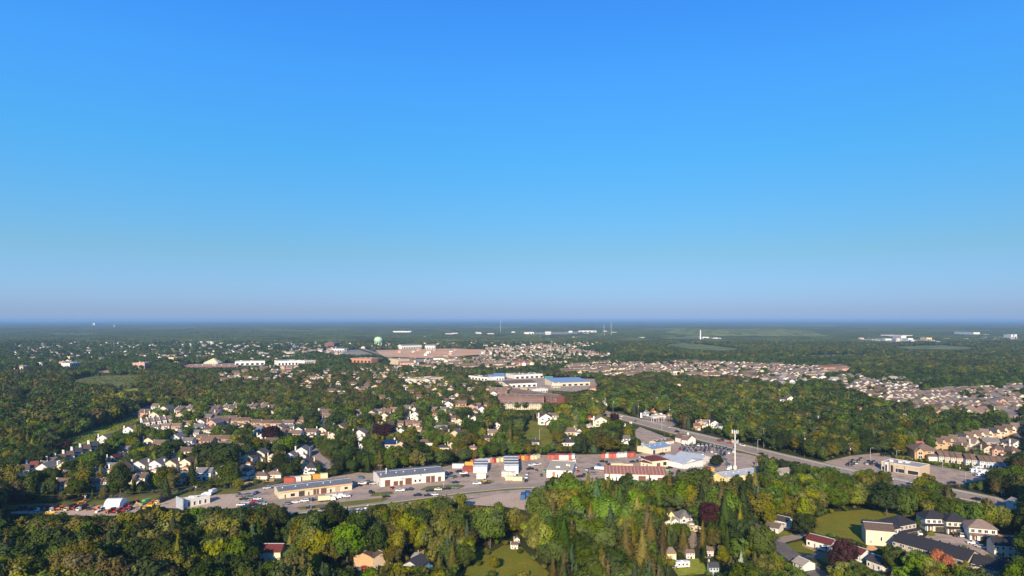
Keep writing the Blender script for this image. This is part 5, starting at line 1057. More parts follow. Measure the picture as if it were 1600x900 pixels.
for wh, pl_ in (('left infill',[(232,640),(330,634),(520,650),(540,680),(480,735),(240,730),(165,735),(215,690)]),('centre infill',[(560,650),(620,636),(780,640),(800,665),(770,700),(560,690)]),('corner infill',[(20,745),(70,735),(165,735),(230,745),(160,758),(30,765)])):
    suburb_rows('in the '+wh[:-7]+' quarter', 'houses tucked between the '+wh[:-7]+' rows', pl_, -6, 15.5, 27, ['white','cream','beige','pink_brick'], ['roof_brown','roof_taupe','roof_brown','roof_grey'], ['side','gable','rear'], 60, 10.5, prob=.33 if 'corner' not in wh else .55, jit=4)
    wq, gq, oq, *rest_ = SUBS[-1]; SUBS[-1] = (wq, gq, [o for o in oq if not any((f[0]-o[3])**2+(f[1]-o[4]-4)**2 < 11.5**2 for f in FOOT) and not NOG[int(o[1]), int(o[0])]], *rest_)
allh = []
for si, (where, group, out, ang, walls, roofs, kinds, wnom) in enumerate(SUBS):
    for (px, py, k, X, Y) in out: allh.append((Y, si, px, py, k, X))
allh.sort()
LIM = max(0, 322-NH[0]) if NH[0] < 322 else 0
near = allh[:LIM]; farh = allh[LIM:]
rows_ = {}
for h in near: rows_.setdefault((h[1], h[4]), []).append(h)
rk = {}
for key in sorted(rows_):
    rk.setdefault(key[0], []).append(key[1])
for (si, k), hs in rows_.items():
    where, group, out, ang, walls, roofs, kinds, wnom = SUBS[si]; hs.sort(key=lambda h: h[2]); ri = sorted(rk[si]).index(k)
    rf0 = rnd.choice(roofs)
    for i, (Y, _, px, py, _, X) in enumerate(hs):
        kind = rnd.choice(kinds); wall = rnd.choice(walls); roof = rnd.choice(roofs)
        if (py < 560 and kind == 'row3'): kind = 'side'
        wl = wnom*(2.6 if kind == 'row3' else rnd.uniform(.85, 1.1)) if kind != 'unit' else 8.5
        house(px, py, wl/mpp(py), kind, wall, roof, f'{WN_[wall]} {KN_[kind]}, {RN_[roof]} roof, {nth(i)} from left, {nth(ri)} row, {where[3:]}', group, yaw=ang+rnd.choice([0,0,0,180,90,0])+rnd.uniform(-6, 6), simple=True, see=.6 if rnd.random() < .62 else 0)
# the remaining small houses are one counted-out mass
WALLC = {}; 
def mass(name, hs):
    V, Fc, MI = [], [], []; mats_ = []
    def mi(k):
        if k not in mats_: mats_.append(k)
        return mats_.index(k)
    for (Y, si, px, py, k, X) in hs:
        where, group, out, ang, walls, roofs, kinds, wnom = SUBS[si]; kind = rnd.choice(kinds); wall = rnd.choice(walls); roof = rnd.choice(roofs)
        w_ = wnom*rnd.uniform(.8, 1.15)*(2.4 if kind == 'row3' else 1); d_ = 10*max(1, wnom/14); h_ = (5.6 if kind != 'bung' else 3.2)*(1 if wnom < 20 else wnom/20); hr = h_+2.8
        yw = R(ang+rnd.choice([0, 0, 90])+rnd.uniform(-8, 8)); mb = MB()
        ax = 'y' if kind == 'gable' else 'x'
        mb.gable_walls(-w_/2, w_/2, 0, d_, 0, h_, hr-.1, ax); nw = len(mb.f)
        if kind == 'hip': mb.hip_roof(-w_/2, w_/2, 0, d_, h_, hr)
        else: mb.gable_roof(-w_/2, w_/2, 0, d_, h_, hr, ax)
        nr = len(mb.f)-nw
        for q in range(3): mb.box(-w_*.35+q*w_*.3, -w_*.35+q*w_*.3+1.4, -.08, .02, h_*.6, h_*.6+1.2)
        mb.box(w_*.1, w_*.1+3, -.08, .02, .05, 2.3)
        c, s = math.cos(yw), math.sin(yw); o = len(V)
        V.extend([(X+a*c-b*s, Y+a*s+b*c, z) for a, b, z in mb.v]); Fc.extend([tuple(i+o for i in f) for f in mb.f])
        MI.extend([mi(wall)]*nw+[mi(roof)]*nr+[mi('glass')]*(len(mb.f)-nw-nr))
        hp = hr/mpp(py); wp = w_/mpp(py)
        if rnd.random() < .7: keep(px-wp*.45, py-hp, px+wp*.45, py-hp*.55, py)
        FOOT.append((X, Y+d_/2, max(6, w_*.5)))
    me = bpy.data.meshes.new(name); me.from_pydata(V, [], Fc); [me.materials.append(MATS[k]) for k in mats_]
    me.polygons.foreach_set('material_index', MI); me.update(); link(name, me, None, kind='stuff')
mass('distant_houses', farh)
print('houses', NH[0], 'mass', len(farh))
# ------------------------------------------------------------------ vehicles
lots = [('in the lot left of the cream workshop', [(374,776),(380,781),(386,786),(393,779),(397,785),(376,790),(384,793),(393,791),(402,781),(406,787),(404,793),(411,789),(388,775)], 20, 'cars in the lot left of the cream workshop'),
        ('between the cream and the white workshops', [(574,754),(578,757),(583,757)], 10, 'cars between the two workshops')]
for where, pts, yw, grp in lots:
    for i, (px, pb) in enumerate(pts): car(px, pb, PAINTS[(i*5+2) % 9], f'{where}, {nth(i)} one', yw+rnd.uniform(-8, 8), rnd.choice(['car','suv','pickup']), grp)
for a in [(417,764,'paint_silver','behind the crowded lot, alone',20,'suv'),(462,786,'paint_white','before the cream workshop, leftmost there',15,'car'),(476,784,'paint_white','before the cream workshop, right of another',20,'suv'),(485,783,'paint_black','before the cream workshop beside a white one',15,'suv'),(541,777,'paint_white','at the right end of the white box trucks',20,'suv'),
          (580,771,'paint_black','alone on the asphalt between both workshops',120,'suv'),(603,777,'paint_black','on the service road by the grass island with the pole',15,'car'),(484,794,'paint_black','on the service road, leftmost',12,'car'),(507,796,'paint_black','on the service road, second from left',10,'suv'),(517,797,'paint_silver','on the service road behind a black one',10,'car'),(528,794,'paint_grey','on the service road near the trees',10,'car'),
          (652,775,'paint_black','on the service road, left of two dark ones',8,'suv'),(668,775,'paint_black','on the service road, right of another dark one',8,'car'),(679,774,'paint_white','on the service road behind the dark ones',8,'car'),(671,768,'paint_black','at the grass island before the white workshop, first',8,'suv'),(684.5,766,'paint_white','at the grass island before the white workshop, second',8,'car'),(697.5,765,'paint_black','at the grass island before the white workshop, third',8,'suv'),(712,763.5,'paint_grey','at the grass island before the white workshop, fourth',8,'car'),(711.5,755,'paint_black','above the grass island, alone',8,'car'),
          (554,801,'paint_black','in the tree gap below the service road, left',80,'car'),(558.5,801,'paint_white','in the tree gap below the service road, middle',80,'suv'),(566,801,'paint_white','in the tree gap below the service road, right',80,'suv'),(574,795,'paint_white','high van in the tree gap, nearest the road',80,'suv'),
          (717,738,'paint_dark_blue','by the trailer, first of three',20,'suv'),(724,741,'paint_white','by the trailer, second of three',15,'pickup'),(727,745,'paint_black','by the trailer, third of three',10,'pickup'),(831,728,'paint_white','right of the striped sheds, uppermost',30,'pickup'),(828,734,'paint_black','right of the striped sheds under the white one',15,'pickup'),(824,742,'paint_silver','right of the striped sheds, middle',80,'suv'),(823,747,'paint_white','right of the striped sheds, lower',80,'car'),(822,753,'paint_black','right of the striped sheds, lowest',80,'suv'),
          (906,746,'paint_black','right of the orange doors, left',10,'suv'),(912,744,'paint_black','right of the orange doors, right',70,'suv'),(881,751,'paint_dark_blue','before the orange doors',80,'suv'),(988,722.5,'paint_black','behind the cream shop annex, left',5,'car'),(996,722,'paint_black','behind the cream shop annex, right',80,'pickup'),(953,727,'paint_black','at the end of the long cream container',20,'car'),(997,760,'paint_white','on the asphalt before the striped roof building',85,'suv'),(967,756,'paint_dark_blue','in shade before the striped roof building, left',80,'suv'),(1018,755,'paint_red','in shade before the striped roof building, right',80,'car'),(1026,755.5,'paint_black','before the striped roof building at far right',80,'suv'),
          (1034,710.5,'paint_black','before the blue roof building',10,'suv'),(1041.5,688,'paint_black','alone on the gravel corner lot',5,'car'),(1046,732,'paint_black','between the maroon roof and the warehouse',20,'car'),(1060,738,'paint_black','at the cream end of the long grey shed',60,'suv'),(1127,689,'paint_black','driving on the diagonal road, first from the cell tower',-28,'suv'),(1140,693,'paint_red','driving on the diagonal road, past the cell tower',-28,'car'),(945,649,'paint_black','driving at the bend of the diagonal road, left',-40,'car'),(958,650,'paint_black','driving at the bend of the diagonal road, right',-35,'suv'),(968,655,'paint_white','driving on the diagonal road before the sign',-35,'car'),
          (1424,757,'paint_black','on the diagonal road past the beige building',-20,'suv'),(1487,756,'paint_black','on the parking lot edge by the verge',-10,'suv'),(1416,722,'paint_white','behind the beige flat building',-8,'car'),
          (1263,873,'paint_dark_blue','on the drive of the maroon-roofed ranch house, left',-15,'suv'),(1285,860,'paint_silver','on the drive of the maroon-roofed ranch house, right',-15,'suv'),(1243,830,'paint_red','under the trees behind the cul-de-sac, left',-10,'suv'),(1236,829,'paint_grey','under the trees behind the cul-de-sac, right',-10,'suv'),
          (1520,850,'paint_white','on the court, white one in front of the taupe-roofed house',-20,'car'),(1532,856,'paint_silver','on the court, right of the white one',-60,'car'),(1430,836,'paint_black','in front of the stone garage on the court',70,'suv'),(1437,835,'paint_white','in front of the stone garage, right one',70,'suv'),(1493,838,'paint_black','in front of the cream garage on the court',70,'suv'),(1503,838,'paint_white','in front of the cream garage, right one',60,'car'),(1561,870,'paint_silver','by the right edge terrace',20,'car'),
          (567,890,'paint_red','beside the tan house, red one under the big tree',15,'car'),(554,893,'paint_grey','beside the tan house, left of the red one',15,'pickup'),(1056,887,'paint_grey','left of the caravan in the shaded yard',60,'suv')]:
    car(*a[:4], yaw=a[4], kind=a[5])
for i, (t, lane, pt, kd) in enumerate([(.07,2,'paint_white','suv'),(.16,-5,'paint_grey','car'),(.27,5,'paint_silver','suv'),(.33,-2,'paint_black','pickup'),(.46,2,'paint_red','suv'),(.52,5.3,'paint_white','pickup'),(.6,-5,'paint_black','car'),(.74,-2,'paint_silver','car'),(.83,5,'paint_white','suv'),(.9,2,'paint_dark_blue','suv'),(.95,-5,'paint_black','suv')]):
    a, b = G(945,646), G(1600,794); X, Y = a[0]+(b[0]-a[0])*t, a[1]+(b[1]-a[1])*t; px, py = P(X, Y)
    j = max(q for q in range(3, len(MAIN)-1) if MAIN[q][0] <= px); g0, g1 = G(*MAIN[j]), G(*MAIN[j+1]); f = (Y-g0[1])/(g1[1]-g0[1]); X = g0[0]+(g1[0]-g0[0])*f; L_ = math.dist(g0, g1); nx, ny = -(g1[1]-g0[1])/L_, (g1[0]-g0[0])/L_
    px, py = P(X+nx*lane, Y+ny*lane); car(px, py, pt, f'driving on the diagonal road, {nth(i)} from its far end', math.degrees(math.atan2(g1[1]-g0[1], g1[0]-g0[0]))+(180 if lane > 0 else 0), kd, 'vehicles driving on the diagonal road', see=False)
for i, (px, pb, yw) in enumerate([(941,722,10),(948,724,80),(900,731,80),(903,738,80),(838,737,80),(840,727,20),(704,741,70),(709,747,60),(566,757,10),(560,760,15),(1050,742,70),(1066,758,20),(1100,758,10),(925,741,-20),(918,735,70),(846,744,85),(1000,742,0),(745,757,12),(760,756,10),(640,766,5),(625,768,8),(612,764,80),(447,789,12),(1121,719,70),(1128,722,60),(1136,728,30),(1004,716,10),(1012,717,80)]):
    pt = PAINTS[(i*4+1) % 9]; car(px, pb, pt, f'standing loose on the commercial lots, {nth(i)} of them', yw, ['car','suv','pickup'][i % 3], 'vehicles standing loose on the commercial lots')
def k_skip():
    p = Proto('waste_skip'); b = p.add('bin', MB().prism([(-1.8,.9),(-1.3,.15),(1.3,.15),(1.8,.9),(1.8,1.5),(-1.8,1.5)], -.9, .9, 'y'), 'paint'); p.add('rim', MB().box(-1.9,1.9,-.98,-.9,1.42,1.55).box(-1.9,1.9,.9,.98,1.42,1.55), 'paint', b); p.add('lid', MB().box(-1.7,1.7,-.88,.88,1.503,1.56), 'roof_dark'); return p
SK = k_skip()
for i, (px, pb, c, wh) in enumerate([(564,748,'container_blue','behind the cream workshop corner'),(700,746,'container_blue','at the right end of the white workshop'),(851,738,'paint_green','at the left wall of the flat-roofed garage'),(936,728,'container_blue','beside the slanting container row'),(1043,736,'paint_green','behind the striped roof building'),(1119,740,'container_blue','between the long sheds'),(1446,735,'paint_green','at the back of the beige building'),(400,772,'container_blue','at the edge of the crowded lot'),(757,752.5,'container_yellow','on the tiny grass island')]):
    x, y = G(px, pb); SK.place('waste_skip', f'{dict(container_blue="blue",paint_green="green",container_yellow="yellow")[c]} waste skip {wh}', 'waste skip', x, y, R(i*37), .05, dict(paint=c), 'waste skips on the lots')
# car dealer lot and shop lot: rows of cars
def lotrows(poly, ang, du, dv, where, group, prob=.9, yaw=0):
    m = poly_mask(poly); sy, sx, ins = m; c, s = math.cos(R(ang)), math.sin(R(ang)); pts = [G(*p) for p in poly]
    us = [p[0]*c+p[1]*s for p in pts]; vs = [-p[0]*s+p[1]*c for p in pts]; v = min(vs); k = 0; DC = {}
    while v < max(vs):
        u = min(us)
        while u < max(us):
            X, Y = u*c-v*s, u*s+v*c; px, py = P(X, Y)
            if sx.start <= px < sx.stop-1 and sy.start <= py < sy.stop-1 and ins[int(py)-sy.start, int(px)-sx.start] and rnd.random() < prob:
                pt = rnd.choice(PAINTS); kd = rnd.choice(['car','suv','suv','pickup']); kn = dict(car='sedan', suv='tall wagon car', pickup='pickup truck')[kd]
                DC[k] = DC.get(k, 0)+1; car(px, py, pt, f'{where}, {nth(k)} row, {nth(DC[k]-1)} from left', ang+90+yaw+rnd.uniform(-4, 4), kd, f'{PN[pt]} {kn}s {group} row {k}')
            u += du
        v += dv; k += 1
no_trees([(1056,702),(1070,694),(1140,699),(1160,705),(1140,712),(1100,712),(1070,710)])
lotrows([(1058,700),(1070,695),(1105,696),(1150,702),(1153,706),(1136,710),(1100,711),(1065,708)], -20, 3.3, 6.6, 'in the dealer lot', 'in the dealer lot')
lotrows([(1313,722),(1345,717),(1372,722),(1372,729),(1345,729),(1316,727)], -16, 3.6, 9, 'left of the beige building', 'in the shop lot', .75)
lotrows([(1365,713),(1385,711),(1395,714),(1375,717)], -10, 3.6, 12, 'at the back of the shop parking lot', 'at the back of the shop lot', .6)
def veh(pr, name, cat, px, pb, label, yaw, cols, sc_=(1,1,1), group=None):
    x, y = G(px, pb); pr.place(name, label, cat, x, y, R(yaw), .04, cols, group, sc_); keep(px-8, pb-7, px+8, pb-1, pb); FOOT.append((x, y, 5))
veh(TRUCK,'box_truck','truck',523,780,'white box truck parked before the cream workshop, nearer one',200,dict(box='container_white',paint='paint_white'),(1.1,1,1)); veh(TRUCK,'box_truck','truck',513,783,'long cream box truck before the cream workshop, left one',198,dict(box='container_cream',paint='paint_white'),(1.2,1,1)); veh(TRUCK,'box_truck','truck',533,778,'white van truck right of the box trucks',200,dict(box='paint_white',paint='paint_white'),(.8,.9,.8))
veh(TRUCK,'box_truck','truck',321,775,'white truck behind the arched white building, left one',10,dict(box='paint_white',paint='paint_white'),(.7,.9,.7)); veh(TRUCK,'box_truck','truck',330,773,'white truck behind the arched white building, right one',80,dict(box='paint_white',paint='paint_white'),(.8,1,.9))
veh(TRUCK,'box_truck','truck',1141,735,'white box truck left of the foot of the cell tower',10,dict(box='container_white',paint='paint_white'),(.9,1,1))
veh(TRUCK,'box_truck','truck',932,734,'white boat-like trailer load on the yard left of the striped roof',-15,dict(box='paint_white',paint='paint_dark_blue'),(1.3,1,.7))
for i, (px, pb) in enumerate([(1525,739),(1532,740),(1539,741.5),(1534,745),(1545,744.5),(1528,735.5)]): veh(RV,'travel_trailer','trailer',px,pb,f'white travel trailer, {nth(i)} of the cluster right of the shop parking lot',-8+5*i,dict(paint='paint_white',stripe='paint_grey'),(.95,1,1),'white trailers right of the shop lot')
veh(RV,'caravan','caravan',1065,887,'white caravan with dark stripe parked in the shaded yard',8,dict(paint='paint_white',stripe='paint_black'),(.85,1,.95)); veh(RV,'motorhome','motorhome',1088,832,'cream motorhome before the grey hipped house',-40,dict(paint='container_cream',stripe='door_brown'))
# tractor yard machines
YM = [(31,797,'T','paint_grey'),(39,797,'T','paint_black'),(47,798,'T','paint_grey'),(55,798,'T','paint_black'),(63,798,'K','paint_white'),(73,798,'K','paint_grey'),(84,798,'K','paint_white'),(94,797,'T','paint_orange'),(101,796.5,'T','paint_red'),(108,797,'K','container_cream'),(116,797,'T','paint_red'),(120,795.5,'T','paint_black'),(127,797,'K','paint_white'),(138,797,'T','paint_red'),(131,786,'T','paint_orange'),(154,797,'T','paint_orange'),(158,799,'T','paint_white'),
      (177,799.5,'S','paint_black'),(170,802,'T','paint_orange'),(182,802,'T','paint_red'),(198,792,'T','paint_red'),(203,796,'T','paint_red'),(195,800,'T','paint_red'),(213,786,'T','paint_red'),(226,788,'K','paint_green'),(224,797,'E','paint_yellow'),(237,793,'E','paint_yellow'),(238,788,'T','paint_orange'),(249,786,'K','container_cream'),(66,802.5,'B','paint_yellow'),(79,802,'B','paint_yellow'),(188,799,'T','paint_red')]
for i, (px, pb, k, c) in enumerate(YM):
    cn = dict(container_cream='cream', paint_green='green').get(c, PN.get(c, c)); w_ = f'{nth(i)} machine of the tractor yard' ; sd = 'left of the white shelter' if px < 160 else 'right of the white shelter' if px > 190 else 'in front of the white shelter'
    if k == 'T': veh(TRAC,'tractor','tractor',px,pb,f'{cn} tractor with loader {sd}, {nth(i)} along the yard',rnd.uniform(-70,70),dict(paint=c,hubc='hub'),(.85,.85,.9),'machines in the tractor yard')
    elif k == 'K': veh(TRUCK,'flatbed_truck','truck',px,pb,f'dark truck with {cn} cab {sd}, about {nth(i)} along the yard',75,dict(box='roof_black' if c != 'paint_green' else 'paint_green',paint=c),(.8,.9,.8),'trucks in the tractor yard')
    elif k == 'S': veh(PICKUP,'pickup_truck','pickup truck',px,pb,'black pickup truck directly in front of the white shelter',5,dict(paint=c),(1.25,1.25,1.4))
    elif k == 'E': veh(EXC,'excavator','excavator',px,pb,f'yellow excavator {sd}, {"left" if px < 230 else "right"} one of the pair',10 if px < 230 else 170,dict(paint=c),(.85,.9,.9))
    else:
        x, y = G(px, pb); p = Proto('plough_blade'); p.add('blade', MB().prism([(0,0),(-.35,.25),(-.45,.7),(-.25,1.15),(-.18,1.1),(-.36,.68),(-.27,.3),(.05,.05)], -2.4, 2.4, 'x'), c); p.add('hitch', MB().box(-.4,.4,.1,.9,.2,.6), 'tyre')
        p.place('plough_blade', f'yellow snow plough blade lying at the yard edge, {"left" if px < 70 else "right"} one', 'plough blade', x, y, .05, 0, {}); keep(px-6, pb-4, px+6, pb, pb)
# foreground odds and ends
x, y = G(667, 889); p = Proto('pool'); p.add('wall', MB().cyl(0,0,0,1.3,2.6,n=20), 'plastic_teal'); p.add('water', MB().cyl(0,0,1.303,1.33,2.45,n=20), 'sky_blue'); p.place('swimming_pool','round blue backyard pool right of the grey gabled house','pool',x,y,0,0,{}); keep(661,882,673,889,889)
# ------------------------------------------------------------------ trees
def ico_pts(n, r_):
    v = r_.normal(size=(n, 3)); return v/np.linalg.norm(v, axis=1, keepdims=True)
def quads(cen, nrm, size, r_, squash=1.0):
    n = len(cen); t = np.cross(nrm, r_.normal(size=(n, 3))); t /= np.linalg.norm(t, axis=1, keepdims=True)+1e-9; b = np.cross(nrm, t)
    s = (size*r_.uniform(.6, 1.25, n))[:, None]
    v = np.stack([cen-t*s-b*s*.55*squash, cen+t*s*.9-b*s*.5*squash, cen+t*s*.6+b*s*.7*squash, cen-t*s*.7+b*s*.6*squash], 1).reshape(-1, 3)
    return v, np.arange(4*n).reshape(-1, 4)
def core(c, rad, r_, nu=8, nv=5):
    vs = []; fs = []
    for j in range(nv+1):
        a = math.pi*j/nv
        for i in range(nu):
            k = 1+r_.uniform(-.14, .14) if 0 < j < nv else 1
            vs.append((c[0]+rad[0]*k*math.sin(a)*math.cos(2*math.pi*i/nu), c[1]+rad[1]*k*math.sin(a)*math.sin(2*math.pi*i/nu), c[2]+rad[2]*k*math.cos(a)))
    for j in range(nv):
        for i in range(nu): a, b = j*nu+i, j*nu+(i+1) % nu; fs.append((a, a+nu, b+nu, b))
    return np.array(vs), np.array(fs)
def np_mesh(name, parts_, smooth=False):
    V = np.concatenate([p[0] for p in parts_]); off = 0; Fs = []
    for v, f in parts_: Fs.append(f+off); off += len(v)
    Fq = np.concatenate(Fs); me = bpy.data.meshes.new(name); me.vertices.add(len(V)); me.vertices.foreach_set('co', V.astype(np.float32).ravel())
    me.loops.add(Fq.size); me.loops.foreach_set('vertex_index', Fq.astype(np.int32).ravel()); me.polygons.add(len(Fq)); me.polygons.foreach_set('loop_start', np.arange(0, Fq.size, 4, dtype=np.int32))
    me.update(calc_edges=True); me.validate(); me.materials.append(None); return me
def crown_broad(seed, nblob=34, nleaf=62, leaf=.038, asp=1.0, openness=0.0):   # unit height 1, crown width ~ .72*asp
    r_ = np.random.default_rng(seed); rx = .36*asp; rz = .40; c = np.array([0, 0, .59]); P_ = []
    d = ico_pts(nblob, r_); d[:, 2] = d[:, 2]*.9+.12; rr_ = r_.uniform(.45, .98, nblob)[:, None]
    bc = c+d*rr_*np.array([rx, rx, rz]); br = r_.uniform(.065, .155, nblob)*(.75+.25*asp)
    cen, nr = [], []
    for q, rad in zip(bc, br):
        dd = ico_pts(nleaf, r_); out = (q-c)/np.array([rx, rx, rz]); out = out/ (np.linalg.norm(out)+1e-6); dd = dd[(dd@out) > -.45]
        cen.append(q+dd*rad*r_.uniform(.82, 1.08, (len(dd), 1))); nr.append(dd+r_.normal(size=dd.shape)*.42)
    cen = np.concatenate(cen); nr = np.concatenate(nr); nr /= np.linalg.norm(nr, axis=1, keepdims=True)
    P_.append(quads(cen, nr, leaf, r_))
    if not openness: P_.append(core(c, (rx*.66, rx*.66, rz*.72), r_))
    for q, rad in zip(bc, br): P_.append(core(q, (rad*.72,)*3, r_, 6, 4))
    ns_ = int(nblob*14); sd = ico_pts(ns_, r_); sd[:, 2] = sd[:, 2]*.85+.15; P_.append(quads(c+sd*r_.uniform(.9, 1.22, (ns_, 1))*np.array([rx, rx, rz]), sd, leaf*.8, r_))
    return P_
def crown_spruce(seed, tiers=19, leaf=.030, wid=.19, dens=1.0):
    r_ = np.random.default_rng(seed); cen, nr = [], []
    for t in range(tiers):
        f = t/(tiers-1); z = .08+.90*f; rad = wid*(1-f)**.8*r_.uniform(.82, 1.14)+.008; nb = max(4, int(13*(1-f)**.7*dens))
        for k in range(nb):
            a = 2*math.pi*(k+r_.uniform(-.3, .3))/nb+t*.7; rl = rad*r_.uniform(.72, 1.12); m = max(2, int(rl/.028))
            for s in range(m):
                u = (s+.6)/m; cen.append((rl*u*math.cos(a), rl*u*math.sin(a), z-.10*rl/wid*u*.35+r_.uniform(-.008, .008))); nr.append((math.cos(a)*.55+r_.normal()*.35, math.sin(a)*.55+r_.normal()*.35, .75+r_.normal()*.3))
    nr = np.array(nr); nr /= np.linalg.norm(nr, axis=1, keepdims=True); P_ = [quads(np.array(cen), nr, leaf, r_, .8)]
    vs = []; fs = []; nu = 7
    for j, (z, rd) in enumerate([(.09, wid*.5), (.3, wid*.5), (.6, wid*.3), (.97, .004)]):
        for i in range(nu): vs.append((rd*math.cos(2*math.pi*i/nu), rd*math.sin(2*math.pi*i/nu), z))
    for j in range(3):
        for i in range(nu): a, b = j*nu+i, j*nu+(i+1) % nu; fs.append((a, b, b+nu, a+nu))
    P_.append((np.array(vs), np.array(fs))); return P_
def trunk_mesh(name, seed, h=.5, r0=.022, limbs=5):
    r_ = random.Random(seed); mb = MB(); mb.tube([(0,0,-.01),(r_.uniform(-.01,.01),r_.uniform(-.01,.01),h*.5),(r_.uniform(-.02,.02),r_.uniform(-.02,.02),h)], [r0, r0*.75, r0*.4], 6)
    for k in range(limbs):
        a = k*2.4+r_.uniform(-.4,.4); z = h*(.45+.12*k); L = r_.uniform(.12,.2); mb.tube([(0,0,z),(L*.5*math.cos(a),L*.5*math.sin(a),z+L*.5),(L*math.cos(a),L*math.sin(a),z+L*1.1)], [r0*.45, r0*.3, r0*.12], 4)
    return mb.mesh(name)
BRO = [np_mesh(f'broadleaf_crown_{i}', crown_broad(100+i, nblob=[36,30,42,24,30,18,26,40,15,22][i], asp=[1.0,.85,1.12,.62,1.0,.7,.92,1.05,.8,1.15][i], nleaf=110, leaf=[.030,.028,.030,.030,.026,.034,.036,.026,.028,.03][i], openness=1 if i in (8,) else 0)) for i in range(10)]
SPR = [np_mesh(f'spruce_crown_{i}', crown_spruce(200+i, wid=[.29,.25,.33,.27][i], tiers=[19,22,17,20][i])) for i in range(4)]
BARE = np_mesh('sparse_crown', crown_broad(300, nblob=16, nleaf=26, leaf=.022, openness=1))
TRK = [trunk_mesh(f'trunk_{i}', i) for i in range(3)]; TRS = trunk_mesh('spruce_trunk', 9, .9, .014, 0)
def tree(kind, px, pb, hpx, col, label, group=None, wf=1.0, cat='tree', proto=None, fill=True, xy=None, yaw=None):
    x, y = xy if xy else G(px, pb); h = hpx*mpp(pb); r = root(kind, label, cat, x, y, yaw if yaw is not None else rnd.uniform(0, 6.28), 0, group, (h*wf, h*wf, h))
    sp = kind == 'spruce_tree'
    me = proto or (rnd.choice(SPR) if sp else rnd.choice(BRO))
    for nm, m_, mt in (('trunk', TRS if sp else rnd.choice(TRK), 'bark'), ('crown', me, 'leaf '+col)):
        o = bpy.data.objects.new(nm, m_); COL.objects.link(o); o.parent = r; o.material_slots[0].link = 'OBJECT'; o.material_slots[0].material = MATS[mt]
    if fill: FOOT.append((x, y, h*.22*wf)); 
    return r
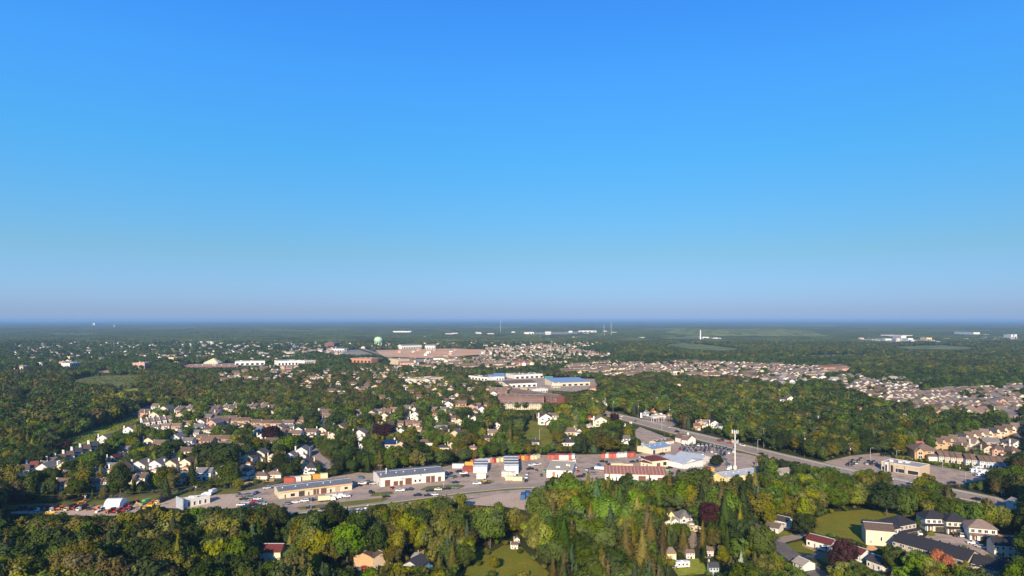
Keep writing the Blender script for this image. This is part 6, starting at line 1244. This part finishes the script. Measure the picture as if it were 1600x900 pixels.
HERO = [ # individually recognisable trees: kind, base px, base row, height px, colour, label, crown proto, width factor
 ('broadleaf_tree',545,888,68,'fresh green','large fresh green round-crowned tree left of the tan house',0,1.0),
 ('broadleaf_tree',520,848,62,'dark green','tall dark green oval tree behind the large fresh green one',1,.95),
 ('broadleaf_tree',335,898,56,'yellow-green','bright yellow-green tree in the front woodland',0,.95),('broadleaf_tree',371,896,56,'fresh green','fresh green tree right of the bright yellow-green one',1,1.0),
 ('broadleaf_tree',208,900,58,'dark green','wide dark green dome-shaped tree at the bottom left',2,1.25),('broadleaf_tree',300,868,45,'dark green','dark round tree above the yellow-green one',0,1.1),
 ('broadleaf_tree',1318,900,52,'maroon','dark purple-leaved tree before the maroon-roofed ranch houses',0,1.1),('broadleaf_tree',1465,893,34,'rust orange','rust orange autumn tree before the long black roof',1,1.1),('broadleaf_tree',1480,899,32,'rust orange','second rust orange tree, right of the first, before the long black roof',1,1.0),
 ('broadleaf_tree',1398,900,46,'mid green','rounded green tree before the left end of the long black roof',0,1.1),('broadleaf_tree',1258,845,42,'dark green','round dark green tree at the edge of the open field',0,1.1),
 ('broadleaf_tree',885,656,24,'yellow-green','bright yellow-green willow right of the apartment complex',0,1.15),('broadleaf_tree',857,652,20,'dark green','dark round tree left of the yellow-green willow',0,1.2),
 ('spruce_tree',673,838,26,'pale silvery','slender pale silvery tree in the centre of the front woodland',1,.75),('spruce_tree',1017,882,82,'brownish green','tallest brownish spruce beside the woodland bungalow',0,1.0),('spruce_tree',1004,903,78,'brownish green','broad brownish spruce at the bottom, left of the caravan yard',2,1.05),
 ('spruce_tree',1068,866,48,'brownish green','spruce with bare trunk foot above the ochre house',0,1.15),('spruce_tree',1098,857,44,'brownish green','spruce right of the motorhome',1,1.0),('broadleaf_tree',1116,860,32,'olive green','small olive tree right of the motorhome spruce',0,1.0),
 ('spruce_tree',923,836,54,'brownish green','single brownish spruce amid the round central trees',0,1.1),('broadleaf_tree',939,874,62,'mid green','big green dome tree at the centre right of the front woodland',2,1.0),('broadleaf_tree',978,832,40,'fresh green','light green oval tree left of the woodland bungalow',1,1.0),('broadleaf_tree',842,824,52,'mid green','tall round tree at the right end of the south lot',0,1.0),
 ('spruce_tree',978,878,62,'brownish green','broad olive-brown spruce left of the shaded drive',2,1.15),('broadleaf_tree',862,892,50,'fresh green','light green lobed tree beside the mown field',2,1.1),('broadleaf_tree',915,900,48,'mid green','green tree at the bottom edge right of the mown field',0,1.1),('broadleaf_tree',1160,858,46,'dark green','round dark tree right of the central dark gap',0,1.1),
 ('broadleaf_tree',1110,838,52,'maroon','very dark maroon tree right of the grey hipped house',0,.9),('spruce_tree',1158,898,38,'pale silvery','silver-blue spruce at the bottom right of the centre',0,.9),('broadleaf_tree',1190,880,60,'mid green','tall green tree left of the cul-de-sac',2,.9),
 ('spruce_tree',453,866,34,'olive green','small olive spruce right of the cream woodland house',1,1.3),('spruce_tree',497,894,32,'olive green','light olive spruce left of the large fresh green tree',0,1.1),('spruce_tree',524,900,30,'olive green','pointed olive spruce below the large fresh green tree',1,1.2),('spruce_tree',686,898,34,'olive green','pointed olive spruce right of the blue pool',0,1.2),
 ('spruce_tree',707,893,46,'olive green','olive spruce left of the mown field',2,.9),('broadleaf_tree',726,890,38,'mid green','green birch at the left edge of the mown field',0,1.05),('broadleaf_tree',772,893,24,'olive green','small olive tree standing alone in the mown field',0,.9),('broadleaf_tree',683,866,26,'olive green','flat-topped olive tree above the small shed',2,1.4),
 ('broadleaf_tree',613,884,30,'olive green','bushy olive tree above the grey gabled house',2,1.3),('spruce_tree',606,900,34,'olive green','olive spruce at the left of the grey gabled house',0,1.2),('broadleaf_tree',435,838,42,'mid green','tall green tree above the cream woodland house',0,1.0),('broadleaf_tree',960,664,18,'maroon','dark purple maple beside the bend of the diagonal road',0,1.0),
 ('broadleaf_tree',105,702,14,'maroon','dark purple hedge-like tree above the stepped row houses',2,1.3),('broadleaf_tree',91,704,13,'maroon','dark purple tree at the left of the other above the stepped row',2,1.2),('broadleaf_tree',94,735,20,'dark green','dark round tree below the stepped row houses',0,1.3),('broadleaf_tree',108,744,24,'dark green','large dark tree in the left neighbourhood, nearest the stepped row',0,1.3),('broadleaf_tree',140,736,30,'mid green','wide green tree right of the stepped row houses',2,1.3),
 ('spruce_tree',157,752,28,'olive green','light spruce above the yard strip houses',0,1.1),('broadleaf_tree',326,734,42,'dark green','very large dark green tree in the middle of the left neighbourhood',2,1.3),('broadleaf_tree',352,735,42,'dark green','second very large dark tree, right of its twin, in the left neighbourhood',2,1.3),('broadleaf_tree',450,712,32,'mid green','large round tree left of the small crescent',2,1.25),
 ('broadleaf_tree',277,712,26,'dark green','broad dark tree above the brick garages',2,1.3),('broadleaf_tree',424,694,28,'maroon','dark purple-brown tree under the long upper row',0,1.2),('broadleaf_tree',484,666,22,'dark green','dark round tree at the right end of the long upper row',0,1.25),('broadleaf_tree',360,762,24,'mid green','round green tree before the yard strip houses, left of the crowded lot',2,1.35),
 ('broadleaf_tree',372,676,12,'dark green','dark green tree under the long upper row',2,1.3),('broadleaf_tree',301,668,12,'yellow-green','small bright yellow-green tree near the upper row',0,1.1),('broadleaf_tree',223,718,20,'yellow-green','light green tree left of the brick garages',2,1.2),('broadleaf_tree',600,690,28,'maroon','dark purple-green tree in the central neighbourhood',2,1.4),('broadleaf_tree',747,684,24,'dark green','large dark tree in the central neighbourhood',0,1.3),('broadleaf_tree',800,676,26,'dark green','large dark tree left of the park lawn',2,1.2),
 ('spruce_tree',797,700,38,'brownish green','tall brown-green spruce above the container row',1,.9),('broadleaf_tree',1119,732,20,'dark green','dark tree right of the twin-gabled warehouse',0,1.3),('spruce_tree',904,668,20,'blue-green','blue-green spruce left of the brick house',1,1.1),('broadleaf_tree',1158,690,30,'fresh green','bright green tree behind the cell tower head',0,1.0),('broadleaf_tree',1385,806,50,'dark green','large dark tree above the black-roofed houses',2,1.2),
 ('broadleaf_tree',1402,652,22,'maroon','tall dark purple tree before the beige suburb',3,1.1),('sparse_tree',101,788,22,'brownish green','bare brownish tree behind the tractor yard',-1,1.3),('sparse_tree',1543,808,34,'brownish green','thin bare tree beside the diagonal road at right',-1,.9),('sparse_tree',108,893,44,'brownish green','bare pale-branched tree in the left front woodland',-1,1.0),
 ('broadleaf_tree',395,895,40,'dark green','dark leafy tree filling the gap left of the cream woodland house',1,1.0)]
# hero crowns are placed first, then the rest fills in around what must stay visible
for (k, px, pb, hp, c, lb, pi, wf) in HERO:
    pr = BARE if pi == -1 else (SPR if k == 'spruce_tree' else BRO)[pi]
    tree(k, px, pb, hp, c, lb, None, wf, proto=pr)
    if k != 'sparse_tree': keep(px-hp*.26*wf, pb-hp*.95, px+hp*.26*wf, pb-hp*(.45 if pb > 700 else .35), pb+1.5)
# spatial hash of footprints
CELL = 20.0; FH = {}
for f in FOOT: FH.setdefault((int(f[0]//CELL), int(f[1]//CELL)), []).append(f)
def blocked(x, y, r):
    cx, cy = int(x//CELL), int(y//CELL)
    for i in (-1, 0, 1):
        for j in (-1, 0, 1):
            for fx, fy, fr in FH.get((cx+i, cy+j), ()):
                if (fx-x)**2+(fy-y)**2 < (fr+r)**2: return True
    return False
GR = np.random.default_rng(5).random((64, 64))
def vn(x, y, s):
    x, y = x/s, y/s; i, j = math.floor(x), math.floor(y); u, v = x-i, y-j; u, v = u*u*(3-2*u), v*v*(3-2*v)
    g = lambda a, b: GR[a % 64, b % 64]
    return g(i,j)*(1-u)*(1-v)+g(i+1,j)*u*(1-v)+g(i,j+1)*(1-u)*v+g(i+1,j+1)*u*v
def zone(px, py, x, y):
    """mean height (m), chance of a tree, share of spruce, palette"""
    n1 = vn(x, y, 45); n2 = vn(x+900, y, 22)
    if py > 778:
        if px < 270: pal = ['olive green','mid green','brownish green','dark green','mid green','olive green','dark green']; sp = .2
        elif px < 600: pal = ['dark green','mid green','olive green','dark green','fresh green']; sp = .26
        elif px < 860: pal = ['olive green','yellow-green','olive green','mid green','olive green','mid green','mid green']; sp = .2
        elif px < 1200: pal = ['dark green','mid green','olive green','mid green','fresh green']; sp = .55
        else: pal = ['mid green','olive green','fresh green','mid green','yellow-green']; sp = .06
        h = 15+5*n1
        if 800 < py < 850 and 860 < px < 1200: h += 1.5
        if px > 1180: h = 12+4*n1
        return h, 1.0, sp, pal
    if py > 745 and px > 860: return 13+4*n1, 1.0, (.5 if px < 1210 else .08), ['olive green','mid green','dark green','brownish green'] if px < 1210 else ['mid green','olive green','brownish green','fresh green','yellow-green']
    if px < 215 and 600 < py < 700 and py < 706-(px)*.25: return 13+5*n1, 1.0, .2, ['dark green','mid green','olive green','dark green','mid green','mid green','brownish green']
    if px < 560 and py >= 640: return 9.5+4*n1, 1.0, .12, ['dark green','mid green','dark green','dark green','mid green','fresh green','olive green']
    if 560 <= px < 900 and 640 <= py < 720:
        if py > 690: return 9+3*n1, 1.0, .03, ['olive green','mid green','fresh green','olive green']
        return 9+4*n1, .97, .10, ['mid green','fresh green','dark green','olive green']
    if 900 <= px < 1500 and 612 <= py < 745: return 12+4*n1, 1.0, .10, ['dark green','mid green','dark green','mid green','olive green'] if px > 1180 else ['mid green','fresh green','dark green','olive green']
    if px >= 1500 and py > 655: return 12+3*n1, 1.0, .05, ['dark green','mid green']
    if py > 588: 
        if px > 1190: return 7.5+3.5*n1, .95, .06, ['dark green','dark green','mid green']
        return 9+4*n1, .97, .12, ['mid green','dark green','olive green','brownish green','mid green']
    if 540 < py and 740 < px < 1330 and py > 560: return 7+3*n1, .85, .05, ['dark green','mid green']
    if 540 < py < 560 and 740 < px < 960: return 7, .7, .05, ['dark green','mid green']
    if px < 560: return 9+4*n1, .95, .08, ['mid green','dark green','mid green']
    return 9+3*n1, 1.0, .08, ['mid green','dark green','mid green','olive green']
cand = []
def scatter(Y0, Y1, sp0):
    y = Y0
    while y < Y1:
        hw = y*.80+25; x = -hw
        while x < hw:
            xx, yy = x+rnd.uniform(-.42, .42)*sp0, y+rnd.uniform(-.42, .42)*sp0; px, py = P(xx, yy)
            x += sp0
            inside = 0 <= px < 1600 and 0 <= py < 900
            if inside and NOG[int(py), int(px)]: continue
            h, pr, sp, pal = zone(px, py, xx, yy)
            if rnd.random() > pr: continue
            h *= rnd.uniform(.72, 1.25); cf = vn(xx+300, yy+77, 30); conif = rnd.random() < sp*(.35+1.5*cf)
            if conif: h *= 1.15
            m = mpp(py); hp = h/m; wp = hp*(.30 if conif else .62)
            if yy < 1700 and blocked(xx, yy, h*.13): continue
            ok = True
            tol = (rnd.choice([.05,.08,.12,.2,.3]) if py < 812 and px < 1250 else rnd.choice([.04,.05,.08,.12])) if yy < 460 else .10
            for attempt in range(4):
                x0, x1, y0, y1 = int(px-wp*.45), int(px+wp*.45)+1, int(py-hp*.97), int(py-hp*.15)
                x0, y0, x1, y1 = max(0, x0), max(0, y0), min(1600, x1), min(900, max(y1, y0+1))
                if x1 <= x0 or y1 <= y0: break
                k = KEEP[y0:y1, x0:x1]; bad = ((k > 0) & (k < py-.3)).mean()
                if py > 815 and k.size > 450: bad *= k.size/450
                if bad <= tol: break
                hp *= .72; wp *= .78; h *= .72
                if h < 3.2: ok = False; break
            else: ok = False
            if not ok: continue
            colr = pal[int(rnd.random()*len(pal))]
            if conif: colr = rnd.choice(['dark green','olive green','brownish green','dark green','blue-green' if h > 11 else 'dark green'])
            cand.append((yy, xx, h, conif, colr, px, py, hp))
        y += sp0
random_state = rnd.getstate()
scatter(238, 420, 6.4); scatter(420, 640, 7.0); scatter(640, 1100, 7.6); scatter(1100, 1900, 9.5); scatter(1900, 3200, 13)
print('tree candidates', len(cand))
PLACES = [((0,270),(800,950),'in the front woodland below the tractor yard'),((270,430),(790,950),'in the front woodland below the arched white building'),((430,640),(795,950),'in the front woodland below the service road'),((640,860),(780,870),'in the bright woodland below the south lot'),((600,860),(860,950),'around the mown field'),
          ((860,1010),(750,950),'in the woodland below the flat-roofed garage'),((1010,1200),(745,830),'in the woodland below the long sheds'),((1000,1200),(830,950),'around the woodland houses'),((1200,1480),(740,830),'in the wood between the diagonal road and the field'),((1200,1420),(830,950),'around the cul-de-sac'),((1420,1700),(740,830),'along the near side of the diagonal road'),((1400,1700),(830,950),'before the black-roofed terrace'),
          ((0,270),(700,805),'behind the tractor yard'),((-200,230),(560,745),'in the big wood at left'),((230,560),(640,790),'in the left neighbourhood'),((560,860),(690,760),'in the hedge wood behind the white workshop'),((560,900),(600,690),'in the central neighbourhood'),((860,1180),(600,750),'beside the diagonal road'),((1180,1430),(600,745),'in the dark wood right of the diagonal road'),((1430,1700),(600,745),'between the townhouses and the beige suburb')]
def place_of(px, py):
    for (a, b), (c, d), nm in PLACES:
        if a <= px < b and c <= py < d: return nm
    return 'at the edge of the front woodland'
cand.sort(key=lambda t: t[0])
inview = [c for c in cand if -10 < c[5] < 1610 and c[6]-c[7]*.9 < 900]
nb = [c for c in inview if not c[3]]; ns = [c for c in inview if c[3]]
nb.sort(key=lambda t: -t[7]); ns.sort(key=lambda t: -t[7])
IND = set(id(c) for c in nb[:270]) | set(id(c) for c in ns[:250])
LM = [(65,798,'the yellow plough blades'),(176,797,'the white fabric shelter'),(225,792,'the yellow excavators'),(300,790,'the arched white building'),(390,785,'the crowded car lot'),(436,779,'the cream workshop'),(520,783,'the white box trucks'),(594,761,'the white workshop'),
      (715,788,'the south lot'),(820,779,'the dark blue containers'),(875,746,'the flat-roofed garage'),(990,750,'the striped roof building'),(1090,750,'the long grey shed'),(1160,752,'the pale blue shed roof'),(1230,745,'the low pale house in the wood'),(1418,740,'the beige flat-roofed building'),(1499,761,'the tall utility pole on the verge'),(1567,775,'the white sign board'),
      (1148,741,'the cell tower'),(1082,728,'the twin-gabled warehouse'),(1076,694,'the small white gabled building'),(1030,659,'the fuel station canopy'),(422,880,'the cream woodland house'),(545,885,'the large fresh green tree'),(582,884,'the tan house'),(640,897,'the grey gabled house'),(667,889,'the blue pool'),(673,838,'the pale silvery tree'),
      (345,890,'the bright yellow-green tree'),(208,895,'the dark dome-shaped tree'),(300,866,'the dark round tree'),(108,890,'the bare tree'),(20,860,'the lower left corner'),(772,893,'the lone tree in the mown field'),(808,850,'the field cottage'),(842,822,'the round tree by the south lot'),(939,872,'the big green dome tree'),
      (862,892,'the light lobed tree'),(978,830,'the light green oval tree'),(1034,820,'the woodland bungalow'),(1075,822,'the grey hipped house'),(1017,880,'the tallest spruce'),(1065,887,'the white caravan'),(1160,858,'the round dark tree'),(1110,838,'the very dark maroon tree'),(1220,823,'the cul-de-sac cottage'),(1278,858,'the long ranch house'),(1318,898,'the purple maple'),
      (1300,815,'the open field'),(1258,843,'the round tree at the field edge'),(1385,806,'the dark tree above the black roofs'),(1465,829,'the white court house'),(1536,845,'the taupe-roofed court house'),(1465,892,'the rust orange tree'),(1583,872,'the right edge terrace'),(1440,880,'the long black roof'),(140,694,'the green belt'),(88,664,'the red-roofed house in the big wood'),(225,642,'the highway bend'),
      (97,769,'the leftmost house of the yard strip'),(196,760,'the middle house of the yard strip'),(342,747,'the hip-roofed house of the yard strip'),(250,738,'the brick garage row'),(340,694,'the tan brick row'),(400,667,'the long upper row'),(498,708,'the small crescent'),(561,689,'the white gabled house by the crescent'),(609,701,'the blue solar roof'),(692,704,'the yellow-walled bungalow'),
      (752,728,'the trailer and yellow container'),(797,741,'the longer striped shed'),(838,675,'the park lawn'),(893,681,'the long beige bungalow'),(965,714,'the slanting container row'),(1257,714,'the utility pole with a disc'),(1328,727,'the shop parking lot'),(1448,718,'the tan end house'),(1350,645,'the pink brick house in the right wood'),(1222,629,'the white house in the right wood'),(1538,649,'the dark bungalow behind the townhouses')]
byl = {}
for c in nb[:270]+ns[:250]:
    yy, xx, h, conif, col, px, py, hp = c; kn = 'spruce' if conif else 'broadleaf tree'; sz = 'tall' if h > 16 else 'medium' if h > 11 else 'small'
    best = min(LM, key=lambda q: math.hypot((q[0]-px), (q[1]-py)*1.6)); dx, dy = px-best[0], (py-best[1])*1.6
    dr = ('left of' if dx < 0 else 'right of') if abs(dx) > abs(dy)*1.3 else ('in front of' if dy > 0 else 'behind') if abs(dy) > abs(dx)*1.3 else (('left in front of' if dx < 0 else 'right in front of') if dy > 0 else ('left behind' if dx < 0 else 'right behind'))
    byl.setdefault(f'{sz} {col} {kn}|{dr} {best[2]}', []).append((math.hypot(dx, dy), c))
for lb, cs in byl.items():
    a_, b_ = lb.split('|'); cs.sort(key=lambda t: t[0])
    for i, (_, c) in enumerate(cs):
        yy, xx, h, conif, col, px, py, hp = c; pre = '' if len(cs) == 1 else ('nearest ' if i == 0 else nth(i)+' nearest ')
        tree('spruce_tree' if conif else 'broadleaf_tree', px, py, hp, col, f'{pre}{a_} {b_}', ('spruces ' if conif else 'broadleaf trees ')+place_of(px, py), rnd.uniform(.9, 1.12), fill=False, xy=(xx, yy))
# the rest as geometry-nodes instances
def gn_instances(name, protos, pts, rots, scl, idx):
    col = bpy.data.collections.new(name+'_kinds')
    for i, (me, m_) in enumerate(protos):
        o = bpy.data.objects.new(f'{name}_kind_{i:02d}', me); o.material_slots[0].link = 'OBJECT'; o.material_slots[0].material = m_; col.objects.link(o)
    me = bpy.data.meshes.new(name); me.vertices.add(len(pts)); me.vertices.foreach_set('co', np.asarray(pts, np.float32).ravel())
    a = me.attributes.new('rot', 'FLOAT_VECTOR', 'POINT'); r3 = np.zeros((len(pts), 3), np.float32); r3[:, 2] = rots; a.data.foreach_set('vector', r3.ravel())
    a = me.attributes.new('scl', 'FLOAT_VECTOR', 'POINT'); a.data.foreach_set('vector', np.asarray(scl, np.float32).ravel())
    a = me.attributes.new('idx', 'INT', 'POINT'); a.data.foreach_set('value', np.asarray(idx, np.int32)); me.update()
    o = bpy.data.objects.new(name, me); COL.objects.link(o); o['kind'] = 'stuff'
    g = bpy.data.node_groups.new(name, 'GeometryNodeTree'); g.interface.new_socket('Geometry', in_out='INPUT', socket_type='NodeSocketGeometry'); g.interface.new_socket('Geometry', in_out='OUTPUT', socket_type='NodeSocketGeometry')
    N = g.nodes; gi, go = N.new('NodeGroupInput'), N.new('NodeGroupOutput'); iop = N.new('GeometryNodeInstanceOnPoints'); ci = N.new('GeometryNodeCollectionInfo'); ci.inputs['Collection'].default_value = col; ci.inputs['Separate Children'].default_value = True; ci.inputs['Reset Children'].default_value = True
    iop.inputs['Pick Instance'].default_value = True
    def at(n, t): q = N.new('GeometryNodeInputNamedAttribute'); q.data_type = t; q.inputs['Name'].default_value = n; return q.outputs['Attribute']
    g.links.new(gi.outputs[0], iop.inputs['Points']); g.links.new(ci.outputs[0], iop.inputs['Instance']); g.links.new(at('idx', 'INT'), iop.inputs['Instance Index']); g.links.new(at('rot', 'FLOAT_VECTOR'), iop.inputs['Rotation']); g.links.new(at('scl', 'FLOAT_VECTOR'), iop.inputs['Scale']); g.links.new(iop.outputs[0], go.inputs[0])
    o.modifiers.new('instances', 'NODES').node_group = g; return o
# lighter crowns for the distance
BROm = [np_mesh(f'mid_crown_{i}', crown_broad(400+i, nblob=14, nleaf=20, leaf=.06, asp=[1.1,.9,1.25,1.0][i])) for i in range(4)]
SPRm = [np_mesh(f'mid_spruce_{i}', crown_spruce(500+i, tiers=11, leaf=.05, wid=.29, dens=.7)) for i in range(2)]
cols = ['dark green','mid green','fresh green','olive green','yellow-green','brownish green','blue-green']
def inst(name, cs, bro, spr):
    protos = [(m, MATS['leaf '+c]) for c in cols for m in bro+spr]; nb_, nsp = len(bro), len(spr); per = nb_+nsp
    pts, rot, scl, idx = [], [], [], []
    for (yy, xx, h, conif, col, px, py, hp) in cs:
        ci = cols.index(col) if col in cols else 0; pts.append((xx, yy, -.2)); rot.append(rnd.uniform(0, 6.28)); wf = rnd.uniform(.95, 1.3) if not conif else rnd.uniform(.9, 1.2); scl.append((h*wf, h*wf, h))
        idx.append(ci*per+(nb_+rnd.randrange(nsp) if conif else rnd.randrange(nb_)))
    if pts: gn_instances(name, protos, pts, rot, scl, idx)
rest = [c for c in cand if id(c) not in IND]
inst('woodland_trees', [c for c in rest if c[0] < 640], BRO, SPR)
inst('distant_trees', [c for c in rest if c[0] >= 640], BROm, SPRm)
# undergrowth: low bushes that close the gaps between trunks
bush = []
for Yb0, Yb1, s_ in ((245, 470, 8.5), (470, 800, 8.5)):
    y = Yb0
    while y < Yb1:
        x = -y*.8-10
        while x < y*.8+10:
            xx, yy = x+rnd.uniform(-.45,.45)*s_, y+rnd.uniform(-.45,.45)*s_; px, py = P(xx, yy); x += s_
            if 0 <= px < 1600 and 0 <= py < 900:
                if NOG[int(py), int(px)]: continue
                hp = 3/mpp(py); y0 = max(0, int(py-hp)); k = KEEP[y0:int(py)+1, max(0, int(px)-2):int(px)+3]
                if ((k > 0) & (k < py-.3)).mean() > .3: continue
            if blocked(xx, yy, -1.0): continue
            bush.append((yy, xx, rnd.uniform(1.6, 3.6), False, rnd.choice(['dark green','mid green','olive green']), px, py, 3))
        y += s_
inst('undergrowth', bush, BROm, SPRm)
# meadow tufts on the green belt and wet meadow
tuft = []
for poly, st in (([(60,706),(110,684),(150,670),(205,650),(225,648),(215,658),(165,682),(135,693),(80,700)], 3.2), ([(95,597),(135,588),(215,585),(222,592),(200,608),(150,606),(118,604)], 9), ([(815,684),(826,656),(842,660),(866,688),(832,690)], 12)):
    sy, sx, ins = poly_mask(poly); gp = [G(*p) for p in poly]; xs = [p[0] for p in gp]; ys = [p[1] for p in gp]; y = min(ys)
    while y < max(ys):
        x = min(xs)
        while x < max(xs):
            xx, yy = x+rnd.uniform(-.5,.5)*st, y+rnd.uniform(-.5,.5)*st; px, py = P(xx, yy); x += st
            if sx.start <= px < sx.stop and sy.start <= py < sy.stop and ins[int(py)-sy.start, int(px)-sx.start] and vn(xx, yy, 14) > .42: tuft.append((yy, xx, rnd.uniform(.8, 2.0)*(1.8 if py < 620 else 1), False, rnd.choice(['fresh green','olive green','yellow-green']), px, py, 3))
        y += st
inst('meadow_shrubs', tuft, BROm[:2], SPRm[:1])
SHN = [0]
for (px, pb) in sorted([(1278,842),(1290,845),(1297,841),(1308,846),(1316,849),(1325,851),(1334,853),(1342,856),(1350,859),(1284,806),(1300,803),(1322,800),(1440,808),(1425,806),(790,853),(812,866),(833,877),(850,890),(866,902),(762,868),(748,885),(828,683),(838,697),(822,672),(930,664)]):
    x, y = G(px, pb); r = root('garden_shrub', '', 'shrub', x, y, rnd.uniform(0,6), 0, 'shrubs along the edges of the open lawns', (3.4, 3.4, 3.0)); o = bpy.data.objects.new('foliage', rnd.choice(BROm)); COL.objects.link(o); o.parent = r; o.location.z = -.12; o.material_slots[0].link = 'OBJECT'; o.material_slots[0].material = MATS['leaf '+rnd.choice(['mid green','olive green','fresh green'])]
    SHN[0] += 1; r['label'] = f'low rounded green shrub, {nth(SHN[0]-1)} from the left along the edges of the lawns'
for i in range(30):
    t = i/29; px, pb = 1398+t*140+rnd.uniform(-2,2), 717+t*22+rnd.uniform(-1.5,1.5)
    x, y = G(px, pb); hh = rnd.uniform(2.2,4.5); r = root('hedge_shrub', f'green hedge shrub, {nth(i)} from left between the shop lot and the townhouses', 'shrub', x, y, rnd.uniform(0,6), 0, 'hedge shrubs between lot and townhouses', (hh, hh, hh)); o = bpy.data.objects.new('foliage', rnd.choice(BROm)); COL.objects.link(o); o.parent = r; o.location.z = -.12; o.material_slots[0].link = 'OBJECT'; o.material_slots[0].material = MATS['leaf '+rnd.choice(['mid green','olive green','fresh green'])]
# far forest: patches of canopy
def tile(name, S, n, hmean, seed, wid=.62):
    r_ = np.random.default_rng(seed); V, Fq = [], []; nu = 6
    ring = [(.0, .12), (.62, .55), (.85, .85), (.25, 1.0)]
    q = int(math.sqrt(n)); off = 0
    for i in range(q):
        for j in range(q):
            x, y = ((i+r_.uniform(.1, .9))/q-.5)*S, ((j+r_.uniform(.1, .9))/q-.5)*S; h = hmean*r_.uniform(.6, 1.35); w_ = S/q*.78*r_.uniform(.7, 1.2); a0 = r_.uniform(0, 6)
            zz = [0.0, h*.45, h*.82, h]; rr_ = [w_*.55, w_*.75, w_*.5, w_*.06]
            for z, rd in zip(zz, rr_):
                for k in range(nu): rk_ = rd*r_.uniform(.75, 1.25); V.append((x+rk_*math.cos(a0+2*math.pi*k/nu), y+rk_*math.sin(a0+2*math.pi*k/nu), z*r_.uniform(.92, 1.06)))
            for l in range(3):
                for k in range(nu): a, b = off+l*nu+k, off+l*nu+(k+1) % nu; Fq.append((a, b, b+nu, a+nu))
            off += 4*nu
    return np_mesh(name, [(np.array(V), np.array(Fq))])
TA = [tile(f'canopy_a{i}', 90, 81, 9.5, 600+i) for i in range(3)]; TB = [tile(f'canopy_b{i}', 330, 484, 11, 610+i) for i in range(3)]; TC = [tile(f'canopy_c{i}', 1100, 900, 14, 620+i) for i in range(2)]
def tiles(name, protos_m, Y0, Y1, S, ls):
    protos = [(m, MATS[l]) for l in ls for m in protos_m]; pts, rot, scl, idx = [], [], [], []; y = Y0
    while y < Y1:
        hw = y*.78+S; x = -hw
        while x < hw:
            px, py = P(x, y); x += S*.97
            iy = int(py)
            if 0 <= px < 1600 and 0 <= iy < 900 and (NOG[iy, int(px)] or (Y0 > 3100 and NOG[min(899, iy+1), int(px)])): continue
            k = KEEP[max(0, int(py-11/mpp(py))):iy+1, max(0, min(1599, int(px)-1)):max(1, min(1600, int(px)+2))]
            hh = 1.0
            if k.size and ((k > 0) & (k < py-.2)).mean() > .3: hh = .35
            n_ = vn(x, y, 700); pts.append((x-S*.97+S*.0, y, -.5)); rot.append(rnd.randrange(4)*math.pi/2); scl.append((1.02, 1.02, hh*(.75+.5*n_))); idx.append(rnd.randrange(len(protos)))
        y += S*.97
    gn_instances(name, protos, pts, rot, scl, idx)
tiles('far_forest_near', TA, 3200, 6500, 90, ['leaf far','leaf far dark','leaf far light']); tiles('far_forest_middle', TB, 6500, 14000, 330, ['leaf far','leaf far dark']); tiles('far_forest_horizon', TC, 14000, 42000, 1100, ['leaf far','leaf far dark'])
# ------------------------------------------------------------------ haze
hz, ht_, hb = node_mat('haze_air'); ht_.nodes.clear(); ov = ht_.nodes.new('ShaderNodeOutputMaterial'); pv = ht_.nodes.new('ShaderNodeVolumePrincipled')
pv.inputs['Color'].default_value = (.33, .58, .93, 1); pv.inputs['Density'].default_value = .000062; pv.inputs['Anisotropy'].default_value = .0
ht_.links.new(pv.outputs[0], ov.inputs['Volume'])
link('haze', MB().box(-61000, 61000, -3200, 61000, -1.2, 116).mesh('haze'), hz, kind='stuff')
